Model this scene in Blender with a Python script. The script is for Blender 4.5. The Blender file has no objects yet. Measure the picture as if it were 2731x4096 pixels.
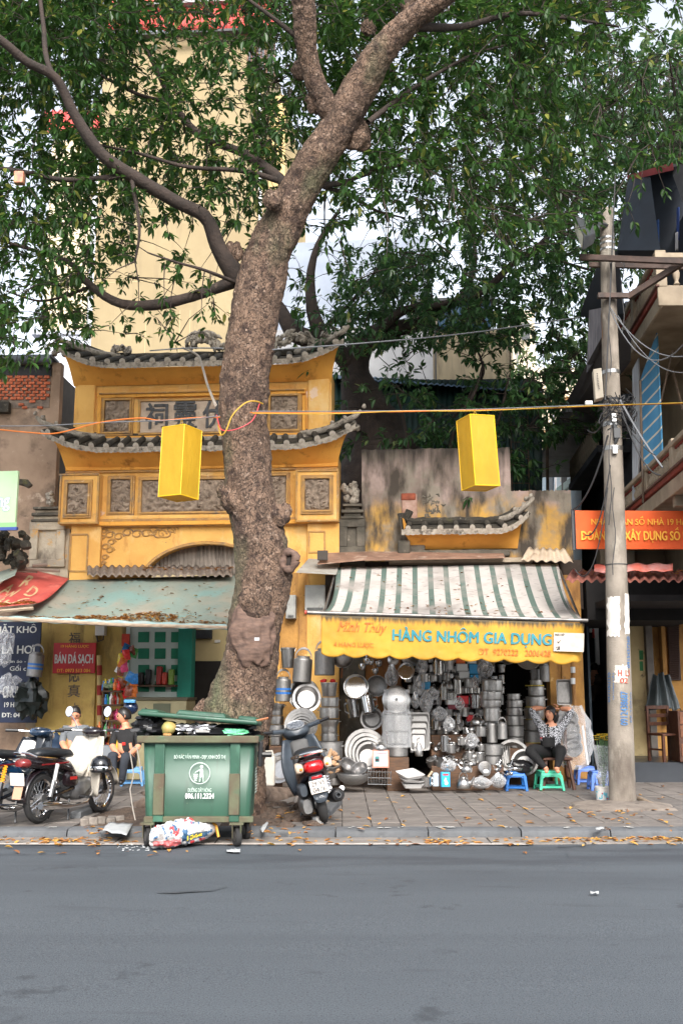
import bpy,math,random
import numpy as np
from mathutils import Vector,Matrix,Euler,noise as mn
random.seed(7)
R=math.radians
PI=math.pi
S=bpy.context.scene
COL=S.collection
V=Vector

# ------------------------------------------------------------------ camera
F,CX,CY=4100.0,1365.5,2048.0            # focal length and centre in photograph pixels
EYE=V((0,0,1.56))
PITCH=math.atan(724/F)
cam=bpy.data.cameras.new('camera')
cam.sensor_fit='HORIZONTAL';cam.sensor_width=24.0;cam.lens=24.0*F/2731
cam.clip_end=2000;cam.clip_start=.05
camo=bpy.data.objects.new('camera',cam);COL.objects.link(camo)
camo.location=EYE;camo.rotation_euler=(PI/2+PITCH,0,0)
S.camera=camo

# ------------------------------------------------------------------ sky, sun, exposure
w=bpy.data.worlds.new('World');S.world=w;w.use_nodes=True
nt=w.node_tree
sky=nt.nodes.new('ShaderNodeTexSky');sky.sky_type='NISHITA';sky.sun_disc=False
SUN_EL,SUN_AZ=36,172                       # azimuth measured from +Y (into the picture) towards +X
sky.sun_elevation=R(SUN_EL);sky.sun_rotation=R(SUN_AZ)
sky.air_density=1.0;sky.dust_density=2.5;sky.ozone_density=1.0
hs=nt.nodes.new('ShaderNodeHueSaturation');hs.inputs['Saturation'].default_value=.35
nt.links.new(sky.outputs[0],hs.inputs['Color'])
nt.links.new(hs.outputs[0],nt.nodes['Background'].inputs[0])
nt.nodes['Background'].inputs[1].default_value=.15
sun=bpy.data.lights.new('sun','SUN');sun.energy=1.35;sun.angle=R(20);sun.color=(1,.95,.88)
suno=bpy.data.objects.new('sun',sun);COL.objects.link(suno)
sd=V((math.sin(R(SUN_AZ))*math.cos(R(SUN_EL)),math.cos(R(SUN_AZ))*math.cos(R(SUN_EL)),math.sin(R(SUN_EL))))
suno.rotation_euler=sd.to_track_quat('Z','Y').to_euler();suno.location=(0,-5,30)
S.view_settings.view_transform='Standard';S.view_settings.look='None'
S.view_settings.exposure=1.6;S.view_settings.gamma=1
S.view_settings.use_curve_mapping=False
S.cycles.max_bounces=7;S.cycles.transparent_max_bounces=12
S.cycles.use_denoising=True

# ------------------------------------------------------------------ pixel helpers (measuring the photograph)
_f=V((0,math.cos(PITCH),math.sin(PITCH)));_u=V((0,-math.sin(PITCH),math.cos(PITCH)))
def ray(x,y):return V(((x-CX)/F,0,0))+_f+_u*((CY-y)/F)
def P(x,y,Y):                                # point at depth Y
    r=ray(x,y);return EYE+r*(Y/r.y)
def G(x,y,z=0.0):                            # point on a horizontal plane
    r=ray(x,y);return EYE+r*((z-EYE.z)/r.z)
def px(Y):return Y/F                        # metres per photo pixel at depth Y (roughly)
PZ=.09                                       # pavement height

# ------------------------------------------------------------------ materials
MATS={}
class N:
    def __init__(s,name):
        s.m=bpy.data.materials.new(name);s.m.use_nodes=True
        s.t=s.m.node_tree;s.b=s.t.nodes['Principled BSDF'];s.o=s.t.nodes['Material Output']
    def n(s,typ,**kw):
        x=s.t.nodes.new('ShaderNode'+typ)
        for k,v in kw.items():
            if k.startswith('i_'):x.inputs[k[2:]].default_value=v
            else:setattr(x,k,v)
        return x
    def l(s,a,b):s.t.links.new(a,b)
    def coord(s,stretch=(1,1,1),which='Object',off=0):
        tc=s.n('TexCoord');mp=s.n('Mapping');mp.inputs['Scale'].default_value=stretch
        mp.inputs['Location'].default_value=(off,off*1.7,off*.6)
        s.l(tc.outputs[which],mp.inputs['Vector']);return mp.outputs[0]
    def noise(s,scale,stretch=(1,1,1),detail=6,rough=.55,off=0,which='Object'):
        x=s.n('TexNoise');x.inputs['Scale'].default_value=scale
        x.inputs['Detail'].default_value=detail;x.inputs['Roughness'].default_value=rough
        s.l(s.coord(stretch,which,off),x.inputs['Vector']);return x.outputs['Fac']
    def ramp(s,fac,lo,hi):
        x=s.n('MapRange');x.inputs['From Min'].default_value=lo;x.inputs['From Max'].default_value=hi
        s.l(fac,x.inputs['Value']);return x.outputs['Result']
    def mix(s,fac,a,b,mode='MIX'):
        x=s.n('Mix',data_type='RGBA',blend_type=mode)
        if isinstance(fac,(int,float)):x.inputs[0].default_value=fac
        else:s.l(fac,x.inputs[0])
        for i,c in ((6,a),(7,b)):
            if isinstance(c,tuple):x.inputs[i].default_value=(*c[:3],1)
            else:s.l(c,x.inputs[i])
        return x.outputs[2]
def M(name,c,c2=None,s=4.,r=.7,m=0.,b=0.,bs=30.,st=(),rnd=0.,spec=.5,stretch=(1,1,1),alpha=None,which='Object',bd=.02,coat=0,lo=.35,hi=.65):
    """Principled material: base noise between c and c2, then stain layers st=(colour, scale, lo, hi, stretch)."""
    if name in MATS:return MATS[name]
    n=N(name);col=c
    if c2:col=n.mix(n.ramp(n.noise(s,stretch,which=which),lo,hi),c,c2)
    for i,L in enumerate(st):
        sc,l0,h0=L[1],L[2],L[3];stx=L[4] if len(L)>4 else (1,1,1)
        col=n.mix(n.ramp(n.noise(sc,stx,off=3.1*(i+1),which=which,rough=.62),l0,h0),col,L[0])
    if rnd:
        oi=n.n('ObjectInfo');h=n.n('HueSaturation')
        n.l(n.ramp2(oi.outputs['Random'],1-rnd,1+rnd),h.inputs['Value'])
        if isinstance(col,tuple):h.inputs['Color'].default_value=(*col,1)
        else:n.l(col,h.inputs['Color'])
        col=h.outputs[0]
    if isinstance(col,tuple):n.b.inputs['Base Color'].default_value=(*col,1)
    else:n.l(col,n.b.inputs['Base Color'])
    rr=n.ramp2(n.noise(max(s,2)*2.3,off=9,which=which),max(.02,r-.12),min(1,r+.12));n.l(rr,n.b.inputs['Roughness'])
    n.b.inputs['Metallic'].default_value=m
    n.b.inputs['Specular IOR Level'].default_value=spec
    if coat:n.b.inputs['Coat Weight'].default_value=coat;n.b.inputs['Coat Roughness'].default_value=.08
    if alpha is not None:n.b.inputs['Alpha'].default_value=alpha
    if b:
        bp=n.n('Bump');bp.inputs['Strength'].default_value=b;bp.inputs['Distance'].default_value=bd
        n.l(n.noise(bs,detail=8,off=5,which=which),bp.inputs['Height']);n.l(bp.outputs[0],n.b.inputs['Normal'])
    MATS[name]=n.m
    return n.m
def _ramp2(s,fac,a,b):
    x=s.n('MapRange');x.inputs['To Min'].default_value=a;x.inputs['To Max'].default_value=b
    s.l(fac,x.inputs['Value']);return x.outputs['Result']
N.ramp2=_ramp2
def rgb(r,g,b):                              # sRGB 0-255 to linear
    return tuple(((c/255+.055)/1.055) ** 2.4 if c>10 else c/255/12.92 for c in (r,g,b))

# ------------------------------------------------------------------ mesh builder
class MB:
    def __init__(s):s.v=[];s.f=[];s.mi=[];s.cur=0
    def add(s,vs,fs,M4=None):
        o=len(s.v)
        s.v += [tuple(M4 @ V(p)) if M4 else tuple(p) for p in vs]
        s.f += [tuple(i+o for i in f) for f in fs];s.mi += [s.cur]*len(fs)
        return s
    def box8(s,p):return s.add(p,[(0,3,2,1),(4,5,6,7),(0,1,5,4),(1,2,6,5),(2,3,7,6),(3,0,4,7)])
    def box(s,c,d,M4=None,taper=1.0):
        x,y,z=d[0]/2,d[1]/2,d[2]/2;t=taper
        p=[(c[0]+a*x*(t if k>0 else 1),c[1]+b*y*(t if k>0 else 1),c[2]+k*z) for k in (-1,1) for a,b in ((-1,-1),(1,-1),(1,1),(-1,1))]
        if M4:p=[M4 @ V(q) for q in p]
        return s.box8(p)
    def tube(s,pts,rad,n=8,cap=True,squash=1.0):
        pts=[V(p) for p in pts];k=len(pts)
        if not hasattr(rad,'__len__'):rad=[rad]*k
        vs=[];up=None
        for i in range(k):
            t=(pts[min(i+1,k-1)]-pts[max(i-1,0)])
            t=t.normalized() if t.length>1e-9 else V((0,0,1))
            if up is None:
                up=V((0,0,1)) if abs(t.z)<.9 else V((0,1,0))
            a=t.cross(up);a=a.normalized() if a.length>1e-6 else t.orthogonal().normalized()
            up=a.cross(t).normalized()
            for j in range(n):
                q=2*PI*j/n
                vs.append(pts[i]+(a*math.cos(q)+up*math.sin(q)*squash)*rad[i])
        fs=[(i*n+j,i*n+(j+1) % n,(i+1)*n+(j+1) % n,(i+1)*n+j) for i in range(k-1) for j in range(n)]
        if cap:fs += [tuple(range(n))[::-1],tuple((k-1)*n+j for j in range(n))]
        return s.add(vs,fs)
    def lathe(s,prof,n=20,M4=None,sx=1.0,sy=1.0,cap=False):
        """prof: list of (radius, z)."""
        vs=[];fs=[];k=len(prof)
        for r,z in prof:
            for j in range(n):
                q=2*PI*j/n;vs.append((r*math.cos(q)*sx,r*math.sin(q)*sy,z))
        for i in range(k-1):
            for j in range(n):fs.append((i*n+j,i*n+(j+1) % n,(i+1)*n+(j+1) % n,(i+1)*n+j))
        if cap:fs += [tuple(range(n))[::-1],tuple((k-1)*n+j for j in range(n))]
        return s.add(vs,fs,M4)
    def grid(s,fn,nu,nv,closed_u=False):
        vs=[fn(i/(nu-(0 if closed_u else 1)),j/(nv-1)) for j in range(nv) for i in range(nu)]
        m=nu if closed_u else nu-1
        fs=[(j*nu+i,j*nu+(i+1) % nu,(j+1)*nu+(i+1) % nu,(j+1)*nu+i) for j in range(nv-1) for i in range(m)]
        return s.add(vs,fs)
    def prism(s,poly,d):
        """poly: 3D points (planar), extruded by vector d."""
        n=len(poly);d=V(d);a=[V(p) for p in poly]
        return s.add(a+[p+d for p in a],[tuple(range(n))[::-1],tuple(range(n,2*n))]+[(i,(i+1) % n,n+(i+1) % n,n+i) for i in range(n)])
    def blob(s,c,r,nz=.25,fs=2.0,n=10,seed=0,sq=(1,1,1)):
        c=V(c);vs=[];fc=[];m=n // 2+1
        for i in range(m+1):
            th=PI*i/m
            for j in range(n):
                ph=2*PI*j/n;d=V((math.sin(th)*math.cos(ph),math.sin(th)*math.sin(ph),math.cos(th)))
                k=r*(1+nz*mn.noise(d*fs+V((seed*3.3,seed,0))))
                vs.append(c+V((d.x*sq[0],d.y*sq[1],d.z*sq[2]))*k)
        for i in range(m):
            for j in range(n):fc.append((i*n+j,(i+1)*n+j,(i+1)*n+(j+1) % n,i*n+(j+1) % n))
        return s.add(vs,fc)
    def disc(s,c,r,M4=None,n=20):
        return s.add([(c[0]+r*math.cos(2*PI*j/n),c[1]+r*math.sin(2*PI*j/n),c[2]) for j in range(n)],[tuple(range(n))],M4)
    def mesh(s,name,mats,smooth=35):
        me=bpy.data.meshes.new(name);me.from_pydata(s.v,[],s.f)
        for m in (mats if isinstance(mats,(list,tuple)) else [mats]):me.materials.append(m)
        if any(s.mi):me.polygons.foreach_set('material_index',s.mi)
        if smooth:
            me.polygons.foreach_set('use_smooth',[True]*len(s.f))
            me.set_sharp_from_angle(angle=R(smooth))
        me.update();return me

OFF={}
def thing(name,label,cat,loc=(0,0,0),rotz=0,group=None,world=True,rot=None):
    """Empty at a thing's base. world=True: its parts are given in world coordinates; else in its own."""
    o=bpy.data.objects.new(name,None);COL.objects.link(o);o.empty_display_size=.1
    o.location=loc;o.rotation_euler=rot or (0,0,rotz)
    o['label']=label;o['category']=cat
    if group:o['group']=group
    OFF[o.name]=V(loc) if world else V((0,0,0))
    return o
def put(name,mb,mats=None,parent=None,loc=(0,0,0),rot=(0,0,0),scale=(1,1,1),smooth=35,label=None,cat=None,group=None,kind=None,bev=0,seg=2):
    me=mb if isinstance(mb,bpy.types.Mesh) else mb.mesh(name,mats,smooth)
    o=bpy.data.objects.new(name,me);COL.objects.link(o)
    if parent:o.parent=parent
    o.location=V(loc)-(OFF.get(parent.name,V((0,0,0))) if parent else V((0,0,0)))
    o.rotation_euler=rot;o.scale=scale if hasattr(scale,'__len__') else (scale,)*3
    if label:o['label']=label
    if cat:o['category']=cat
    if group:o['group']=group
    if kind:o['kind']=kind
    if bev:
        b=o.modifiers.new('edge','BEVEL');b.width=bev;b.segments=seg;b.limit_method='ANGLE';b.angle_limit=R(40)
    return o
def copy_thing(src,loc,rotz=None,label=None,group=None,rot=None,scale=None):
    def cp(o,par):
        c=o.copy();COL.objects.link(c);c.parent=par
        for ch in o.children:cp(ch,c)
        return c
    c=cp(src,None);c.location=loc
    if rotz is not None:c.rotation_euler=(0,0,rotz)
    if rot is not None:c.rotation_euler=rot
    if scale is not None:c.scale=(scale,)*3 if not hasattr(scale,'__len__') else scale
    if label:c['label']=label
    if group:c['group']=group
    return c

class Fr:
    """A facade: origin on its plane, turned by ang about Z; u runs along it, d comes out towards the street."""
    def __init__(s,o,ang=0.0):
        s.o=V(o);s.u=V((math.cos(ang),math.sin(ang),0));s.n=V((math.sin(ang),-math.cos(ang),0));s.ang=ang
    def w(s,u,z,d=0):return V((s.o.x,s.o.y,0))+s.u*u+V((0,0,z))+s.n*d
    def uz(s,x,y,d=0):
        r=ray(x,y);t=(d-(EYE-s.o).dot(s.n))/r.dot(s.n);p=EYE+r*t
        return (p-s.o).dot(s.u),p.z
    def p(s,x,y,d=0):return s.w(*s.uz(x,y,d),d)
    def box(s,mb,x0,y0,x1,y1,d0,d1):
        a=s.uz(x0,(y0+y1)/2,d1)[0];b=s.uz(x1,(y0+y1)/2,d1)[0]
        zt=s.uz((x0+x1)/2,y0,d1)[1];zb=s.uz((x0+x1)/2,y1,d1)[1]
        return s.ubox(mb,a,b,zb,zt,d0,d1)
    def ubox(s,mb,a,b,zb,zt,d0,d1):
        return mb.box8([s.w(a,zb,d1),s.w(b,zb,d1),s.w(b,zb,d0),s.w(a,zb,d0),s.w(a,zt,d1),s.w(b,zt,d1),s.w(b,zt,d0),s.w(a,zt,d0)])
    def mat4(s,p):                            # x along u, y up, z towards the street
        return Matrix(((s.u.x,0,s.n.x,p.x),(s.u.y,0,s.n.y,p.y),(0,1,0,p.z),(0,0,0,1)))

# ------------------------------------------------------------------ lettering (flat print)
SUB={'Đ':('D','bar'),'đ':('d','bar'),'Ờ':('Ò','horn'),'Ơ':('O','horn'),'Ợ':('O','horndot'),'Ư':('U','horn'),'Ự':('U','horndot'),'Ụ':('U','dot'),'Ạ':('A','dot'),'Ặ':('Ă','dot'),'ợ':('o','horndot'),'Ỏ':('O','hook'),'Ẹ':('E','dot'),'Ị':('I','dot'),'Ỗ':('O','hat'),'Ô':('O','hat'),'Ế':('Ê','acute'),'Ố':('O','hatacute')}
def _raw(body,bold,shear):
    cu=bpy.data.curves.new('lettering','FONT');cu.body=body;cu.size=1;cu.offset=bold;cu.shear=shear;cu.resolution_u=3
    o=bpy.data.objects.new('lettering',cu);me=bpy.data.meshes.new_from_object(o)
    vs=[tuple(v.co) for v in me.vertices];fs=[tuple(p.vertices) for p in me.polygons]
    bpy.data.objects.remove(o);bpy.data.curves.remove(cu);bpy.data.meshes.remove(me)
    return vs,fs
def text_mb(body,bold=.0,shear=0.0):
    """Letters as flat faces in the XY plane, width and height normalised to 1 by the caller."""
    mb=MB();base=''.join(SUB.get(c,(c,))[0] for c in body)
    vs,fs=_raw(base,0,shear);mb.add(vs,fs)
    if bold>.005:                                # heavier strokes: doubled outlines a hair apart
        for q,(dx,dy) in enumerate(((1,.3),(-1,-.3),(.3,.6))):mb.add([(v[0]+dx*bold*.8,v[1]+dy*bold*.8,.0005*(q+1)) for v in vs],fs)
    for i,c in enumerate(body):
        if c not in SUB:continue
        pre=_raw(base[:i]+'|',0,0)[0];x0=max(v[0] for v in pre)-.06 if pre else 0
        x1=max(v[0] for v in _raw(base[:i]+base[i],0,0)[0])
        k=SUB[c][1];xm=(x0+x1)/2;b=.05+bold
        def q(a,bb,cc,d):mb.add([(a,bb,.001),(cc,bb,.001),(cc,d,.001),(a,d,.001)],[(0,1,2,3)])
        if k == 'bar':q(x0-.08,.32,x0+.2,.32+b)
        if 'horn' in k:q(x1-.04,.6,x1+.07,.6+b);q(x1+.04,.6,x1+.09,.78)
        if 'dot' in k:q(xm-.05,-.2,xm+.06,-.09)
        if k == 'hook':q(xm-.02,.76,xm+.08,.9)
        if 'hat' in k:
            for sg in (-1,1):mb.add([(xm,.96,.001),(xm,.87,.001),(xm+sg*.2,.77,.001),(xm+sg*.2,.84,.001)][::sg],[(0,1,2,3)])
        if 'acute' in k:q(xm+.05,.93,xm+.16,1.02)
    return mb
def text_on(fr,name,body,x0,y0,x1,y1,d,mat,parent,bold=.02,shear=0.0,lean=0.0):
    """Fit lettering into the photo box x0..x1, y0..y1 on facade fr at offset d; lean = rise in photo px at the far end."""
    mb=text_mb(body,bold,shear)
    xs=[v[0] for v in mb.v];ys=[v[1] for v in mb.v];ax,bx,ay,by=min(xs),max(xs),min(ys),max(ys)
    u0,zt=fr.uz(x0,y0,d);u1,_=fr.uz(x1,y0,d);_,zb=fr.uz(x0,y1,d)
    dz=lean*px(fr.o.y)
    mb.v=[tuple(fr.w(u0+(v[0]-ax)/(bx-ax)*(u1-u0),zb+(v[1]-ay)/(by-ay)*(zt-zb)+dz*(v[0]-ax)/(bx-ax),d+v[2])) for v in mb.v]
    return put(name,mb,mat,parent,smooth=0)
def wire(name,pts,r,mat,parent=None,n=5,**kw):
    return put(name,MB().tube(pts,r,n),mat,parent,**kw)
def sag(a,b,s,n=12):
    a,b=V(a),V(b);return [a.lerp(b,i/n)-V((0,0,s*4*(i/n)*(1-i/n))) for i in range(n+1)]
def smooth_path(pts,k=4):
    """Catmull-Rom through tuples of any length."""
    out=[];n=len(pts)
    for i in range(n-1):
        p0,p1,p2,p3=pts[max(i-1,0)],pts[i],pts[i+1],pts[min(i+2,n-1)]
        for j in range(k):
            t=j/k
            out.append(tuple(.5*(2*b+(c-a)*t+(2*a-5*b+4*c-d)*t*t+(3*b-a-3*c+d)*t ** 3) for a,b,c,d in zip(p0,p1,p2,p3)))
    out.append(tuple(pts[-1]));return out
# ================================================================== ground, road, kerb, pavement
KY=11.62                                      # kerb face
asph=N('asphalt');MATS['asphalt']=asph.m
n_=asph
c=n_.mix(n_.ramp(n_.noise(.35,(.35,1,1),detail=4),.3,.7),rgb(57,64,72),rgb(65,72,79))
c=n_.mix(n_.ramp(n_.noise(130,detail=2,rough=.7),.38,.66),c,rgb(94,99,103))
c=n_.mix(n_.ramp(n_.noise(75,detail=3,off=4),.56,.7),c,rgb(38,42,46))
c=n_.mix(n_.ramp2(n_.ramp(n_.noise(1.0,(.05,1.5,1),detail=3,off=41),.4,.6),0,.22),c,rgb(50,55,61))
c=n_.mix(n_.ramp2(n_.ramp(n_.noise(2.3,detail=6,off=51),.64,.7),0,.6),c,rgb(42,46,51))
sy_=n_.n('SeparateXYZ');n_.l(n_.coord(),sy_.inputs[0]);mk_=n_.n('MapRange');mk_.inputs['From Min'].default_value=8.6;mk_.inputs['From Max'].default_value=10.6;n_.l(sy_.outputs[1],mk_.inputs['Value'])
mu_=n_.n('Math',operation='MULTIPLY');n_.l(mk_.outputs[0],mu_.inputs[0]);n_.l(n_.ramp(n_.noise(1.1,(.5,1.8,1),detail=8,off=31),.42,.6),mu_.inputs[1]);c=n_.mix(mu_.outputs[0],c,rgb(56,60,66))
c=n_.mix(n_.ramp(n_.noise(1.6,(.5,2.2,1),detail=8,off=8),.6,.8),c,rgb(58,62,67))
c=n_.mix(n_.ramp(n_.noise(7,(.35,2.5,1),detail=5,off=2),.72,.8),c,rgb(44,48,52))
c=n_.mix(n_.ramp(n_.noise(5,(.6,1.6,1),detail=5,off=13),.74,.8),c,rgb(118,114,108))
n_.l(c,n_.b.inputs['Base Color']);n_.b.inputs['Roughness'].default_value=.78
bp=n_.n('Bump');bp.inputs['Strength'].default_value=.6;bp.inputs['Distance'].default_value=.008
n_.l(n_.noise(110,detail=4),bp.inputs['Height']);n_.l(bp.outputs[0],n_.b.inputs['Normal'])

gr=MB();gr.add([(-400,-400,-.06),(400,-400,-.06),(400,900,-.06),(-400,900,-.06)],[(0,1,2,3)])
put('ground',gr,M('earth',rgb(104,98,90),rgb(84,80,74),s=.6,r=.95),kind='structure')
def sheet(x0,x1,y0,y1,z,nx=1,ny=1,wob=0):
    mb=MB()
    mb.grid(lambda a,b:(x0+(x1-x0)*a,y0+(y1-y0)*b,z+wob*mn.noise((x0+(x1-x0)*a,(y0+(y1-y0)*b)*1.4,3))),nx+1,ny+1)
    return mb
put('road',sheet(-30,30,-14,KY-.46,0,60,40,.012),MATS['asphalt'],kind='structure')
put('far_pavement',sheet(-30,30,-19,-14,.06),M('far_paving',rgb(150,146,140),rgb(120,117,112),s=2),kind='structure')
gut=M('gutter_concrete',rgb(140,133,126),rgb(116,110,104),s=2.2,r=.9,b=.3,bs=60,
        st=((rgb(92,86,80),1.4,.5,.7,(.6,2,1)),(rgb(72,66,60),6,.64,.74)))
g=put('gutter',sheet(-14,14,KY-.47,KY+.06,-.004),gut,kind='structure')
x=-6.2
while x<6.2:                                  # gutter slabs
    L=random.uniform(.92,1.06);mb=MB();mb.box((0,0,0),(L-.016,.44,.05))
    put('slab',mb,gut,g,(x+L/2,KY-.235+random.uniform(-.006,.006),-.013+random.uniform(-.004,.003)),(random.uniform(-.012,.012),0,random.uniform(-.006,.006)),bev=.006)
    x += L
lm=M('road_paint',rgb(205,196,188),rgb(176,168,160),s=7,r=.8,st=((rgb(120,114,108),14,.56,.7),(rgb(96,90,86),3,.62,.75,(1,4,1))))
put('edge_line',sheet(-12,1.95,KY-.56,KY-.475,.0105,60,2,.004),lm,kind='structure')
kbm=M('kerb_stone',rgb(98,100,102),rgb(80,82,85),s=3,r=.85,b=.35,bs=50,rnd=.1,st=((rgb(176,174,170),5,.62,.7,(1,.7,1)),(rgb(66,66,68),2.5,.58,.75)))
k=put('kerb',sheet(-14,14,KY+.05,KY+.3,PZ-.03),kbm,kind='structure')
x=-7.0
while x<7.0:                                  # kerb stones with a rounded nose
    L=random.uniform(.96,1.02);h=L/2-.007
    prof=[(0,-.06),(0,PZ-.045),(.015,PZ-.018),(.045,PZ-.003),(.26,PZ+.002),(.26,-.06)]
    mb=MB();mb.prism([(-h,a,b) for a,b in prof],(2*h,0,0))
    put('kerb_stone',mb,kbm,k,(x+L/2,KY+random.uniform(-.008,.008),random.uniform(-.006,.004)),(0,0,random.uniform(-.006,.006)),smooth=30)
    x += L
# painted marks on the kerb
pm=M('white_kerb_paint',rgb(190,190,186),rgb(166,166,162),s=20,r=.8)
for i,(mx,wd) in enumerate(((1420,55),(1535,60),(1610,25),(1790,70),(2055,36),(2300,40),(2560,46),(150,60))):
    p=G(mx,3334,PZ+.003);u=wd*px(11.8);mb=MB()
    for q in range(4):
        a=random.uniform(-.5,.2)*u;b_=a+random.uniform(.25,.6)*u;y0=random.uniform(-.02,.1)
        zz=.0075+q*.0006
        mb.add([(a,y0,zz),(b_,y0+random.uniform(-.02,.02),zz),(b_-.02,y0+random.uniform(.03,.08),zz),(a+.02,y0+.05,zz)],[(0,1,2,3)])
    put('paint_mark',mb,pm,k,(p.x,KY+.07,PZ),smooth=0)

# pavement: bed, tiles
pvm=M('pavement_bed',rgb(70,66,62),rgb(56,53,50),s=5,r=.95)
pav=put('pavement',sheet(-14,14,KY+.25,24,PZ-.035),pvm,kind='structure')
tm=M('paving_tile',rgb(122,115,109),rgb(101,95,90),s=1.7,r=.88,b=.25,bs=70,rnd=.1,which='Object',
       st=((rgb(92,88,85),3.1,.55,.75),(rgb(60,57,54),9,.7,.8),(rgb(160,150,140),6,.66,.76)))
TS=.335;tilem=[]
for v in range(6):                              # six worn variants sharing mesh data
    h=TS/2-.004;j=lambda:random.uniform(-.003,.003);mb=MB()
    b4=[(-h+j(),-h+j()),(h+j(),-h+j()),(h+j(),h+j()),(-h+j(),h+j())]
    mb.add([(*q,-.03) for q in b4]+[(*q,-.004) for q in b4]+[(q[0]*.975,q[1]*.975,0) for q in b4],
           [(0,1,5,4),(1,2,6,5),(2,3,7,6),(3,0,4,7),(4,5,9,8),(5,6,10,9),(6,7,11,10),(7,4,8,11),(8,9,10,11)])
    tilem.append(mb.mesh('paving_tile',tm,30))
rest=MB();cnt=0
TREE=V((-1.72,13.1));ty=KY+.27+TS/2
row=0
while ty<20.5:
    tx=-8.2
    while tx<8.2:
        vis=abs(tx)<ty*.345+.3
        pit=abs(tx-TREE.x)<.95+.12*mn.noise((tx*2,ty*2,0)) and ty<13.9 and tx<-.5 or (-2.95<tx<-.9 and ty<13.7)
        if vis and not pit:
            z=PZ+.006*mn.noise((tx*.8,ty*.8,1))+random.uniform(-.0025,.0025)
            if cnt<300 and not (tx<-1.2 and ty<12.2 and tx>-2.6):
                put('paving_tile',random.choice(tilem),None,pav,(tx,ty,z),(random.uniform(-.008,.008),random.uniform(-.008,.008),random.choice((0,PI/2,PI))+random.uniform(-.004,.004)));cnt += 1
            else:
                h=TS/2-.004
                rest.box((tx,ty,z-.015),(2*h,2*h,.03))
        tx += TS
    ty += TS;row += 1
put('paving_tiles_beyond',rest,tm,pav,kind='stuff',bev=.004,seg=1)

# bare earth and loose bricks round the tree pit
soil=M('pit_soil',rgb(96,80,68),rgb(72,60,52),s=6,r=.97,b=.9,bs=35,bd=.03,st=((rgb(120,104,90),9,.6,.75),))
mb=MB()
mb.grid(lambda a,b:(-3.15+2.85*a,KY+.26+2.1*b,PZ-.03+(.055*math.sin(PI*min(1,a*1.02)) ** .5)*math.sin(PI*b) ** .5+.035*mn.noise((a*9,b*7,1))+.02*mn.noise((a*24,b*20,5))),70,50)
put('tree_pit_soil',mb,soil,kind='structure')
pit=thing('tree_pit_edging','row of loose grey bricks edging the soil around the big trunk','brick edging',(-2.5,12,PZ))
bm_=M('grey_brick',rgb(134,126,118),rgb(104,97,90),s=8,r=.95,b=.5,bs=60,rnd=.14)
for i,(bx,by,rz,L) in enumerate(((345,3290,.05,.1),(378,3291,.1,.1),(412,3289,.0,.1),(446,3288,.12,.1),(478,3284,.3,.1))):
    p=G(bx,by,PZ);mb=MB().box((0,0,0),(L,.22,.09));put('brick',mb,bm_,pit,(p.x,p.y,PZ+.01),(random.uniform(-.2,.1),random.uniform(-.1,.1),rz),bev=.012)
for (a,b_) in (((300,3275),(395,3235)),((1270,3300),(1350,3215))):
    p,q=G(*a,PZ),G(*b_,PZ);L=(q-p).length;mb=MB().box((0,0,0),(L,.13,.1))
    put('edging_stone',mb,kbm,pit,((p.x+q.x)/2,(p.y+q.y)/2,PZ+.03),(0,0,math.atan2(q.y-p.y,q.x-p.x)),bev=.02)
# broken concrete pad round the pole
mb=MB();pc=G(2490,3225,PZ)
def padf(a,b):
    q=2*PI*a;r=b*(.62+.1*mn.noise((math.cos(q)*1.5,math.sin(q)*1.5,2)))
    k=max(abs(math.cos(q)),abs(math.sin(q))) **-.6
    X,Y_=pc.x-.03+r*k*math.cos(q)*1.12,pc.y-.08+r*k*math.sin(q)*.85
    return (X,Y_,PZ+.004+.05*(1-b ** 4)+.012*mn.noise((X*9,Y_*9,0))-(.03 if b>.98 else 0))
mb.grid(padf,48,14,True)
put('pole_footing',mb,M('footing',rgb(132,122,112),rgb(104,95,87),s=5,r=.95,b=.6,bs=40,st=((rgb(78,70,64),5,.58,.7),)),kind='structure')
# skid marks and cracks in the road near the kerb
crk=M('bitumen',rgb(58,62,66),rgb(70,74,78),s=12,r=.7)
for pts in (((630,3570),(700,3571),(760,3566),(850,3562),(910,3545)),((2230,3385),(2262,3405),(2275,3428)),((2230,3388),(2330,3382))):
    q=[G(a,b_,.011) for a,b_ in pts];mb=MB();n=len(q)
    wds=[random.uniform(.012,.03) for _ in q]
    vs=[(p.x,p.y-wds[i],.0125) for i,p in enumerate(q)]+[(p.x,p.y+wds[i],.0125) for i,p in enumerate(q)]
    mb.add(vs,[(i,i+1,n+i+1,n+i) for i in range(n-1)])
    put('tar_seam',mb,crk,bpy.data.objects['road'],smooth=0)
# ================================================================== temple gate
TF=Fr(P(830,2300,18.3),-R(4.2))
och=M('ochre_plaster',rgb(230,180,100),rgb(214,160,84),s=1.6,r=.9,b=.25,bs=25,
        st=((rgb(228,190,128),2.3,.52,.68,(1,1,.6)),(rgb(180,122,62),3.5,.58,.78,(1.5,1.5,.5)),(rgb(150,118,88),9,.67,.76),(rgb(226,196,170),1.7,.67,.7)))
och2=M('orange_plaster',rgb(230,166,74),rgb(214,150,64),s=2.2,r=.9,b=.2,bs=25,st=((rgb(150,96,40),3,.56,.75,(1.2,1.2,.6)),(rgb(226,170,90),6,.66,.78)))
trim=M('plaster_trim',rgb(190,146,82),rgb(164,126,82),s=6,r=.92,b=.3,bs=40,st=((rgb(128,112,94),5,.54,.7),(rgb(214,186,150),8,.62,.74)))
gray=M('old_stucco',rgb(158,140,122),rgb(122,106,92),s=9,r=.95,b=.4,bs=50,st=((rgb(88,76,66),12,.56,.72),))
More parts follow.
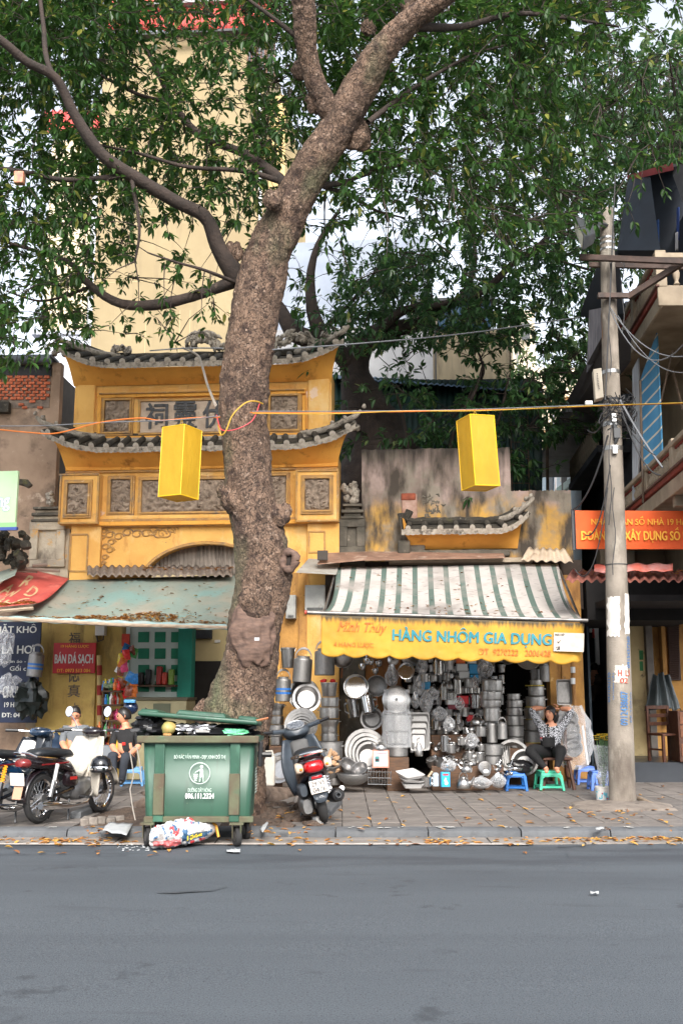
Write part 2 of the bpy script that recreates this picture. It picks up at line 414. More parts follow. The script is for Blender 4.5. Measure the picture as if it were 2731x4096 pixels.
moss=M('mossy_tile',rgb(70,64,54),rgb(46,43,38),s=6,r=.95,b=.5,bs=40,st=((rgb(140,130,116),14,.6,.72),(rgb(92,92,44),4,.6,.75)))
pale=M('lime_mortar',rgb(178,168,154),rgb(138,128,116),s=14,r=.95,b=.5,bs=60,st=((rgb(74,68,60),9,.52,.66),))
T=thing('temple_gate','ochre yellow temple gate with two tiers of upturned tiled roofs and carved panels','temple gate',TF.p(830,3120))

def tbox(name,x0,y0,x1,y1,d0,d1,m=och,bev=.012,par=T):
    mb=MB();TF.box(mb,x0,y0,x1,y1,d0,d1);return put(name,mb,m,par,bev=bev)
# walls (each storey a block behind its panels)
tbox('upper_wall',296,1500,1326,1775,-.7,0)
tbox('middle_wall',262,1830,1352,2110,-.7,-.02)
# ground storey: arch wall built as a grid with an arched hole
ax,ay,ar=823,2330,262
uc,zc=TF.uz(ax,ay,0);ua=TF.uz(ax+ar,ay,0)[0];ra=ua-uc;zt=TF.uz(ax,2172,0)[1]
ul,ur=TF.uz(380,2300,0)[0],TF.uz(1235,2300,0)[0];ztop=TF.uz(ax,2100,0)[1];zb=PZ
mb=MB();n=24
arc=[(uc-ra,zb)]+[(uc+ra*math.cos(PI-PI*i/n),zc+(zt-zc)*math.sin(PI*i/n)) for i in range(n+1)]+[(uc+ra,zb)]
pl=[TF.w(ul,zb,-.03)]+[TF.w(a,b,-.03) for a,b in arc]+[TF.w(ur,zb,-.03),TF.w(ur,ztop,-.03),TF.w(ul,ztop,-.03)]
k=len(arc)
vs=[TF.w(a,b,d) for d in (-.03,-.6) for a,b in arc];vs += [TF.w(max(ul,min(ur,a)),ztop,-.03) for a,b in arc]
mb.add(vs,[(i,i+1,2*k+i+1,2*k+i) for i in range(1,k-2)]+[(i,k+i,k+i+1,i+1) for i in range(k-1)])
mb.add([TF.w(ul,zb,-.03),TF.w(uc-ra,zb,-.03),TF.w(uc-ra,ztop,-.03),TF.w(ul,ztop,-.03),TF.w(uc+ra,zb,-.03),TF.w(ur,zb,-.03),TF.w(ur,ztop,-.03),TF.w(uc+ra,ztop,-.03)],[(0,1,2,3),(4,5,6,7)])
put('arch_wall',mb,och,T,smooth=30)
# archivolt lip
put('arch_moulding',MB().tube([TF.w(a,b,-.01) for a,b in arc[1:-1]],.035,6),trim,T)
for nm,x0,x1 in (('pilaster',262,384),('pilaster',1226,1356)):
    tbox(nm,x0,2092,x1,3100,-.7,.08)
for x0,x1,y0,y1 in ((276,352,2134,2288),(1232,1302,2122,2212)):    # sunk fields on the pilasters, framed
    for a,b,c_,d_ in ((x0,y0,x1,y0+7),(x0,y1-7,x1,y1),(x0,y0+7,x0+7,y1-7),(x1-7,y0+7,x1,y1-7)):
        tbox('field_frame',a,b,c_,d_,.07,.1,trim,.004)
# horizontal mouldings
for y0,y1,d,m in ((2058,2072,.05,och),(2072,2082,.09,trim),(2082,2098,.12,och2),(2098,2104,.07,trim)):
    tbox('moulding',386,y0,1230,y1,-.03,d,m,.006)
tbox('moulding',262,1858,1352,1874,-.03,.06,och2,.01);tbox('moulding',262,1876,1352,1884,-.03,.03,trim,.006)
tbox('moulding',292,1744,1330,1768,-.03,.1,pale,.02)
# upper storey: corner pilasters, recess frame
tbox('corner_pilaster',303,1537,378,1742,-.01,.055,och,.03);tbox('corner_pilaster',1230,1510,1318,1728,-.01,.055,och,.03)
for x0,y0,x1,y1 in ((388,1562,1222,1582),(388,1738,1222,1746),(388,1582,402,1738),(1208,1582,1222,1738)):
    tbox('recess_frame',x0,y0,x1,y1,-.01,.07,och2,.01)
tbox('recess_frame',396,1562,1216,1567,.05,.11,trim,.004)

def relief(x0,y0,x1,y1,d,seed,depth=.07,fr=8,nx=44,fm=trim,sunk=0.0,cut=.0):
    """A carved stucco panel: swirling relief in a moulded frame."""
    u0,z0=TF.uz(x0,y1,d);u1,z1=TF.uz(x1,y0,d);W,H=u1-u0,z1-z0;ny=max(12,int(nx*H/W))
    cs=[(random.Random(seed*31+i).uniform(.05,.95)*W,random.Random(seed*57+i).uniform(.05,.95)*H,random.Random(seed*91+i).choice((-1,1)),random.Random(seed+i).uniform(.1,.2)) for i in range(int(4+W*H*22))]
    def h(a,b):
        X,Z=a*W,b*H;best=0
        for (cx_,cz,sg,rr) in cs:
            dx,dz=X-cx_,Z-cz;r=math.hypot(dx,dz)
            if r<rr:
                th=math.atan2(dz,dx)*sg
                best=max(best,(1-r/rr) ** .4*(.55+.45*math.sin(th*2+r/rr*9)))
        best=max(best,.75*max(0,mn.noise((X*13+seed,Z*13,seed))+.25) ** .7)
        e=min(a,b,1-a,1-b);return depth*best*min(1,e*14+.15)
    mb=MB();mb.grid(lambda a,b:TF.w(u0+W*a,z0+H*b,d+h(a,b)),nx,ny)
    p=put('relief_panel',mb,gray,T,smooth=60)
    mb=MB();t=.035
    for k_ in (0,1):
        a=t*k_;dd=d+.06-.025*k_+sunk;q=t*(k_+1)
        TF.ubox(mb,u0-q,u1+q,z1+a,z1+q,d-.03,dd);TF.ubox(mb,u0-q,u1+q,z0-q,z0-a,d-.03,dd)
        TF.ubox(mb,u0-q,u0-a,z0-a,z1+a,d-.03,dd);TF.ubox(mb,u1+a,u1+q,z0-a,z1+a,d-.03,dd)
    put('frame',mb,fm,p,bev=.004)
    return p
relief(417,1602,522,1730,.012,1);relief(1082,1584,1192,1720,.012,2)
relief(442,1918,526,2050,.0,3);relief(566,1916,1026,2050,.0,4,.09,nx=120);relief(1062,1904,1146,2040,.0,5)
# name plate with three characters
pl_=tbox('name_plate',560,1600,1050,1726,-.01,.02,M('plate_stucco',rgb(196,176,156),rgb(172,152,134),s=5,r=.95,b=.3,bs=40,st=((rgb(130,114,100),7,.6,.75),)),.004)
for x0,y0,x1,y1 in ((552,1592,1058,1600),(552,1726,1058,1734),(552,1600,560,1726),(1050,1600,1058,1726)):
    tbox('frame',x0,y0,x1,y1,-.01,.055,trim,.004,pl_)
ink=M('slate_glaze',rgb(70,70,72),rgb(52,52,54),s=10,r=.45,b=.5,bs=30,st=((rgb(110,106,100),16,.62,.72),))
for ch,x0,y0,x1,y1 in (('祠',583,1612,674,1716),('靈',694,1606,790,1714),('伏',812,1602,902,1712)):
    o=text_on(TF,'character',ch,x0,y0,x1,y1,.03,ink,pl_,bold=.028)
    sm=o.modifiers.new('t','SOLIDIFY');sm.thickness=.025;sm.offset=0
# projecting corner boxes
for x0,y0,x1,y1,ix0,iy0,ix1,iy1,sd in ((235,1893,394,2095,268,1934,356,2058,6),(1182,1877,1354,2086,1219,1915,1318,2042,7)):
    tbox('corner_box',x0,y0,x1,y1,-.1,.22,och,.015)
    for a,b,c_,d_ in ((x0,y0,x1,y0+8),(x0,y1-8,x1,y1),(x0,y0+8,x0+8,y1-8),(x1-8,y0+8,x1,y1-8)):
        tbox('box_rim',a,b,c_,d_,.2,.25,trim,.006)
    relief(ix0,iy0,ix1,iy1,.225,sd,.075,sunk=.0)
# side pedestals
wst=M('weathered_lime',rgb(196,182,160),rgb(160,146,128),s=3,r=.95,b=.4,bs=30,st=((rgb(104,94,84),3,.52,.68,(1.5,1.5,.5)),(rgb(206,152,72),4,.6,.7)))
drk=M('sooty_plaster',rgb(112,104,92),rgb(70,66,58),s=3,r=.95,b=.5,bs=25,st=((rgb(150,140,126),7,.62,.72),(rgb(170,130,70),5,.68,.74)))
for (x0,x1,y0,y1,m) in ((117,258,2086,2268,wst),(1356,1460,2074,2216,drk)):
    p=tbox('wing',x0,y0,x1,3100,-.6,-.02,m,.02)
    for a,b,c_,d_ in ((x0,y0,x1,y0+34),(x0,y1-30,x1,y1),(x0,y0+34,x0+32,y1-30),(x1-34,y0+34,x1,y1-30)):
        tbox('wing_frame',a,b,c_,d_,-.03,.05,m,.012)
    w_=x1-x0
    for i,(k0,k1,e,d) in enumerate(((0,10,4,.08),(10,24,-8,.0),(24,36,2,.06),(36,50,-14,-.05),(50,60,-4,.03))):
        tbox('pedestal_course',x0-e+10,y0-k1,x1+e-10,y0-k0,-.5,d,m if i % 2 else drk,.01)
mb=MB()                                        # broken finials on the pedestals
for i in range(16):
    a,b=random.uniform(0,1),random.uniform(0,1)
    mb.blob(TF.p(188+22*a,2020-50*b,-.15-.1*random.random()),.045,.6,2.5,8,i)
    mb.blob(TF.p(1372+55*a,2010-75*b,-.1-.15*random.random()),.07,.6,2.5,8,i+40)
put('broken_finial',mb,pale,T,smooth=60,kind='stuff')
# cloud scroll in the spandrel
mb=MB()
for (cx_,cy_,r_) in ((1040,1385,60),(1000,1390,50),(960,1375,45),(1080,1360,40),(920,1385,40),(860,1390,40),(800,1380,38),(745,1405,36),(690,1395,34),(655,1370,24),(700,1440,30),(665,1470,30),(645,1410,20),(690,1490,30),(660,1535,24),(650,1570,16)):
    x_,y_=cx_*.638,1250+cy_*.638;c0=TF.p(x_,y_,-.03);rr=r_*.638*px(18.3)
    M4=TF.mat4(c0)
    pts=[M4 @ V((math.cos(t)*rr*(.35+.65*(1-t/8)),math.sin(t)*rr*.7*(.35+.65*(1-t/8)),.012)) for t in [i*.5 for i in range(15)]]
    mb.tube(pts,.016,5)
put('cloud_scroll',mb,trim,T)
# corrugated sheet in the arch
cor=M('fibre_cement',rgb(158,146,134),rgb(130,120,110),s=5,r=.95,st=((rgb(96,88,80),3,.54,.7,(4,4,.4)),))
def corr(fr,x0,y0,x1,y1,d0,d1,pitch=.075,amp=.016,n=None,mat=cor,name='corrugated_sheet',parent=None,skew=0,edge=0,**kw):
    """Corrugated sheet whose upper edge is at photo (x0..x1, y0) offset d0 and lower edge at y1 offset d1; ridges run down."""
    a,b=fr.p(x0,y0,d0),fr.p(x1,y0+skew,d0);c_,d_=fr.p(x0-edge,y1,d1),fr.p(x1+edge,y1+skew,d1)
    L=(b-a).length;n=int(L/pitch*8)
    nr=(c_-a).cross(b-a).normalized()
    if nr.z<0 and abs(d1-d0)>.02:nr=-nr
    mb=MB()
    def f(i,j):
        t=a.lerp(b,i);q=c_.lerp(d_,i);p=t.lerp(q,j)
        return p+nr*(amp*math.sin(2*PI*i*L/pitch))+V((0,0,.012*mn.noise((i*5,j*3,L))))
    mb.grid(f,n,5);o=put(name,mb,mat,parent,smooth=80,**kw)
    s_=o.modifiers.new('t','SOLIDIFY');s_.thickness=.006
    return o
corr(TF,575,2168,790,2300,-.32,-.30,parent=T,name='arch_infill_sheet');corr(TF,786,2166,1075,2300,-.30,-.28,parent=T,name='arch_infill_sheet')
tbox('passage_shade',390,2310,1225,3100,-1.6,-1.5,M('passage_shade',(.012,.011,.01),r=.9),0)  # near-black board stands in for the unlit depth behind the arch

# tiled roofs
def tile_mesh(L,r):
    mb=MB();n=10
    prof=[(r,0),(r*.92,.02),(r,.05),(r*.96,L)]
    mb.lathe(prof,n,Matrix.Rotation(-PI/2,4,'X'))
    mb.cur=1;mb.add([(r*.96*math.cos(2*PI*j/n),-.002,r*.96*math.sin(2*PI*j/n)) for j in range(n)]+[(0,-.012,0)],[(j,(j+1) % n,n) for j in range(n)])
    return mb.mesh('roof_tile',[moss,M('tile_cap',rgb(190,180,166),rgb(150,140,128),s=14,r=.95)],40)
TILE=tile_mesh(.62,.062)
def tiled_roof(fr,par,x_l,x_r,y_eave,y_ridge,y_body,bx_l,bx_r,lift,dd=.52,back=-.35,sp=.265,tip=.22,body_d=.03,soff=och2,rscale=1.0,tips=(1,1),ridge=True):
    ul,ze=fr.uz(x_l,y_eave,dd);ur,ze2=fr.uz(x_r,y_eave,dd);_,zr=fr.uz((x_l+x_r)/2,y_ridge,0)
    ze=fr.uz((x_l+x_r)/2,y_eave,dd)[1]
    bl,zb=fr.uz(bx_l,y_body,body_d);br,zb2=fr.uz(bx_r,y_body,body_d);zb=fr.uz((bx_l+bx_r)/2,y_body,body_d)[1]
    W=ur-ul
    def lf(t):
        e=max(0,1-min(t*(1 if tips[0] else 99),(1-t)*(1 if tips[1] else 99))/tip);return lift*e ** 2.2
    ro=bpy.data.objects
    mb=MB()                                     # roof bed
    def bed(a,b):
        z=ze+(zr-ze)*(b ** .8)+lf(a)*(1-.35*b)
        u=ul+W*a;u += (.5-a)*.35*b*(1 if lf(a)>0 else .2)
        return fr.w(u,z,dd+(back-dd)*b)
    mb.grid(bed,60,6)
    roof=put('roof',mb,moss,par,smooth=60)
    sm=roof.modifiers.new('t','SOLIDIFY');sm.thickness=.05;sm.offset=-1
    mb=MB()                                     # soffit cove
    def cove(a,b):
        u=(ul+.04+(W-.08)*a)*(1-b)+(bl+(br-bl)*a)*b
        z0=ze+lf(a)-.075;e=lf(a)/max(lift,.001)
        z=z0+(zb-z0)*(b ** (1.7+.8*e));return fr.w(u,z,(dd-.03)*(1-b) ** (.8)*1+body_d*b)
    mb.grid(cove,60,10);put('soffit',mb,soff,roof,smooth=60)
    mb=MB()                                     # scalloped mortar edge
    def edge(a,b):
        t=a;z=ze+lf(t)-.005;sc=abs(math.sin(PI*t*W/.09))*.018+.02*mn.noise((t*W*7,0,par.location.x+y_eave))
        return fr.w(ul+W*t,z+.02-b*(.085+sc),dd+.012-.02*b)
    mb.grid(edge,int(W/.022),3);put('eave_edging',mb,pale,roof)
    n=int(W/sp)
    for i in range(n):
        t=(i+.5)/n;p0=bed(t,0);p1=bed(t,.75);dv=(p1-p0)
        o=put('roof_tile',TILE,None,roof,p0+V((0,0,.035))+fr.n*.02,scale=(rscale*random.uniform(.9,1.05),dv.length/.62,rscale*random.uniform(.9,1.05)))
        o.rotation_mode='QUATERNION';o.rotation_quaternion=dv.to_track_quat('Y','Z')
    if ridge:
        mb=MB();pts=[]
        for i in range(41):
            t=i/40;pts.append(bed(t,.97)+V((0,0,.06+.03*mn.noise((t*14,1,0)))))
        mb.tube(pts,[.07+.02*mn.noise((i*.7,3,0)) for i in range(41)],8);put('ridge',mb,moss,roof)
    for sgn,ok in ((0,tips[0]),(1,tips[1])):  # hip ridges rising to the upturned corner tips
        if not ok:continue
        mb=MB();pts=[bed(sgn+(1-2*sgn)*.16*k,.9*k)+V((0,0,.06+.09*(1-k) ** 2)) for k in [1,.8,.6,.4,.2,0]]
        pts.append(pts[-1]+fr.u*(-.1 if sgn == 0 else .1)+V((0,0,.1)))
        mb.tube(pts,[.06,.065,.065,.06,.055,.05,.03],7)
        for k in range(7):mb.blob(pts[3+k // 2]+V((random.uniform(-.05,.05),random.uniform(-.05,.05),.03+random.uniform(0,.06))),.045,.7,3,7,k)
        put('corner_ridge',mb,pale,roof,smooth=60)
    return roof,bed
r1,bed1=tiled_roof(TF,T,222,1374,1446,1408,1534,296,1326,.36)
r2,bed2=tiled_roof(TF,T,160,1422,1786,1752,1868,264,1350,.36,back=-.05)
# ridge ornaments: broken dragons and a sun disc
mb=MB();rr=random.Random(5)
def swirl(cx_,cy_,rx,ry,n,s0,d=-.2):
    for i in range(n):
        a=rr.uniform(0,2*PI);k=rr.uniform(.5,1);p=TF.p(cx_+rx*k*math.cos(a),cy_-abs(ry*k*math.sin(a)),d+rr.uniform(-.06,.06))
        q=TF.p(cx_+rx*k*math.cos(a+.4)*1.1,cy_-abs(ry*k*math.sin(a+.4))*1.15-6,d+rr.uniform(-.06,.06))
        mb.tube([p,p.lerp(q,.5)+V((0,0,.03)),q],[.035,.04,.012],6)
        mb.blob(p,rr.uniform(.03,.055),.6,3,7,i+s0)
swirl(815,1400,78,68,55,0);swirl(1190,1392,90,62,46,90);swirl(480,1412,46,26,18,200);swirl(1330,1352,40,34,16,240);swirl(235,1420,24,18,8,260);swirl(1392,1722,40,40,22,300,.3)
put('ridge_ornament',mb,pale,r1,smooth=60,kind='stuff')

# ================================================================== weathered yard wall beside the gate
WF=Fr(P(1700,2200,18.1),-R(4.2))
wl=N('streaked_plaster');n_=wl;MATS['streaked_plaster']=wl.m
c=n_.mix(n_.ramp(n_.noise(1.7,(1,1,.8),detail=8),.42,.56),rgb(168,147,138),rgb(132,116,106))
z_=n_.n('SeparateXYZ');n_.l(n_.coord(),z_.inputs[0]);zz=z_.outputs['Z']
lowmask=n_.n('MapRange');lowmask.inputs['From Min'].default_value=5.5;lowmask.inputs['From Max'].default_value=4.4;n_.l(zz,lowmask.inputs['Value'])
a_=n_.n('Math',operation='ADD');n_.l(lowmask.outputs[0],a_.inputs[0]);n_.l(n_.noise(1.8,(1.4,1.4,.7),detail=9,off=2),a_.inputs[1])
c=n_.mix(n_.ramp(a_.outputs[0],.95,1.2),c,n_.mix(n_.ramp(n_.noise(3,detail=7,off=1),.42,.6),rgb(196,152,76),rgb(166,134,90)))
c=n_.mix(n_.ramp(n_.noise(2.2,(1,1,.9),detail=9,off=21),.47,.58),c,rgb(140,130,116))
c=n_.mix(n_.ramp(n_.noise(1.9,(1.7,1.7,.6),detail=9,off=7),.46,.62),c,rgb(72,64,56))
tp=n_.n('MapRange');tp.inputs['From Min'].default_value=5.2;tp.inputs['From Max'].default_value=6.2;n_.l(zz,tp.inputs['Value'])
a2=n_.n('Math',operation='ADD');n_.l(tp.outputs[0],a2.inputs[0]);n_.l(n_.noise(3,(2.6,2.6,.3),detail=9,off=11),a2.inputs[1])
c=n_.mix(n_.ramp(a2.outputs[0],.8,1.25),c,rgb(58,52,46))
n_.l(c,n_.b.inputs['Base Color']);n_.b.inputs['Roughness'].default_value=.95
bp=n_.n('Bump');bp.inputs['Strength'].default_value=.5;bp.inputs['Distance'].default_value=.03
n_.l(n_.noise(9,detail=10),bp.inputs['Height']);n_.l(bp.outputs[0],n_.b.inputs['Normal'])
YW=thing('yard_wall','streaked grey and yellow plaster wall with a stepped top above the striped awning','wall',WF.p(1800,3110))
def jag_top(x0,x1,y0,y1,d0,d1,mat,par,seed):
    mb=MB();n=60;a=WF.uz(x0,y0,d1)[0];b=WF.uz(x1,y0,d1)[0];zt=WF.uz((x0+x1)/2,y0,d1)[1];zb=WF.uz((x0+x1)/2,y1,d1)[1]
    top=[zt+.025*mn.noise((i*.45,seed,0))+.02*mn.noise((i*1.9,seed,0)) for i in range(n+1)]
    for d in (d1,d0):
        pass
    vs=[]
    for i in range(n+1):
        u=a+(b-a)*i/n;vs += [WF.w(u,zb,d1),WF.w(u,top[i],d1),WF.w(u,top[i],d0),WF.w(u,zb,d0)]
    fs=[]
    for i in range(n):
        o=i*4;fs += [(o,o+4,o+5,o+1),(o+1,o+5,o+6,o+2),(o+2,o+6,o+7,o+3)]
    fs += [(0,1,2,3),(4*n+3,4*n+2,4*n+1,4*n)]
    mb.add(vs,fs);return put('wall',mb,mat,par,smooth=30)
jag_top(1446,2038,1794,2262,-.3,0,MATS['streaked_plaster'],YW,1)
jag_top(2036,2282,1962,2262,-.32,-.02,MATS['streaked_plaster'],YW,5)
mb=MB();WF.box(mb,1606,1975,1668,2080,-.01,.05);put('pilaster_stub',mb,M('pink_plaster',rgb(190,160,146),rgb(150,112,92),s=5,r=.95,b=.4),YW,bev=.02)
mb=MB();WF.box(mb,1604,1972,1662,2000,-.01,.07);put('brick_stub',mb,M('red_brick',rgb(158,84,60),rgb(124,64,46),s=8,r=.95,b=.6),YW,bev=.02)
mb=MB();WF.box(mb,1670,2076,2080,2096,-.01,.1);WF.box(mb,1560,2200,2040,2226,-.01,.14);put('ledge',mb,drk,YW,bev=.02)
mb=MB()
for i in range(26):
    p=WF.p(random.uniform(1700,1765),random.uniform(1985,2065),.0);a=random.uniform(0,6)
    mb.tube([p,p+WF.u*.05*math.cos(a)+V((0,0,.05*math.sin(a))),p+WF.u*.08*math.cos(a+.6)+V((0,0,.08*math.sin(a+.6)))],[.012,.02,.008],5)
put('worn_relief',mb,drk,YW)
tiled_roof(WF,YW,1600,2116,2118,2098,2196,1640,2070,.3,dd=.42,back=.05,tip=.25,body_d=.02,rscale=.85,tips=(0,1))
mb=MB();WF.box(mb,1590,2160,1640,2215,-.01,.25);WF.box(mb,1630,2140,1700,2205,-.01,.12);put('broken_corner',mb,drk,YW,bev=.03)
# ================================================================== buildings behind
# cream tower
cream=M('cream_render',rgb(148,133,102),rgb(138,123,94),s=.5,r=.92,b=.1,bs=6,st=((rgb(122,108,84),.9,.55,.8,(2.5,2.5,.25)),(rgb(158,144,114),.5,.55,.75)))
BF=Fr(P(700,1400,34),-R(4.2))
tw=thing('apartment_tower','tall cream rendered tower with red corrugated top behind the temple gate','building',BF.p(700,2600))
mb=MB();BF.box(mb,362,120,1048,2700,-9,0);put('wall',mb,cream,tw)
mb=MB();BF.box(mb,1046,380,1130,2700,-8,-1.0);put('rear_wall',mb,M('tan_render',rgb(196,172,122),rgb(180,158,112),s=1,r=.9),tw)
jm=M('render_joint',rgb(186,168,130),r=.9)
for xx in (560,700,742,905):
    mb=MB();BF.box(mb,xx,1240,xx+1.4,2600,-.01,.006);put('render_joint',mb,jm,tw)
for yy in (830,1120):
    mb=MB();BF.box(mb,366,yy,1044,yy+1.5,-.01,.006);put('render_joint',mb,jm,tw)
redc=M('red_sheet',rgb(206,84,78),rgb(186,70,66),s=1,r=.6,st=((rgb(222,130,120),2,.55,.7,(3,3,.3)),))
corr(BF,430,-30,1110,122,.35,.3,pitch=.24,amp=.05,mat=redc,name='parapet_sheet',parent=tw)
dkg=M('dark_steel',rgb(60,62,66),rgb(44,46,50),s=4,r=.6)
for yy,h in ((118,9),(-4,10)):
    mb=MB();BF.box(mb,425,yy,1115,yy+h,.3,.55);put('parapet_rail',mb,dkg if yy>0 else M('grey_steel',rgb(150,150,150)),tw)
glass=M('dark_glass',rgb(40,46,54),r=.12,spec=.6)
wfm=M('brown_frame',rgb(120,84,70),rgb(100,70,60),s=5,r=.7)
for i in range(3):                               # window bay at the tower's shoulder
    mb=MB();BF.box(mb,990+i*38,150,1022+i*38,300,-.05,.04);o=put('window',mb,glass,tw)
    mb=MB()
    for q in (0,15,30):BF.box(mb,989+i*38+q,148,993+i*38+q,302,.0,.1)
    put('frame',mb,wfm,o)
# downpipe on the tower
wire('downpipe',[BF.p(1040,300,.12),BF.p(1040,900,.12),BF.p(1036,1400,.12)],.06,M('white_pvc',rgb(210,212,214),r=.5),tw)
# side house with a red roof, seen through the leaves
HF=Fr(P(300,500,46),-R(4.2))
hs2=thing('terrace_house','pale house with red corrugated roof behind the leaves near the cream tower','building',HF.p(280,2600))
mb=MB();HF.box(mb,150,560,480,2700,-8,0);put('wall',mb,M('pale_blue_render',rgb(214,220,230),rgb(200,206,218),s=1,r=.9),hs2)
corr(HF,180,440,470,530,-.5,.6,pitch=.35,amp=.06,mat=redc,name='roof_sheet',parent=hs2)
mb=MB();HF.box(mb,215,650,300,830,-.1,.02);o=put('window',mb,glass,hs2)
mb=MB()
for q in (0,40,80):HF.box(mb,213+q,648,219+q,832,-.05,.1)
put('frame',mb,M('white_frame',rgb(220,220,216)),o)
mb=MB();HF.box(mb,190,560,360,1320,.3,.35);put('facade_panel',mb,M('ochre_panel',rgb(214,200,168),rgb(196,180,150),s=1),hs2)
LF=Fr(P(250,1380,40),0)
lb=thing('white_annex','plain whitish blue block peeping over the brick house beside the tower','building',LF.p(240,2600))
mb=MB();LF.box(mb,128,1330,380,2700,-6,0);put('wall',mb,M('annex_render',rgb(206,212,226),rgb(196,202,216),s=.6,r=.9),lb)
mb=MB();LF.box(mb,124,1322,384,1336,-6.1,.1);put('coping',mb,M('annex_coping',rgb(190,196,210)),lb)

# grey rendered house behind the second tree
GF=Fr(P(1740,1500,25),-R(6.5))
gh=thing('rendered_house','grey and tan rendered house with blue sheet attic behind the leaning tree','building',GF.p(1700,2900))
g1=M('grey_render',rgb(166,166,168),rgb(146,147,150),s=.9,r=.9,st=((rgb(118,118,120),1.2,.55,.75,(1.5,1.5,.6)),))
g2=M('tan_streaked',rgb(160,146,120),rgb(128,116,96),s=1.2,r=.9,stretch=(3,3,.3),st=((rgb(100,92,78),1.2,.56,.72,(2.5,2.5,.3)),))
mb=MB();GF.box(mb,1040,1308,1742,2900,-5,0);put('wall',mb,g1,gh)
mb=MB();GF.box(mb,1742,1316,2066,2900,-5,-.04);put('side_wall',mb,g2,gh)
mb=MB();GF.box(mb,1060,960,1720,1309,-4,-.8);put('upper_wall',mb,M('bluegrey_render',rgb(150,158,172),rgb(128,136,150),s=.8,r=.9),gh)
blu=M('blue_sheet',rgb(62,92,118),rgb(48,74,98),s=2,r=.55,st=((rgb(92,104,108),2,.56,.72,(3,3,.4)),))
corr(GF,1700,1200,1962,1318,.02,.02,pitch=.16,amp=.03,mat=blu,name='attic_sheet',parent=gh);corr(GF,1640,1215,1750,1312,.03,.03,pitch=.16,amp=.03,mat=cor,name='attic_sheet',parent=gh)
mb=MB();GF.box(mb,1640,1188,1975,1202,-2,.2);put('attic_roof',mb,dkg,gh)
mb=MB();GF.box(mb,1936,1310,1944,1345,0,.12);GF.box(mb,1740,1308,1746,1700,0,.03);put('downpipe',mb,dkg,gh)
# dark green corrugated shed with a ladder
NF=Fr(P(1800,1800,22.5),-R(4.2))
grn=M('green_sheet',rgb(24,58,54),rgb(14,40,38),s=1.5,r=.6,st=((rgb(40,66,58),1.5,.56,.72,(3,3,.3)),))
sh=thing('sheet_shed','dark green corrugated metal shed with a steel ladder behind the yard wall','shed',NF.p(1800,2950))
corr(NF,1320,1508,2168,2950,0,0,pitch=.13,amp=.02,mat=grn,name='sheet_wall',parent=sh,skew=18)
corr(NF,1318,1496,2176,1512,-.3,.25,pitch=.13,amp=.015,mat=blu,name='eave_sheet',parent=sh,skew=60)
mb=MB();NF.box(mb,2150,1520,2172,2900,-4,.02);put('side_wall',mb,grn,sh)
mb=MB();NF.box(mb,1318,1520,2160,2950,-4,-.06);put('core',mb,grn,sh)
rust=M('rust_steel',rgb(96,78,62),rgb(70,60,52),s=5,r=.8)
ld=thing('wall_ladder','thin rusty steel ladder fixed to the dark green shed','ladder',NF.p(2075,2000,.15))
for xx in (2038,2106):wire('rail',[NF.p(xx,1340+(0 if xx<2050 else 60),.1),NF.p(xx+4,1700,.12),NF.p(xx+12,2040,.14)],.014,rust,ld)
for i in range(13):wire('rung',[NF.p(2039+i*.9,1570+i*33,.12),NF.p(2107+i*.9,1570+i*33,.12)],.011,rust,ld)
wire('drain_pipe',[NF.p(2150,1650,.3),NF.p(2180,1640,.3),NF.p(2186,1660,.3),NF.p(2190,2010,.3)],.035,rust,None,label='rusty vertical drain pipe at the corner of the green shed',cat='pipe',n=8)

# sunlit far house and blue house down the lane
FF=Fr(P(2180,1700,42),0)
fh=thing('far_house','pale sunlit house at the far end of the lane beyond the shed','building',FF.p(2180,2820))
sun_r=M('sunny_render',rgb(246,236,214),rgb(232,214,184),s=.5,r=.9,st=((rgb(206,180,150),.8,.57,.75,(1,1,.5)),))
mb=MB();FF.box(mb,2050,1470,2420,2900,-6,0);put('wall',mb,sun_r,fh)
mb=MB();FF.box(mb,2050,1240,2140,1472,-6,-.3);put('tower_wall',mb,sun_r,fh)
mb=MB()
for yy in (1585,1600,1720):FF.box(mb,2045,yy,2425,yy+5,0,.22)
put('string_course',mb,M('tan_band',rgb(214,178,130)),fh)
mb=MB();FF.box(mb,2066,1400,2074,1500,0,.1);FF.box(mb,2226,1500,2236,2700,0,.2);put('downpipe',mb,M('grey_pipe',rgb(140,140,144)),fh)
for q,(x0,y0) in enumerate(((2270,1690),(2330,1690),(2085,1290))):
    mb=MB();FF.box(mb,x0,y0,x0+34,y0+70,-.02,.03);put('window',mb,glass,fh)
SF=Fr(P(2260,2000,30),-R(35))
bh=thing('blue_house','pale blue house with green gutters down the lane beyond the yard wall','building',SF.p(2270,2850))
lbm=M('pale_blue_paint',rgb(206,224,236),rgb(190,210,226),s=1,r=.85)
gtm=M('green_trim',rgb(112,150,146),rgb(96,134,130),s=3,r=.7)
def quadwall(name,pts,mat,par,th=.12):
    mb=MB();mb.prism(pts,(th*.3,th,0));return put(name,mb,mat,par)
Yh=(33,24)
quadwall('wall',[P(2226,1725,33),P(2322,1545,24.5),P(2330,2960,24.5),P(2228,2960,33)],lbm,bh)
quadwall('eave',[P(2206,1716,33),P(2312,1520,24.5),P(2318,1545,24.4),P(2215,1735,32.9)],gtm,bh,.5)
quadwall('sill_band',[P(2226,1960,33),P(2320,1892,24.5),P(2322,1925,24.4),P(2228,1985,32.8)],gtm,bh,-.25)
w1=quadwall('window',[P(2242,1770,31.6),P(2262,1735,29.5),P(2264,1900,29.4),P(2244,1925,31.5)],glass,bh,-.08)
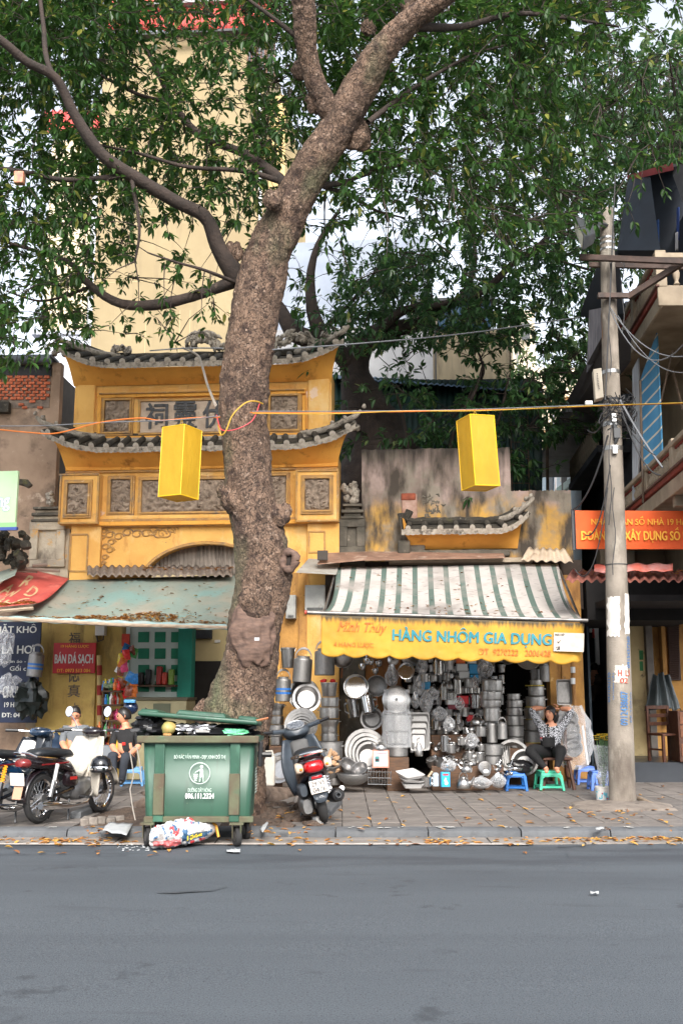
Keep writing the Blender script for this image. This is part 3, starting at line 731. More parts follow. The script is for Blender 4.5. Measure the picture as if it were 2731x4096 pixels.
quadwall('frame',[P(2239,1780,31.4),P(2243,1772,31.0),P(2245,1925,31.0),P(2241,1930,31.4)],M('white_frame',rgb(220,220,216)),w1,-.12)
quadwall('frame',[P(2251,1755,30.4),P(2254,1750,30.2),P(2256,1910,30.2),P(2253,1914,30.4)],M('white_frame',rgb(220,220,216)),w1,-.12)
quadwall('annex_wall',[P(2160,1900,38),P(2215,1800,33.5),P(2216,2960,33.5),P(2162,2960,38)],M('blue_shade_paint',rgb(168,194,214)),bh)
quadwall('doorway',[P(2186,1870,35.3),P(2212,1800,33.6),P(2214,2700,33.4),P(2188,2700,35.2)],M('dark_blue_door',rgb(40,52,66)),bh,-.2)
quadwall('eave',[P(2152,1905,38),P(2214,1795,33.4),P(2218,1815,33.2),P(2158,1925,37.8)],gtm,bh,.4)

# ================================================================== brick house on the left
LB=Fr(P(100,1900,18.9),-R(2))
lh=thing('brick_house','old brown plastered house with exposed orange brick patch beside the temple gate','house',LB.p(60,3120))
plm=M('brown_plaster',rgb(172,146,124),rgb(144,120,100),s=1.6,r=.95,b=.4,bs=14,st=((rgb(112,94,80),1.5,.54,.7),(rgb(196,174,154),4,.6,.72),(rgb(84,72,62),6,.66,.76)))
mb=MB();LB.box(mb,-180,1452,203,3140,-.2,0);put('wall',mb,plm,lh)
mb=MB();a=LB.p(203,1452,0);b_=LB.p(203,3140,0)
sidew=M('grey_side_plaster',rgb(96,90,84),rgb(74,70,66),s=1.5,r=.95,b=.4,bs=14)
mb.prism([(a.x-.02,a.y+.19,a.z),(a.x+.1,a.y+2.6,a.z),(a.x+.1,a.y+2.6,0),(a.x-.02,a.y+.19,0)],(-.2,0,0));put('side_wall',mb,sidew,lh)
br=M('orange_brick',rgb(206,118,80),rgb(178,92,62),s=10,r=.95,b=.4,bs=60,rnd=.22,st=((rgb(150,84,62),20,.6,.72),))
mort=M('brick_mortar',rgb(140,124,110),rgb(110,98,88),s=12,r=.97,b=.5)
mb=MB();LB.box(mb,-120,1500,200,1632,-.01,.012);bed_=put('brick_bed',mb,mort,lh)
bme=MB().box((0,0,0),(.205,.05,.052)).mesh('brick',br,30)
for r_ in range(11):
    yy=1508+r_*12.2
    for q in range(12):
        xx=-80+q*30+(r_ % 2)*14+random.uniform(-2,2)
        if xx>190 or (r_>7 and random.random()<.45) or xx<-20:continue
        if r_>7 and xx<60:continue
        p=LB.p(xx,yy,.012+random.uniform(0,.012))
        put('brick',bme,None,bed_,p,(0,random.uniform(-.03,.03),-R(2)+random.uniform(-.02,.02)),scale=(random.uniform(.8,1.02)*.55,1,random.uniform(.8,1)))
mb=MB();LB.box(mb,-180,1462,206,1505,-.05,.03);put('wall_plate',mb,M('black_timber',rgb(34,32,32)),lh)
mb=MB();mb.tube([LB.p(-180,1440,.12),LB.p(204,1437,.12)],.085,12);LB.box(mb,-180,1418,208,1428,-.3,.16);put('gutter_pipe',mb,M('grey_gutter',rgb(88,92,98),rgb(70,74,80),s=3,r=.6),lh)
wire('pipe_end',[LB.p(190,1462,.3),LB.p(192,1468,-.1)],.05,M('grey_gutter',rgb(88,92,98)),lh,n=12)
wire('hook',[LB.p(135,1420,.2),LB.p(138,1450,.24),LB.p(141,1478,.2)],.012,rust,lh)
# broken eave of the next roof at the far edge
mb=MB()
for i in range(40):mb.blob(P(random.uniform(-20,105),random.uniform(2130,2260),random.uniform(16.9,17.5)),random.uniform(.05,.1),.6,2.5,8,i)
for i in range(12):mb.tube([P(60+i*4,1925,17.0),P(100+i*2,1935+i,17.0)],.05,6)
put('ruined_eave',mb,moss,lh,kind='stuff',smooth=60)
# green shop sign
SG=Fr(P(20,2000,16.3),-R(8))
sg=thing('green_sign','pale green shop sign with white letters and blue base on the brick house','sign',SG.p(20,2120))
mb=MB();SG.box(mb,-160,1886,66,2110,-.06,0);put('panel',mb,M('pale_green_print',rgb(190,218,178),rgb(176,206,160),s=1.2,r=.5),sg,bev=.006)
mb=MB();SG.box(mb,-160,2110,66,2122,-.06,.004);put('base_strip',mb,M('blue_print',rgb(58,84,158),r=.5),sg)
mb=MB();SG.box(mb,-160,2092,66,2110,0,.003);put('lower_print',mb,M('green_print',rgb(140,190,130),r=.5),sg)
text_on(SG,'lettering','ong',-46,1990,42,2048,.006,M('lilac_outline',rgb(150,160,190),r=.5),sg,bold=.075)
text_on(SG,'lettering','ong',-44,1992,40,2046,.01,M('white_print',rgb(240,240,240),r=.5),sg,bold=.035)

# ================================================================== houses across the street, behind the camera
OS=random.Random(9);xx=-34.0;k=0
while xx<34:
    wd,hh=OS.uniform(4.5,7.5),OS.uniform(7,11);tn=('cream','grey','ochre','white','pale green','brick red')[k % 6]
    cl_=((206,190,158),(150,148,146),(198,150,84),(206,204,200),(158,178,160),(150,92,74))[k % 6]
    t=thing('street_house','%s house across the street, number %d along the row' % (tn,k+1),'house',(xx+wd/2,-19,0),group='houses across the street')
    put('wall',MB().box((xx+wd/2,-23,hh/2),(wd-.05,8,hh)),M('across_'+tn.replace(' ','_'),rgb(*cl_),rgb(*[c_-24 for c_ in cl_]),s=.7,r=.9),t)
    put('shop_opening',MB().box((xx+wd/2,-18.98,1.5),(wd*.7,.1,2.8)),M('across_shutter',rgb(70,66,64),r=.7),t)
    for fz in range(1,int(hh/3.2)):
        for wx in (.28,.72):put('window',MB().box((xx+wd*wx,-18.98,fz*3.2+1.6),(1.1,.08,1.5)),glass,t)
    put('cornice',MB().box((xx+wd/2,-18.9,hh+.1),(wd,.5,.25)),M('across_cornice',rgb(170,164,154)),t)
    xx += wd;k += 1

nb=thing('stucco_house','plain cream stucco house beside the brick house beyond the picture edge','house',(-9.5,19,0))
put('wall',MB().box((-9.6,21.2,3.4),(6.3,4.4,6.8)),bei_n := M('cream_stucco',rgb(184,170,140),rgb(160,146,120),s=1.2,r=.9),nb)
put('roof',MB().box((-9.6,21.2,6.9),(6.6,4.9,.2)),moss,nb);put('shop_opening',MB().box((-9.2,19.0,1.4),(3.6,.1,2.6)),M('across_shutter',rgb(70,66,64)),nb)
for wx in (-11,-8.4):put('window',MB().box((wx,19.0,4.6),(1,.08,1.4)),glass,nb)
# ================================================================== trees
D=1.7417                                       # the display copy of the photo was this much smaller
def dpt(x,y,Y):return P(x*D,y*D,Y)
bark=N('bark');n_=bark;MATS['bark']=bark.m
vo=n_.n('TexVoronoi',feature='DISTANCE_TO_EDGE');vo.inputs['Scale'].default_value=17
wp=n_.n('VectorMath',operation='ADD');nz=n_.n('TexNoise');nz.inputs['Scale'].default_value=5;nz.inputs['Detail'].default_value=6
sc_=n_.n('VectorMath',operation='SCALE');sc_.inputs['Scale'].default_value=.45
co_=n_.coord((1.2,1.2,.75));n_.l(co_,nz.inputs['Vector']);n_.l(nz.outputs['Color'],sc_.inputs[0]);n_.l(co_,wp.inputs[0]);n_.l(sc_.outputs[0],wp.inputs[1]);n_.l(wp.outputs[0],vo.inputs['Vector'])
ed=n_.ramp(vo.outputs['Distance'],.0,.07)
c=n_.mix(n_.ramp(n_.noise(2.6,detail=9),.35,.65),rgb(124,100,83),rgb(88,70,58))
c=n_.mix(n_.ramp(n_.noise(22,detail=8,off=3),.54,.74),c,rgb(138,116,100))
c=n_.mix(n_.ramp(n_.noise(2.2,detail=7,off=6),.58,.7),c,rgb(88,70,58))
c=n_.mix(n_.ramp(n_.noise(6,detail=8,off=17),.54,.62),c,rgb(74,57,48))
c=n_.mix(n_.ramp(n_.noise(13,detail=6,off=27),.6,.68),c,rgb(150,128,112))
c=n_.mix(n_.ramp2(ed,.2,1),rgb(52,40,34),c)
c=n_.mix(n_.ramp(n_.noise(1.1,(1,1,.5),detail=8,off=12),   .54,.7),c,rgb(100,102,76))
n_.l(c,n_.b.inputs['Base Color']);n_.b.inputs['Roughness'].default_value=.92
bp=n_.n('Bump');bp.inputs['Strength'].default_value=1;bp.inputs['Distance'].default_value=.06
hm=n_.mix(.45,ed,n_.noise(40,detail=8));n_.l(hm,bp.inputs['Height']);n_.l(bp.outputs[0],n_.b.inputs['Normal'])
bark2=M('shaded_bark',rgb(58,47,41),rgb(40,33,29),s=6,r=.92,b=.7,bs=30,st=((rgb(80,67,58),9,.6,.75),))  # bark of shaded branches: the shade is put into the colour
scar=M('healed_scar',rgb(112,89,77),rgb(78,61,53),s=7,r=.85,b=.5,bs=22,stretch=(1,1,3))

def limb(mb,pts,n=14,k=6,lump=.06,fine=.03,seed=0,plate=0):
    """pts: (display x, y, depth, width in display px) -> bumpy tapering tube; returns sampled centre line."""
    sp=smooth_path(pts,k)
    if plate:sp=[(a,b,c_,d_*max(.62,abs(sp[min(i+1,len(sp)-1)][1]-sp[max(i-1,0)][1])/math.hypot(sp[min(i+1,len(sp)-1)][0]-sp[max(i-1,0)][0],sp[min(i+1,len(sp)-1)][1]-sp[max(i-1,0)][1]))) for i,(a,b,c_,d_) in enumerate(sp)]
    P3=[dpt(a,b,c_) for a,b,c_,d_ in sp];RR=[max(.004,d_*D*px(c_)/2) for a,b,c_,d_ in sp]
    vs=[];up=V((0,-1,0));m=len(P3)
    for i in range(m):
        t=(P3[min(i+1,m-1)]-P3[max(i-1,0)]).normalized();a=t.cross(up)
        a=a.normalized() if a.length>1e-5 else t.orthogonal().normalized();b=a.cross(t).normalized()
        for j in range(n):
            q=2*PI*j/n;d=a*math.cos(q)+b*math.sin(q);p=P3[i]+d*RR[i]
            h=lump*mn.noise(p*3.1+V((seed,0,0)))+fine*mn.noise(p*11)+(.018/max(RR[i],.05)*.25)*mn.noise(p*26)
            if plate:
                pw=p+V((.05,.05,.02))*mn.noise(p*5);f1=mn.voronoi(V((pw.x*13,pw.y*13,pw.z*9)))[0];h += plate/RR[i]*(min(1,(f1[1]-f1[0])*3.2)-.6+.7*mn.noise(p*17))
            vs.append(p+d*RR[i]*h)
    mb.add(vs,[(i*n+j,i*n+(j+1) % n,(i+1)*n+(j+1) % n,(i+1)*n+j) for i in range(m-1) for j in range(n)]+[tuple((m-1)*n+j for j in range(n))])
    return list(zip(P3,RR))

TY=13.1
t1=thing('street_tree','massive leaning street tree with flaking brown bark rising behind the green dumpster','tree',(TREE.x,TREE.y,PZ))
mb=MB();sk=[]
sk += limb(mb,[(520,1900,TY,190),(525,1830,TY,165),(530,1760,TY,152),(537,1700,TY,148),(546,1650,TY,150),(556,1600,TY,144),(568,1550,TY,132),(580,1480,TY,122),(592,1400,TY,126),(606,1330,TY,130),(602,1270,TY,126),(584,1190,TY,122),(571,1100,TY,114),(562,1000,TY,112),(561,900,TY,114),(571,800,TY-.05,119),(588,700,TY-.1,121),(611,600,TY-.15,118),(643,520,TY-.25,113),(684,440,TY-.35,109),(732,360,TY-.5,106),(776,290,TY-.6,103),(832,190,TY-.8,97),(874,120,TY-1,90),(935,55,TY-1.2,97),(1003,0,TY-1.4,92),(1080,-70,TY-1.6,80),(1160,-150,TY-1.8,60)],96,18,.1,.05,0,.011)
put('trunk',mb,MATS['bark'],t1,smooth=180)
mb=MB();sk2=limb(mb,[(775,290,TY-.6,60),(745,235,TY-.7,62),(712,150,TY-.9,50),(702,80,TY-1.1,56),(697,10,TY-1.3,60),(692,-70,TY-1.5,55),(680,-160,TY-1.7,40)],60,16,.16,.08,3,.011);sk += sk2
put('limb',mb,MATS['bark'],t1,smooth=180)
BR=[[(548,640,TY,55),(505,575,TY-.2,40),(472,500,TY-.4,34),(400,460,TY-.6,33),(300,400,TY-.9,33),(230,350,TY-1.1,30),(170,260,TY-1.3,27),(130,180,TY-1.5,23),(60,140,TY-1.7,24),(0,90,TY-1.9,22),(-80,40,TY-2.1,18)],
      [(175,265,TY-1.3,18),(112,150,TY-1.2,14),(100,60,TY-1.1,12),(88,-40,TY-1,9)],
      [(280,405,TY-.9,16),(150,412,TY-.8,13),(60,395,TY-.8,12),(-30,380,TY-.7,9)],
      [(540,645,TY,34),(480,668,TY+.1,24),(400,692,TY+.2,26),(320,702,TY+.35,24),(260,690,TY+.45,22),(200,648,TY+.6,18),(160,603,TY+.7,13),(90,578,TY+.9,10),(-20,545,TY+1,7)],
      [(212,656,TY+.6,9),(140,682,TY+.7,7),(85,690,TY+.8,6),(15,668,TY+.8,4)],
      [(662,430,TY-.3,30),(625,395,TY-.1,24),(560,352,TY+.2,22),(480,320,TY+.5,20),(440,292,TY+.7,18),(395,230,TY+.9,16),(340,120,TY+1.1,12),(280,30,TY+1.3,10),(260,-50,TY+1.4,8)],
      [(400,235,TY+.9,11),(330,220,TY+.9,10),(275,195,TY+.8,9),(190,150,TY+.8,6)],
      [(650,418,TY-.2,16),(560,392,TY-.3,13),(430,382,TY-.5,10),(320,352,TY-.6,8),(220,330,TY-.8,5)],
      [(735,425,TY-.3,18),(790,418,TY,13),(830,402,TY+.2,12),(900,382,TY+.5,10),(980,365,TY+.9,7),(1080,330,TY+1.3,5)],
      [(745,430,TY-.2,10),(800,445,TY+.2,9),(862,482,TY+.6,7),(930,500,TY+1,4)],
      [(845,280,TY-.7,16),(920,222,TY-.5,12),(1000,170,TY-.3,10),(1100,120,TY,8),(1220,90,TY+.3,5)],
      [(950,60,TY-1.2,26),(1060,60,TY-1,18),(1180,30,TY-.8,13),(1300,40,TY-.5,9),(1420,60,TY-.2,6)],
      [(700,100,TY-1,18),(640,50,TY-1.1,12),(560,-10,TY-1.2,8)],
      [(300,400,TY-.9,12),(320,520,TY-.9,8),(310,600,TY-.8,5)],
      [(545,650,TY-.05,10),(470,620,TY-.5,8),(400,600,TY-.6,6),(340,580,TY-.6,4)]]
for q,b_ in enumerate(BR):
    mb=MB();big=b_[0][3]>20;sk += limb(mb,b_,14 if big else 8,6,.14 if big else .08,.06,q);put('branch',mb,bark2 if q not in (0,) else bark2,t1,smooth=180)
# knots, burls, a healed hollow and cut stubs
mb=MB()
for (x,y,r,dz,s_) in ((528,1142,24,-.18,1),(548,1152,30,-.2,2),(512,1130,15,-.16,3),(640,1184,25,-.15,4),(654,1172,15,-.08,5),(585,1385,36,-.3,6),(537,578,22,-.12,8),(730,230,30,-.25,9),(690,160,22,-.22,10),(845,62,18,-.2,11),(628,458,22,-.25,12),(820,310,34,-.1,13),(960,20,40,-.1,14),(500,1630,30,-.15,15),(470,1640,26,0,16)):
    mb.blob(dpt(x,y,TY+dz-(.4 if y<500 else 0)),r*D*px(TY),.35,2.2,22,s_,(1,.7,1.15))
put('knot',mb,MATS['bark'],t1,smooth=180,kind='stuff')
mb=MB();p=dpt(580,1455,TY-.28);mb.blob(p,.34,.25,2.4,60,21,(.82,.4,1.3));mb.blob(dpt(590,1395,TY-.26),.18,.3,2.4,40,25,(.9,.5,1.1));mb.v=[tuple(V(v)+(V(v)-p).normalized()*(.012*math.sin((V(v)-p).length*95)+.02*mn.noise(V(v)*9))) for v in mb.v];put('burl',mb,scar,t1,smooth=180)
mb=MB();c0=dpt(664,1288,TY-.24);ring=[c0+V((math.cos(q)*.085*(1+.15*math.sin(2*q)),-.03*math.cos(q) ,math.sin(q)*.115)) for q in [2*PI*i/16 for i in range(17)]]
mb.tube(ring,[.05+.012*math.sin(i*1.7) for i in range(17)],9,cap=False);put('hollow_rim',mb,scar,t1,smooth=180)
mb=MB();mb.blob(c0+V((0,.03,0)),.07,.2,2,12,3,(1,.3,1.3));put('hollow',mb,M('hollow_dark',rgb(46,38,34),r=.95),t1)
mb=MB();mb.box(dpt(590,1468,TY-.68),(.06,.012,.035));put('number_tag',mb,M('tin_tag',rgb(190,192,196),r=.4,m=.6),t1)
# root flare and roots
mb=MB()
for q,(x,y,x2,y2,r0) in enumerate(((520,1740,380,1795,60),(530,1745,300,1850,55),(560,1750,440,1860,60),(590,1750,660,1830,60),(600,1745,720,1815,45),(545,1750,330,1822,40))):
    a,b_=G(x*D,y*D+140,PZ),G(x2*D,y2*D,PZ);a=V((TREE.x+(a.x-TREE.x)*.3,TREE.y-.1,PZ+.15));b_.z=PZ-.02
    pts=[a.lerp(b_,i/8)+V((.05*math.sin(i*1.7+q),0,.14*(1-i/8) ** 2)) for i in range(9)]
    mb.tube(pts,[r0*D*px(TY)/2*(1.25-.85*i/8) for i in range(9)],10)
put('root',mb,M('root_bark',rgb(126,108,94),rgb(92,78,68),s=7,r=.95,b=.8,bs=26,st=((rgb(70,58,50),6,.56,.7),)),t1,smooth=180,kind='stuff')

# second tree, behind the gate
T2Y=20.6
t2=thing('yard_tree','dark leaning tree growing behind the temple gate and yard wall','tree',dpt(850,1250,T2Y))
mb=MB();sk_b=limb(mb,[(890,1240,T2Y,300),(880,1100,T2Y,230),(862,1010,T2Y,160),(838,940,T2Y,120),(818,860,T2Y,70),(822,810,T2Y,62),(850,775,T2Y,54),(905,755,T2Y,40),(960,745,T2Y-.1,34),(1000,718,T2Y-.3,28)],20,7,.12,.06,5)
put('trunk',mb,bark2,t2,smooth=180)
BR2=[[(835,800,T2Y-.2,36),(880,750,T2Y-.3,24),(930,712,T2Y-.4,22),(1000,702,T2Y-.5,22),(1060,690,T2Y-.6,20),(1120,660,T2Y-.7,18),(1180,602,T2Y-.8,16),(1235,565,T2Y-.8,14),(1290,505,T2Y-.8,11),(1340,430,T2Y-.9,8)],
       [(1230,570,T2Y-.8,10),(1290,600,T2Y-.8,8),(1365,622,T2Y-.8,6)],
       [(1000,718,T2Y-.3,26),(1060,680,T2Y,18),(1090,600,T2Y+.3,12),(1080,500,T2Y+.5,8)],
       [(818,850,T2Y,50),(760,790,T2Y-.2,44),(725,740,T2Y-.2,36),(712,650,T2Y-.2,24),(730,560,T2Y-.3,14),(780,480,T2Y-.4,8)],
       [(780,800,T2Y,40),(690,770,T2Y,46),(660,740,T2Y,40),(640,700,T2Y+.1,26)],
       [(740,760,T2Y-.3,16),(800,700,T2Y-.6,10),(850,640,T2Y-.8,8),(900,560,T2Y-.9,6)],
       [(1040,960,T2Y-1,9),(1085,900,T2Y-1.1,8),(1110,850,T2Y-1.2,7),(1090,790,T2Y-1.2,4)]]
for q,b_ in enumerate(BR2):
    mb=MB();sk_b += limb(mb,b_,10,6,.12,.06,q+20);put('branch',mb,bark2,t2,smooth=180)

# ---------------- foliage: whorls of long leaves at the ends of twigs grown from the limbs
GRID1=['9998778999999876','9998777999999863','9987667888899851','8877456898878642','7756535998776331','5677436786677532',
         '5785546655665433','5666666754555322','5654345434444420','5641123212333100','4631222111111000','4622222100000000','5412110000000000','3000000000000000']
GRID2=['0000000000000000','0000000000000000','0000000000035544','0000000001255667','0000000112356777','0000000222445677',
         '0000000233456776','0000000222456764','0000000223456772','0000000268657740','0000000378786510','0000000577774410','0000000411112720','0000000111126610','0000000012344310','0000000001232000','0000000001121000']
leafm={}
def leaf_mat(name,a,b,c3,tr):
    n=N(name);g=n.n('NewGeometry');cr=n.n('ValToRGB');e=cr.color_ramp.elements
    e[0].color=(*a,1);e[1].color=(*b,1);x=cr.color_ramp.elements.new(.93);x.color=(*b,1);e[-1].color=(*c3,1)
    n.l(g.outputs['Random Per Island'],cr.inputs[0]);n.l(cr.outputs[0],n.b.inputs['Base Color'])
    n.b.inputs['Roughness'].default_value=.38;n.b.inputs['Specular IOR Level'].default_value=.45
    tl=n.n('BsdfTranslucent');mx=n.n('MixShader');mx.inputs[0].default_value=tr
    hsv=n.n('HueSaturation');hsv.inputs['Value'].default_value=1.6;hsv.inputs['Hue'].default_value=.48;n.l(cr.outputs[0],hsv.inputs['Color']);n.l(hsv.outputs[0],tl.inputs['Color'])
    n.l(n.b.outputs[0],mx.inputs[1]);n.l(tl.outputs[0],mx.inputs[2]);n.l(mx.outputs[0],n.o.inputs['Surface'])
    return n.m
LM1=leaf_mat('leaf_green',rgb(34,64,28),rgb(58,92,38),rgb(140,142,70),.42)
LM2=leaf_mat('leaf_dark',rgb(40,70,42),rgb(64,100,54),rgb(130,140,84),.35)
THICK=[(p,r) for p,r in sk if r>.09][::2]
def crown(grid,gy0,ylo,yhi,per,leaf_l,skel,tree,mat,seed,name='crown',nleaf=(6,9),twigs=True):
    """Fill a volume (photo cells x a depth range) with leaf whorls; each whorl hangs on a twig joined to the nearest wood."""
    rg=random.Random(seed);cent=[]
    for gi,rw in enumerate(grid):
        for gj,ch in enumerate([rw[0]]*3+list(rw)+[rw[-1]]*2,-3):
            k=int(ch)
            if not k:continue
            wnt=per*(k/9) ** 1.35
            c_=int(wnt)+(rg.random()<wnt % 1)
            for _ in range(c_):
                x=(gj+rg.uniform(-.15,1.15))*98;y=gy0+(gi+rg.uniform(-.15,1.15))*70
                Yd=rg.uniform(ylo,yhi);p=dpt(x,y,Yd)
                if mn.noise(p*1.25+V((seed,0,0)))+.25*mn.noise(p*3.3)<-.09+(.10 if k<4 else-.03 if k<8 else-.2):continue
                if Yd<TY+.3 and any((abs((q.x-EYE.x)/q.y-p.x/p.y)<(r+.12)/q.y and abs((q.z-EYE.z)/q.y-(p.z-EYE.z)/p.y)<(r+.12)/q.y) for q,r in THICK):continue
                cent.append(p)
        # side margins beyond the frame
    from mathutils.kdtree import KDTree
    SK=np.array([list(p) for p,r in skel]);cen=np.array([list(p) for p in cent])
    order=np.argsort(((cen[:,None,::1]-SK[None,::3]) ** 2).sum(2).min(1));tw=MB();nodes=SK.copy();extra=[]
    kd=None;kn=0
    allv=[];allf=[]
    for oi in order:
        c_=V(cen[oi])
        if twigs:
            if kd is None or len(extra)>1.25*kn+60:
                kd=KDTree(len(SK)+len(extra));kn=len(extra)
                for ii,pp in enumerate(list(SK)+extra):kd.insert(pp,ii)
                kd.balance()
            a,_,L=kd.find(c_)
            if L<1.9:
                mid=a.lerp(c_,.5)+V((rg.uniform(-.08,.08),rg.uniform(-.08,.08),.06))*min(1,L)
                r0=.004+.004*min(1.5,L);tw.tube([a,mid,c_],[r0*1.5,r0,.003],4,cap=False)
                extra.append(list(mid));extra.append(list(c_))
            ax=(c_-a).normalized() if L>1e-4 else V((0,0,1))
        else:ax=V((rg.uniform(-1,1),rg.uniform(-1,1),rg.uniform(-.2,.6))).normalized()
        ax=(ax+V((0,0,-.15))).normalized();o1=ax.orthogonal().normalized();o2=ax.cross(o1)
        for q in range(rg.randint(*nleaf)):
            an=q*2.4+rg.uniform(-.5,.5);spread=rg.uniform(.7,1.25)
            d=(ax*math.cos(spread)+(o1*math.cos(an)+o2*math.sin(an))*math.sin(spread)+V((0,0,-.35))).normalized()
            L=leaf_l*rg.uniform(.5,1.25);W=L*rg.uniform(.17,.23);b0=c_+ax*rg.uniform(-.12,.02)+d*.02
            sd_=d.cross(V((rg.uniform(-.4,.4),rg.uniform(-.4,.4),1)));sd_=sd_.normalized() if sd_.length>1e-4 else d.orthogonal().normalized()
            nrm=sd_.cross(d);dr=V((0,0,-.12*L))
            i0=len(allv)
            allv += [b0,b0+d*L*.33+sd_*W+nrm*W*.3,b0+d*L*.7+sd_*W*.8+nrm*W*.25+dr*.4,b0+d*L+dr,b0+d*L*.7-sd_*W*.8+nrm*W*.25+dr*.4,b0+d*L*.33-sd_*W+nrm*W*.3]
            allf += [(i0,i0+1,i0+2,i0+3),(i0,i0+3,i0+4,i0+5)]
    me=bpy.data.meshes.new(name);me.from_pydata([tuple(v) for v in allv],[],allf);me.materials.append(mat);me.update()
    put(name,me,None,tree,kind='stuff')
    if twigs:put('twigs',tw,bark2,tree,smooth=60,kind='stuff')
    return len(allf) // 2
n1=crown(GRID1,-120,12.0,16.4,126,.128,sk,t1,LM1,3)
n2=crown(GRID2,-50,17.8,22.6,150,.165,sk_b,t2,LM2,11)
print('leaves',n1,n2)
ys=thing('yard_shrub','leafy shrub with long leaves growing behind the streaked yard wall','shrub',dpt(1000,1230,19.3))
mb=MB();sk4=[]
for q,b_ in enumerate(([(1000,1230,19.3,14),(1040,1000,19.2,10),(1090,900,19.1,8),(1110,830,19.1,4)],[(960,1230,19.4,12),(930,980,19.3,8),(900,880,19.2,4)],[(1060,1230,19.3,12),(1140,980,19.2,8),(1170,860,19.1,4)])):sk4 += limb(mb,b_,8,6)
put('stem',mb,bark2,ys,smooth=180,kind='stuff')
crown(['0000000012333300','0000000023333300','0000000124444400','0000000235544300','0000000135532000'],770,18.7,19.7,64,.17,sk4,ys,LM2,23)
# a third, paler tree far behind on the right
T3=thing('lane_tree','pale green tree standing far behind over the lane roofs','tree',P(2500,2800,36))
mb=MB();sk3=limb(mb,[(1500,1700,36,40),(1500,1000,36,30),(1490,600,36,24),(1480,400,36,18),(1470,250,36,10)],10,6);put('trunk',mb,bark2,T3,smooth=180)
G3=['0000000000001123','0000000000012356','0000000000123467','0000000000134677','0000000000134677','0000000000134676','0000000000134565','0000000000124430','0000000000012200','0000000000012210','0000000000035610','0000000000046720','0000000000035610']
crown(G3,0,31,39,42,.34,sk3,T3,leaf_mat('leaf_pale',rgb(64,88,56),rgb(96,118,76),rgb(150,156,110),.3),17,twigs=False)
# ================================================================== shop on the right: piers, interior, awning
SFm=Fr(P(1750,2600,18.0),-R(4.2))
ochd=M('dingy_ochre',rgb(190,142,76),rgb(156,112,62),s=2.2,r=.92,b=.3,bs=20,st=((rgb(120,84,50),2.4,.52,.72,(2,2,.5)),(rgb(90,66,44),7,.62,.74),(rgb(216,184,130),6,.66,.75)))
brn=M('shaded_stained_wall',rgb(150,100,52),rgb(110,72,42),s=2.5,r=.92,b=.3,bs=20,st=((rgb(74,52,36),3,.54,.72,(1.6,1.6,.6)),(rgb(186,136,72),5,.62,.74)))  # brown ochre with shade put into its colour, plus real stains
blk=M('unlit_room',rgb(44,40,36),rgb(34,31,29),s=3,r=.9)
shop=thing('hardware_shop','narrow open shop front with ochre piers below the striped awning','shop',SFm.p(1750,3110))
def sbox(name,x0,y0,x1,y1,d0,d1,m,bev=.006,par=shop,fr=SFm):
    mb=MB();fr.box(mb,x0,y0,x1,y1,d0,d1);return put(name,mb,m,par,bev=bev)
sbox('pier',1120,2290,1345,3130,-.3,0,ochd);sbox('pier_strip',1192,2380,1250,3130,-.01,.06,ochd);sbox('pier_strip',1300,2300,1340,2640,-.01,.1,M('dark_board',rgb(60,48,38)))
sbox('wall',1345,2300,1602,3130,-.3,-.06,brn);sbox('pier',2198,2300,2334,3126,-.4,.08,ochd);sbox('pier_strip',2252,2600,2300,3126,.07,.13,ochd)
sbox('lintel',1330,2244,2330,2440,-.3,-.07,M('dark_timber',rgb(58,46,38),rgb(42,34,28),s=5,r=.85))
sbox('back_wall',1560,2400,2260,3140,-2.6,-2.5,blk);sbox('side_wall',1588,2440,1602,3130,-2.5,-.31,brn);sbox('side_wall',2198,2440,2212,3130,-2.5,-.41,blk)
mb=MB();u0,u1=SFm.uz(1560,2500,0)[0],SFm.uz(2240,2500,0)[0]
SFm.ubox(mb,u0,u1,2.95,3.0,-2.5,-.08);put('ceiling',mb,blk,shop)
mb=MB();SFm.ubox(mb,u0,u1,PZ-.05,PZ+.04,-2.5,-.05);put('floor',mb,M('shop_floor',rgb(90,82,76),rgb(70,64,60),s=4,r=.8),shop)
wood=M('shelf_wood',rgb(96,68,46),rgb(70,50,36),s=8,r=.7,stretch=(1,6,6))
sh_z=[]
for yy in (2705,2800,2895,2980):
    z=SFm.uz(1850,yy,-1.0)[1];mb=MB();SFm.ubox(mb,SFm.uz(1640,yy,-1)[0],SFm.uz(2010,yy,-1)[0],z-.03,z,-1.5,-.95);put('shelf',mb,wood,shop);sh_z.append(z)
# boxes fixed on the pier, sheets and flashings above
mtl=M('painted_steel_grey',rgb(178,178,172),rgb(150,150,146),s=4,r=.5,st=((rgb(118,108,96),5,.6,.74),))
for (x0,y0,x1,y1,lb_) in ((1219,2340,1300,2444,'tall pale grey meter box on the pier beside the striped awning'),(1143,2380,1182,2474,'small grey meter box half hidden behind the big trunk')):
    mb=MB();SFm.box(mb,x0,y0,x1,y1,.02,.2);t=thing('meter_box',lb_,'meter box',SFm.p((x0+x1)/2,y1,.1));put('case',mb,mtl,t,bev=.008)
    mb=MB();SFm.box(mb,x0+5,y0+6,x1-5,y1-14,.195,.206);put('door',mb,mtl,t,bev=.003)
    for k in range(7):
        mb=MB();SFm.box(mb,x0+8,y1-12+k*1.4,x1-8,y1-11.4+k*1.4,.2,.204);put('louver',mb,dkg,t)
fl=M('grey_flashing',rgb(164,160,152),rgb(136,132,124),s=3,r=.7,st=((rgb(120,88,66),4,.6,.72),))
rsf=M('rusty_flashing',rgb(150,116,96),rgb(118,90,74),s=4,r=.85,st=((rgb(178,156,140),5,.56,.7),))
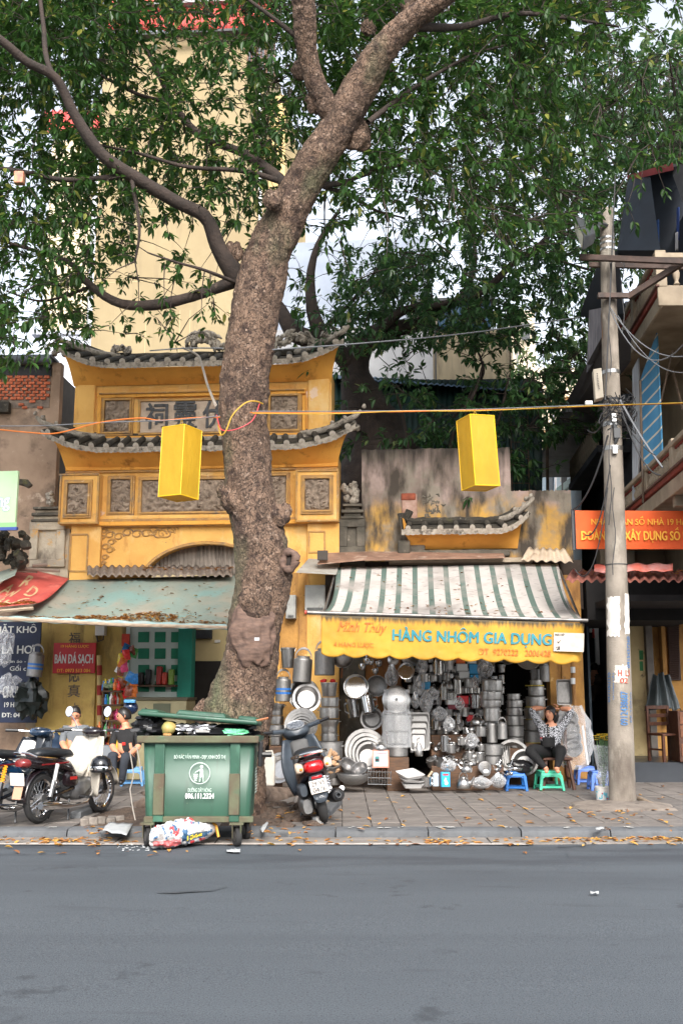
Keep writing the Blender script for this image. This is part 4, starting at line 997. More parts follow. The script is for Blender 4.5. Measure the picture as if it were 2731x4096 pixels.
def plate(name,pts,m,th=.012,par=None,**kw):
    mb=MB();mb.prism(pts,(0,0,-th));return put(name,mb,m,par,**kw)
plate('rain_sheet',[P(1235,2234,18),P(1362,2245,18),P(1345,2296,17.3),P(1185,2288,17.3)],fl,label='bent grey metal rain sheet above the meter boxes',cat='metal sheet')
plate('rain_sheet',[P(1300,2212,18),P(1470,2206,18),P(1466,2238,17.4),P(1268,2256,17.4)],rsf,label='rusty metal strip over the grey rain sheet',cat='metal sheet')
plate('rain_sheet',[P(1466,2206,18),P(2010,2208,18),P(2020,2230,17.4),P(1464,2240,17.4)],rsf,label='long rusty metal flashing along the top of the striped awning',cat='metal sheet')
mb=MB();SFm.box(mb,1555,2232,2130,2250,.0,.3);put('timber_beam',mb,M('bleached_timber',rgb(176,160,140),rgb(144,130,112),s=6,r=.9,stretch=(1,8,8)),label='bleached timber beam lying above the striped awning',cat='beam')
corr(SFm,2112,2192,2262,2244,.1,.55,pitch=.115,amp=.022,mat=M('bleached_sheet',rgb(214,196,172),rgb(190,170,148),s=3,r=.9,st=((rgb(150,126,104),4,.58,.72),)),name='roof_sheet',skew=6,edge=30,label='bleached corrugated sheet propped over the corner of the striped awning',cat='roof sheet')
mb=MB();mb.box(P(1290,2222,17.4),(.18,.1,.16),Matrix.Identity(4));put('roof_scrap',mb,M('bitumen_felt',rgb(60,52,46)),label='dark scrap block lying on the rusty metal strip',cat='scrap')

def qmap(A,B,C,D_):                           # A,B top left/right; C,D bottom left/right
    return lambda s,t:A.lerp(B,s).lerp(C.lerp(D_,s),t)
aw=thing('striped_awning','white and green striped awning with a yellow lettered valance over the pot shop','awning',P(1800,2460,16))
A_,B_=P(1345,2270,17.7),P(2232,2257,17.5);C_,D_=P(1284,2456,15.0),P(2342,2488,14.9);qa=qmap(A_,B_,C_,D_)
st_=N('awning_stripes');n_=st_;MATS['awning_stripes']=st_.m
uvn=n_.n('UVMap');sp_=n_.n('SeparateXYZ');n_.l(uvn.outputs[0],sp_.inputs[0])
ml=n_.n('Math',operation='MULTIPLY');ml.inputs[1].default_value=14.5;n_.l(sp_.outputs[0],ml.inputs[0])
fr_=n_.n('Math',operation='FRACT');n_.l(ml.outputs[0],fr_.inputs[0])
lt=n_.n('Math',operation='LESS_THAN');lt.inputs[1].default_value=.33;n_.l(fr_.outputs[0],lt.inputs[0])
c=n_.mix(lt.outputs[0],rgb(184,177,172),rgb(86,104,96))
c=n_.mix(n_.ramp(n_.noise(1.5,detail=9),.48,.72),c,rgb(146,139,133));c=n_.mix(n_.ramp(n_.noise(9,(.7,2,2),detail=7,off=3),.56,.74),c,rgb(122,117,112))
fr2=n_.n('MapRange');fr2.inputs['From Min'].default_value=.93;fr2.inputs['From Max'].default_value=1.0;n_.l(sp_.outputs[1],fr2.inputs['Value'])
dm=n_.n('Math',operation='MULTIPLY');n_.l(fr2.outputs[0],dm.inputs[0]);n_.l(n_.ramp(n_.noise(6,off=5),.35,.6),dm.inputs[1]);c=n_.mix(dm.outputs[0],c,rgb(96,92,86))
n_.l(c,n_.b.inputs['Base Color']);n_.b.inputs['Roughness'].default_value=.75
def cloth(name,fn,nu,nv,mat,par,th=.006,**kw):
    mb=MB();mb.grid(fn,nu,nv);me=mb.mesh(name,mat,80);uv=me.uv_layers.new(name='UVMap')
    for pl in me.polygons:
        for li in pl.loop_indices:
            vi=me.loops[li].vertex_index;uv.data[li].uv=((vi % nu)/(nu-1),(vi // nu)/(nv-1))
    o=put(name,me,None,par,**kw);s_=o.modifiers.new('t','SOLIDIFY');s_.thickness=th
    return o
def aw_f(s,t):
    p=qa(s,t);e=math.sin(PI*t)
    return p+V((0,0,-.17*e+.022*e*math.sin(s*46)*(1 if 0.02<s<.98 else .3)+.012*mn.noise((s*9,t*4,0))))+V((.05*e*(1 if s<.03 else-1 if s>.97 else 0),0,0))
cloth('canopy',aw_f,90,24,MATS['awning_stripes'],aw)
fb=M('awning_bar',rgb(128,126,124),rgb(96,92,90),s=9,r=.45,m=.6)
wire('front_bar',[C_+V((-.2,0,.02)),D_+V((.03,0,.02))],.028,fb,aw,n=10)
wire('bar_end',[C_+V((-.21,0,.02)),C_+V((-.24,0,.02))],.034,M('red_cap',rgb(170,60,44),r=.5),aw,n=10)
wire('side_arm',[B_+V((.02,0,-.1)),D_+V((-.02,.1,-.06))],.02,fb,aw);wire('side_arm',[A_+V((-.02,0,-.1)),C_+V((.02,.1,-.06))],.02,fb,aw)
yv=N('yellow_valance');n_=yv;uvn=n_.n('UVMap');sp_=n_.n('SeparateXYZ');n_.l(uvn.outputs[0],sp_.inputs[0])
c=n_.mix(n_.ramp(n_.noise(2.2,detail=7),.35,.65),rgb(196,150,46),rgb(178,130,40))
c=n_.mix(n_.ramp(n_.noise(5,detail=9,off=4),.58,.76),c,rgb(176,132,52))
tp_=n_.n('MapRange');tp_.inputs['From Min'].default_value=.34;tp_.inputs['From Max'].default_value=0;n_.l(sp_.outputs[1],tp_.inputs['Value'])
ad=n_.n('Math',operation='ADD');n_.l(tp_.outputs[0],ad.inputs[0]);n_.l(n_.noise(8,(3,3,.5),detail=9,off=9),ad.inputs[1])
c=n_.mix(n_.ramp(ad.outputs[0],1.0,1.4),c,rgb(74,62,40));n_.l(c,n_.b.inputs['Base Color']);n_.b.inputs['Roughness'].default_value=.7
VT,VB=(C_+V((0,-.03,-.02)),D_+V((0,-.03,-.02))),(P(1284,2628,15.0),P(2338,2662,14.9));qv=qmap(*VT,*VB)
def vd(s,t):return .02*math.sin(s*31+t*1.3)*t+.02*mn.noise((s*11,t*1.5,7))+.008*mn.noise((s*40,t*6,2))
def va_f(s,t):
    tt=t*(1-.085*(1-abs(math.sin(PI*s*11.5)) ** .8)) if t>.8 else t
    cr=max(0,(s-.95)/.05) ** 2
    return qv(s,tt)+V((-.03*cr*t,-vd(s,t)+.12*cr,.06*cr*t))
cloth('valance',va_f,150,20,yv.m,aw,.004)
def text_q(name,body,x0,y0,x1,y1,mat,par,bold=.02,shear=0.,lift=.022):
    """lettering that follows the valance; y0,y1 measured at x0."""
    mb=text_mb(body,bold,shear);xs=[v[0] for v in mb.v];ys=[v[1] for v in mb.v];ax,bx,ay,by=min(xs),max(xs),min(ys),max(ys);out=[]
    for v in mb.v:
        x=x0+(v[0]-ax)/(bx-ax)*(x1-x0);y=y1+(v[1]-ay)/(by-ay)*(y0-y1)
        s=(x-1284)/(2342-1284);t=(y-2460)/(168.)
        out.append(tuple(qv(s,t)+V((0,-vd(s,t)-lift-v[2],0))))
    mb.v=out;return put(name,mb,mat,par,smooth=0)
redp=M('faded_red_paint',rgb(226,92,40),rgb(216,116,50),s=9,r=.7,st=((rgb(214,158,52),8,.58,.66),))
tealp=M('teal_paint',rgb(38,124,138),rgb(50,130,140),s=6,r=.7,st=((rgb(110,140,110),7,.62,.72),))
text_q('lettering','Minh Thúy',1350,2484,1548,2534,redp,aw,.02,.35);text_q('lettering','HÀNG NHÔM GIA DỤNG',1570,2492,2206,2565,tealp,aw,.045)
text_q('lettering','4 HÀNG LƯỢC',1336,2562,1496,2588,redp,aw,.012);text_q('lettering','ĐT  9270222   2006428',1918,2574,2204,2598,redp,aw,.014)
stk=MB();
for (a,b,c_,d_) in ((2213,2502,2333,2576),):
    f4=lambda x,y:qv((x-1284)/1058,(y-2460)/168.)+V((0,-.045,0));stk.add([f4(a,b),f4(c_,b),f4(c_,d_),f4(a,d_)],[(3,2,1,0)])
st2=put('sticker',stk,M('white_sticker',rgb(206,196,184),rgb(180,170,158),s=8,r=.6),aw,smooth=0)
dkp=M('dark_ink',rgb(46,42,44),r=.7)
for body,x0,y0,x1,y1,bo in (('MÁI HIÊN PHÚ THÀNH',2217,2504,2326,2515,.03),('125 HÀNG MÃ',2250,2538,2326,2549,.02),('☎ 8287390',2222,2556,2326,2571,.03),('✓',2226,2530,2242,2545,.03)):
    text_q('lettering',body,x0,y0,x1,y1,dkp,st2,bo,lift=.049)

# ================================================================== tarps over the left stalls
tg=N('green_tarp');n_=tg;c=n_.mix(n_.ramp(n_.noise(1.3,(2.2,.6,1),detail=7),.35,.65),rgb(122,138,130),rgb(132,136,124))
c=n_.mix(n_.ramp(n_.noise(1.5,detail=8,off=5),.5,.7),c,rgb(150,142,128));c=n_.mix(n_.ramp(n_.noise(1.1,detail=4,off=15),.56,.66),c,rgb(116,144,138))
c=n_.mix(n_.ramp(n_.noise(14,detail=7,off=8),.58,.75),c,rgb(110,104,92));n_.l(c,n_.b.inputs['Base Color']);n_.b.inputs['Roughness'].default_value=.62
gt=thing('green_tarp','faded green tarpaulin awning littered with dry leaves over the drinks stall','tarpaulin',P(500,2490,16))
gA,gB,gC,gD=P(268,2322,17.9),P(960,2300,17.9),P(2,2474,15.3),P(965,2512,15.0);qg=qmap(gA,gB,gC,gD)
def gt_f(s,t):
    e=math.sin(PI*t);return qg(s,t)+V((0,0,-.12*e+.07*e*math.exp(-((s-.42)/.06) ** 2)+.03*e*math.sin(s*22+1.4*t)+.03*mn.noise((s*7,t*4,3))*e))
cloth('sheet',gt_f,100,24,tg.m,gt);wire('front_pole',[gC+V((-.03,-.02,0)),gC.lerp(gD,.5)+V((0,-.02,-.025)),gD+V((.02,-.02,0))],.032,M('bamboo_pole',rgb(168,148,126),rgb(128,112,96),s=9,r=.7,stretch=(1,6,6)),gt,n=9)
cloth('hem',lambda s,t:gC.lerp(gD,s)+V((0,-.035,.035-.075*t-.01*math.sin(s*60))),60,3,M('tarp_hem',rgb(120,150,150),rgb(140,150,146),s=9,r=.6),gt)
rt=thing('red_tarp','faded red tarpaulin with pale lettering at the edge of the street','tarpaulin',P(80,2450,15.6))
rA,rB,rC,rD=P(70,2276,17.9),P(276,2324,17.8),P(-150,2452,15.4),P(118,2428,15.4);qr=qmap(rA,rB,rC,rD)
def rt_f(s,t):return qr(s,t)+V((0,0,-.1*math.sin(PI*t)+.03*math.sin(s*14+t*3)*math.sin(PI*t)+.04))
cloth('sheet',rt_f,40,20,M('red_tarp',rgb(206,96,84),rgb(178,72,66),s=1.6,r=.65,st=((rgb(150,60,56),4,.56,.72),(rgb(222,130,116),2,.58,.75))),rt)
plm2=M('pale_tarp_print',rgb(206,186,142),rgb(196,160,120),s=8,r=.7,st=((rgb(190,100,84),9,.56,.66),))
for body,s0,t0,ds,dt in (('A',.12,.3,.14,.2),('N',.3,.42,.14,.22),('R',.3,.1,.16,.22),('D',.55,.3,.14,.22),('G',.58,.56,.14,.2),('B',.28,.68,.14,.18),('H',.46,.72,.14,.16)):
    mb=text_mb(body,.03);xs=[v[0] for v in mb.v];ys=[v[1] for v in mb.v]
    mb.v=[tuple(V(rt_f(s0+(v[0]-min(xs))/(max(xs)-min(xs))*ds,t0+(max(ys)-v[1])/(max(ys)-min(ys))*dt))+V((0,-.004,.012))) for v in mb.v];put('lettering',mb,plm2,rt,smooth=0)
wire('front_pole',[rC+V((0,0,-.02)),rD+V((.06,0,-.02))],.025,M('bamboo_pole',rgb(168,148,126)),rt)
mb=MB();mb.prism([P(-40,2300,17.5),P(75,2262,17.5),P(60,2300,16.6),P(-40,2345,16.4)],(0,0,-.01));put('roof_sheet',mb,M('grey_green_sheet',rgb(138,146,134),rgb(116,122,112),s=4),label='grey green sheet roof corner above the red tarpaulin',cat='roof sheet')
corr(TF,350,2266,930,2304,.02,.8,pitch=.14,amp=.026,mat=M('brown_asbestos',rgb(138,124,112),rgb(108,96,86),s=3,r=.95,st=((rgb(80,70,62),4,.56,.72),)),name='porch_sheet',label='brown corrugated porch roof with dry leaves below the arch of the gate',cat='roof sheet')
for k,(x0,x1,yy) in enumerate(((60,240,2272),(40,150,2282),(130,190,2262))):
    wire('timber_scrap',[P(x0,yy,17.2),P(x1,yy+12-8*k,17.3)],.03,M('grey_timber',rgb(120,104,92)),label=('long','short','tilted')[k]+' grey timber lying above the red tarpaulin',cat='timber',n=6)

# ================================================================== concrete pole
PY=14.2
p0,p1=G(2490,3218,PZ),P(2424,838,14.2);p1.y=p0.y;PY=p0.y
cn=M('pole_concrete',rgb(146,137,126),rgb(118,110,100),s=2.4,r=.9,b=.35,bs=40,st=((rgb(90,81,73),1.6,.52,.7,(1.6,1.6,.5)),(rgb(160,152,140),3,.58,.72,(1.4,1.4,.6)),(rgb(150,104,64),2.4,.64,.7,(5,5,.18))))
pole=thing('utility_pole','tall stained concrete utility pole with stencilled numbers and torn paper','utility pole',p0)
def pl_c(t):return p0.lerp(p1,t)
def pl_r(t):return .178*(1-t)+.098*t
def pt(x,y):                                    # photo y -> fraction up the pole
    z=P(x,y,PY-.15).z;return (z-p0.z)/(p1.z-p0.z)
mb=MB()
def pf(a,b):q=2*PI*a;c_=pl_c(b);r=pl_r(b)*(1+.012*mn.noise((math.cos(q)*2,math.sin(q)*2,b*30)));return c_+V((math.cos(q)*r,math.sin(q)*r,-.05*(1-min(1,b*20)) if b == 0 else 0))
mb.grid(pf,28,60,True);mb.add([pf(i/28,1) for i in range(28)],[tuple(range(28))]);put('shaft',mb,cn,pole,smooth=60)
stl=M('galvanised',rgb(190,190,188),rgb(150,150,150),s=8,r=.35,m=.9);irn=M('angle_iron',rgb(84,66,58),rgb(58,48,44),s=6,r=.75)
def band(y,h=.03,m=stl):
    t=pt(2450,y);c_=pl_c(t);r=pl_r(t)+.006;mb=MB();mb.lathe([(r,-h/2),(r,h/2),(r-.01,h/2)],24,Matrix.Translation(c_));return put('clamp_band',mb,m,pole)
for y in (938,958,982):band(y,.03)
band(1478,.05);band(1688,.06);band(1786,.06);band(2255,.012,dkg);band(1590,.03,dkg)
for y in (1672,1800):                           # clamp brackets
    t=pt(2470,y);mb=MB();mb.box(pl_c(t)+V((-.02,-pl_r(t)-.03,0)),(.07,.06,.12));put('bracket',mb,stl,pole,bev=.006)
t=pt(2470,1730);mb=MB();c_=pl_c(t)+V((0,-pl_r(t)-.03,0));mb.tube([c_+V((-.02,0,.14)),c_+V((.0,-.02,.05)),c_+V((.01,-.02,-.08)),c_+V((-.01,0,-.16))],[.02,.035,.035,.02],8);mb.box(c_+V((.01,-.03,-.02)),(.09,.05,.14));put('suspension_clamp',mb,M('black_cast',rgb(52,54,56),r=.5),pole)
# poster paper and stencilled numbers wrapped on the shaft
def wrap(name,x0,y0,x1,y1,mat,lift=.003,jag=0,seed=0):
    mb=MB()
    def f(a,b):
        y=y0+(y1-y0)*b+(jag*mn.noise((a*6,seed,b*9)) if b in (0,1) else 0);x=x0+(x1-x0)*a+(jag*mn.noise((b*7,seed+3,0)) if a in (0,1) else 0)
        t=pt(2480,y);c_=pl_c(t);r=pl_r(t)*1.012+lift;X=P(x,y,PY-.1).x-c_.x;X=max(-r*.985,min(r*.985,X));return (c_.x+X,c_.y-math.sqrt(max(0,r*r-X*X)),c_.z)
    mb.grid(f,12,16);return put(name,mb,mat,pole,smooth=60)
pap=M('torn_paper',rgb(222,218,212),rgb(196,190,182),s=6,r=.8,st=((rgb(60,58,56),12,.7,.74,(1,1,.6)),(rgb(150,142,132),5,.62,.72)))
wrap('paper_poster',2432,2386,2474,2546,pap,.004,8,1);wrap('paper_poster',2494,2374,2519,2536,pap,.004,6,4);wrap('paper_poster',2456,2662,2506,2732,M('whitewash',rgb(206,198,188),rgb(176,166,156),s=5,r=.9),.003,10,8)
def wrap_text(body,xc,y0,y1,wdt,mat,vertical=True,bold=.03,lift=.008):
    mb=text_mb(body,bold);xs=[v[0] for v in mb.v];ys=[v[1] for v in mb.v];ax,bx,ay,by=min(xs),max(xs),min(ys),max(ys);out=[]
    for v in mb.v:
        a=(v[0]-ax)/(bx-ax);b=(v[1]-ay)/(by-ay)
        if vertical:x,y=xc-wdt/2+(1-b)*wdt,y1+(y0-y1)*a
        else:x,y=xc-wdt/2+a*wdt,y1+(y0-y1)*b
        t=pt(2480,y);c_=pl_c(t);r=pl_r(t)*1.012+lift;X=max(-r*.98,min(r*.98,P(x,y,PY-.1).x-c_.x));out.append((c_.x+X,c_.y-math.sqrt(r*r-X*X)-v[2],c_.z))
    mb.v=out;return put('stencil',mb,mat,pole,smooth=0)
bl=M('stencil_blue',rgb(54,96,146),rgb(80,120,160),s=9,r=.8,st=((rgb(160,152,142),10,.6,.7),));rdp=M('stencil_red',rgb(176,62,48),rgb(160,80,64),s=9,r=.8,st=((rgb(190,170,155),10,.6,.7),))
wrap_text('0912438687',2490,2766,2902,30,bl);wrap_text('0915437260',2510,2546,2672,14,bl);wrap_text('0971002155',2436,2690,2810,10,bl);wrap_text('KHOAN CẮT',2449,2690,2800,7,bl);wrap_text('BÊ TÔNG',2518,2770,2890,8,bl,bold=.01)
wrap_text('H  L1',2490,2680,2706,48,rdp,False,.05);wrap_text('02',2490,2712,2734,34,rdp,False,.05)
# floodlight
fl_=thing('floodlight','black square floodlight facing the lane near the top of the pole','floodlight',P(2340,920,PY))
q=[P(2300,866,13.9),P(2336,945,13.3),P(2330,1002,13.3),P(2297,915,13.9)];bk=[P(2372,880,14.05),P(2385,930,13.75),P(2372,975,13.75),P(2366,925,14.05)]
mb=MB();mb.box8([*q,*bk]);put('housing',mb,M('black_cast',rgb(40,46,52),r=.5),fl_,bev=.01)
nrm=(q[1]-q[0]).cross(q[3]-q[0]).normalized();nrm=nrm if nrm.x<0 else-nrm
mb=MB();cq=sum(q,V())/4;mb.add([cq+(v-cq)*.9+nrm*.006 for v in q],[(0,1,2,3)]);put('lens',mb,M('lamp_lens',rgb(200,200,190),r=.2),fl_,smooth=0)
wire('arm',[P(2380,925,13.9),P(2400,895,14),P(2425,900,14.1)],.035,M('black_cast',rgb(40,46,52)),fl_)
mb=MB();mb.blob(P(2396,850,14),.06,.3,2,8,2);put('junction',mb,M('black_cast',rgb(40,46,52)),fl_)
# crossarms
xa=thing('crossarm','long dark steel crossarm running from the pole towards the balcony','crossarm',P(2600,1040,14));mb=MB()
def beam(mb,a,b,w_,h_):
    a,b=V(a),V(b);t=(b-a).normalized();s_=t.cross(V((0,0,1))).normalized()*w_/2;u_=V((0,0,h_/2));mb.box8([a-s_-u_,b-s_-u_,b+s_-u_,a+s_-u_,a-s_+u_,b-s_+u_,b+s_+u_,a+s_+u_])
beam(mb,P(2320,1028,14.05),P(2760,1046,13.4),.07,.08);put('bar',mb,irn,xa);mb=MB();beam(mb,P(2355,1058,14.35),P(2760,1068,13.9),.06,.07);put('bar',mb,irn,xa)
xb=thing('crossarm','short steel crossarm with a bent brace on the pole below the long crossarm','crossarm',P(2520,1180,14));mb=MB();beam(mb,P(2390,1182,14.0),P(2520,1182,14.0),.07,.07);put('bar',mb,irn,xb)
mb=MB();beam(mb,P(2515,1185,14.0),P(2760,1030,13.5),.07,.09);put('brace',mb,irn,xb)
for xx in (2480,2540,2660):mb=MB();mb.blob(P(xx,1030+(xx-2480)*.03,13.9),.02,.1,1,6);put('bolt',mb,stl,xa)
# telecom box
tb=thing('telecom_box','beige perforated telecom box strapped to the side of the pole','utility box',P(2390,1590,14.1))
mb=MB();q=[P(2372,1476,14.0),P(2404,1470,13.9),P(2414,1588,13.9),P(2381,1598,14.0)];mb.prism(q,(.02,.16,0));put('case',mb,M('beige_plastic',rgb(196,186,170),rgb(176,166,150),s=5,r=.5),tb,bev=.008)
for i in range(10):
    for j in (0,1):mb=MB();mb.box(P(2387.5+j*12+i*.9,1494+i*6.6,13.94-.012),(.014,.008,.012));put('vent_hole',mb,dkg,tb)
mb=MB();mb.box(P(2354,1612,13.8),(.1,.06,.06),None);put('splice_case',mb,M('white_plastic',rgb(214,210,204),r=.5),label='small white splice case hanging on the orange wire by the pole',cat='splice case',bev=.01)

# ================================================================== wires
rub=M('black_cable',rgb(44,44,46),r=.6);gryw=M('grey_cable',rgb(104,106,110),r=.6);orw=M('orange_cable',rgb(190,104,40),r=.6);ylw=M('yellow_cable',rgb(186,146,48),r=.6);rdw=M('red_cable',rgb(186,60,66),r=.55)
def cab(pts,r,m,label,k=6):return wire('cable',[V(q) for q in smooth_path([tuple(p) for p in pts],k)],r,m,label=label,cat='cable')
tk=lambda x,y,dy=0:P(x,y,TY-.42+dy)
cab([tk(1000,1650),P(1320,1652,12.7),P(1500,1648,12.9),P(1900,1640,13.3),P(2200,1632,13.7),P(2440,1622,PY-.19),P(2760,1612,12.8)],.008,orw,'orange wire strung from the trunk to the pole and on over the lane')
cab([tk(1010,1653),P(1320,1655,12.68),P(1600,1644,13),P(1900,1643,13.28),P(2200,1630,13.68),P(2440,1620,PY-.21),P(2760,1610,12.78)],.006,ylw,'thin yellow wire twisted with the orange wire between trunk and pole')
cab([tk(1010,1645),P(1500,1644,12.95),P(1900,1637,13.3),P(2440,1616,PY-.2)],.007,gryw,'thin grey wire running along the orange wire between trunk and pole')
cab([P(-60,1712,13.5),P(120,1730,13.2),P(230,1732,13),P(400,1690,12.9),P(560,1672,12.8),P(640,1682,12.75),P(760,1672,12.7),P(880,1668,12.6)],.009,orw,'orange wire strung across the gate to the left of the trunk')
cab([P(-60,1704,13.5),P(180,1702,13.2),P(400,1690,12.9),P(690,1680,12.7),P(880,1664,12.6)],.007,gryw,'thin grey wire across the gate beside the orange wire')
cab([tk(872,1700,.1),tk(885,1740),tk(905,1720,-.06),tk(930,1660,-.08),tk(980,1612,-.06),tk(1020,1604,.02),tk(1050,1615,.2)],.01,ylw,'loose yellow wire looped around the trunk')
cab([tk(866,1660,.1),tk(880,1710),tk(900,1722,-.05),tk(950,1715,-.09),tk(1010,1680,-.04),tk(1038,1615,.12)],.008,rdw,'loose red wire looped around the trunk')
cab([tk(1090,1398,.2),P(1400,1376,14),P(1800,1340,15),P(2100,1300,16),P(2400,1255,17)],.01,gryw,'grey cable rising from the trunk towards the lane roofs')
cab([tk(890,1392),P(740,1392,13.4),P(600,1402,14)],.01,gryw,'grey cable running behind the trunk over the upper gate roof')
cab([P(730,1390,17),P(790,1420,16.5),P(810,1470,16),P(830,1540,15),tk(862,1620,.1)],.02,M('weathered_rope',rgb(150,140,128)),'bent weathered conduit dropping from the upper roof to the trunk')
for k,(a,b,s_,r_) in enumerate((((2440,1230,14),(2760,1420,11.5),.25,.008),((2440,1240,14),(2760,1340,11),.5,.008),((2470,1260,14),(2780,1480,11),.3,.006),((2480,1600,14),(2650,1870,13.6),.05,.016),((2480,1620,14),(2640,1900,13.5),.25,.012),((2480,1650,14),(2620,1820,13.4),.1,.008),((2440,1600,14),(2350,1720,15),.2,.012),((2430,1740,13.95),(2290,2040,14.6),.2,.014),((2440,1860,13.95),(2340,2140,14.3),.3,.01),((2430,1950,13.95),(2300,2280,14.4),.5,.008),((2460,700,14),(2420,1600,13.95),.02,.012))):
    nm_=('upper grey cable from the pole to the balcony','slack blue grey cable hanging from the pole above the balcony','thin grey cable slanting below the upper cables','thick grey cable bundle dropping from the pole to the lower balcony','black cable looping from the pole to the lower balcony','thin black cable between pole and blue striped blind','black cable loop behind the telecom box','black cable dropping from the clamp to the banner','black cable hanging in front of the banner','thin black cable drooping to the corner sheet','grey cable running up the shaft of the pole')[k]
    wire('cable',sag(P(*a),P(*b),s_),r_,gryw if k in (0,1,2,3) else rub,label=nm_,cat='cable')
mb=MB();rg=random.Random(4)                  # tangle of drop wires round the pole
for i in range(34):
    t=pt(2460,rg.uniform(1575,1700));c_=pl_c(t);a0=rg.uniform(0,6.3);pts=[]
    rr_=pl_r(t)
    for j in range(9):
        q=a0+j*rg.uniform(.25,.6);r2=rr_+.02+rg.uniform(0,.12 if i>10 else .02);pts.append(c_+V((math.cos(q)*r2+(.1 if i>16 else 0),math.sin(q)*r2,rg.uniform(-.12,.12)-(j*.03 if i>16 else 0))))
    mb.tube([V(q) for q in smooth_path([tuple(p) for p in pts],3)],rg.uniform(.004,.009),4)
put('wire_tangle',mb,rub,pole,kind='stuff')
for i,(y0,y1,x0) in enumerate(((1040,1500,2438),(1030,1330,2490),(1700,2100,2440),(1950,2300,2455))):
    wire('drop_wire',[P(x0+6*math.sin(k*1.1+i),y0+(y1-y0)*k/8,PY-.2) for k in range(9)],.007,rub,pole)

# ================================================================== lanterns
yl=N('lantern_cloth');n_=yl;c=n_.mix(n_.ramp(n_.noise(3,(1,1,.6),detail=6),.35,.7),rgb(214,176,50),rgb(198,160,42));n_.l(c,n_.b.inputs['Base Color']);n_.b.inputs['Roughness'].default_value=.55
bp=n_.n('Bump');bp.inputs['Strength'].default_value=.7;bp.inputs['Distance'].default_value=.03;n_.l(n_.noise(5,(1,1,.5),detail=3,off=2),bp.inputs['Height']);n_.l(bp.outputs[0],n_.b.inputs['Normal'])
tl=n_.n('BsdfTranslucent');n_.l(c,tl.inputs[0]);mx=n_.n('MixShader');mx.inputs[0].default_value=.45;n_.l(n_.b.outputs[0],mx.inputs[1]);n_.l(tl.outputs[0],mx.inputs[2]);n_.l(mx.outputs[0],n_.o.inputs['Surface'])
def lantern(x,y0,y1,Y,rz,tilt,label,hx,hy):
    p=P(x,y1,Y);top=P(x,y0,Y);h=(top-p).length;a=.178
    t=thing('lantern',label,'lantern',p,0,'yellow cloth lanterns on the wires',world=False,rot=(tilt[0],tilt[1],rz))
    mb=MB();mb.box((0,0,h/2),(2*a,2*a,h));o=put('shade',mb,yl.m,t,smooth=0)
    for k in range(4):                            # cloth panels bulge between corner rods
        q=k*PI/2+PI/4;r=a*1.414;wire('rod',[(r*math.cos(q),r*math.sin(q),-.005),(r*math.cos(q),r*math.sin(q),h+.005)],.006,M('lantern_seam',rgb(220,176,20),r=.6),t)
    for z in (0,h):wire('hoop',[(a*sx,a*sy,z) for sx,sy in ((-1,-1),(1,-1),(1,1),(-1,1),(-1,-1))],.007,M('lantern_seam',rgb(220,176,20)),t)
    wire('hanger',[top+V((-.04,0,0))-p,P(hx,hy,Y)-p,top+V((.04,0,0))-p],.005,ylw,t)
    return t
lantern(713,1716,1992,12.75,R(60),(R(1),R(1.5),0),'yellow cloth lantern hanging in front of the carved gate panels',716,1672)
lantern(1922,1674,1952,12.95,R(22),(R(-1),R(-3),0),'yellow cloth lantern hanging in front of the streaked yard wall',1912,1640)
# ================================================================== balconied house along the lane on the right
TA=.073                                        # the lane runs away at this slope
def A(x,y,Xo):                                 # point on the plane X = Xo + TA * Y
    r=ray(x,y);t=Xo/(r.x-TA*r.y);return EYE+r*t
def AX(Xo,Y,z):return V((Xo+TA*Y,Y,z))
rh=thing('balcony_house','dark house with white balustraded balconies and red fascias along the lane','house',AX(4,15,0))
dkw=M('lane_wall_dark',rgb(70,72,78),rgb(48,50,56),s=1.2,r=.9,b=.2,st=((rgb(100,98,96),2,.58,.74),))
cwl=M('cream_trim',rgb(166,151,131),rgb(140,127,110),s=3,r=.85,st=((rgb(150,136,118),3,.56,.74),))
rdt=M('maroon_trim',rgb(136,56,42),rgb(112,44,36),s=5,r=.75,st=((rgb(180,110,84),7,.62,.74),))
bei=M('beige_wall',rgb(146,130,108),rgb(124,110,92),s=1.8,r=.9,st=((rgb(130,112,92),1.8,.56,.74),))
def rbox(name,Xa,Xb,Ya,Yb,za,zb,m,bev=.01,par=rh):
    mb=MB();mb.box8([AX(Xa,Ya,za),AX(Xb,Ya,za),AX(Xb,Yb,za),AX(Xa,Yb,za),AX(Xa,Ya,zb),AX(Xb,Ya,zb),AX(Xb,Yb,zb),AX(Xa,Yb,zb)]);return put(name,mb,m,par,bev=bev)
EB=3.72
zl=A(2731,1736,EB).z;zf=A(2731,1885,EB).z;zu=A(2640,1176,EB).z;zur=A(2640,1030,EB).z
rbox('wall',EB+1.05,EB+1.4,12.5,20,3.2,8.4,bei);rbox('wall',EB+.65,EB+1.1,20,30,0,9.5,dkw)
baluster_prof=[(.03,0),(.05,.03),(.035,.07),(.028,.12),(.05,.22),(.056,.3),(.04,.42),(.026,.5),(.045,.56),(.03,.62)]
bal=MB().lathe(baluster_prof,10).mesh('baluster',cwl,50)
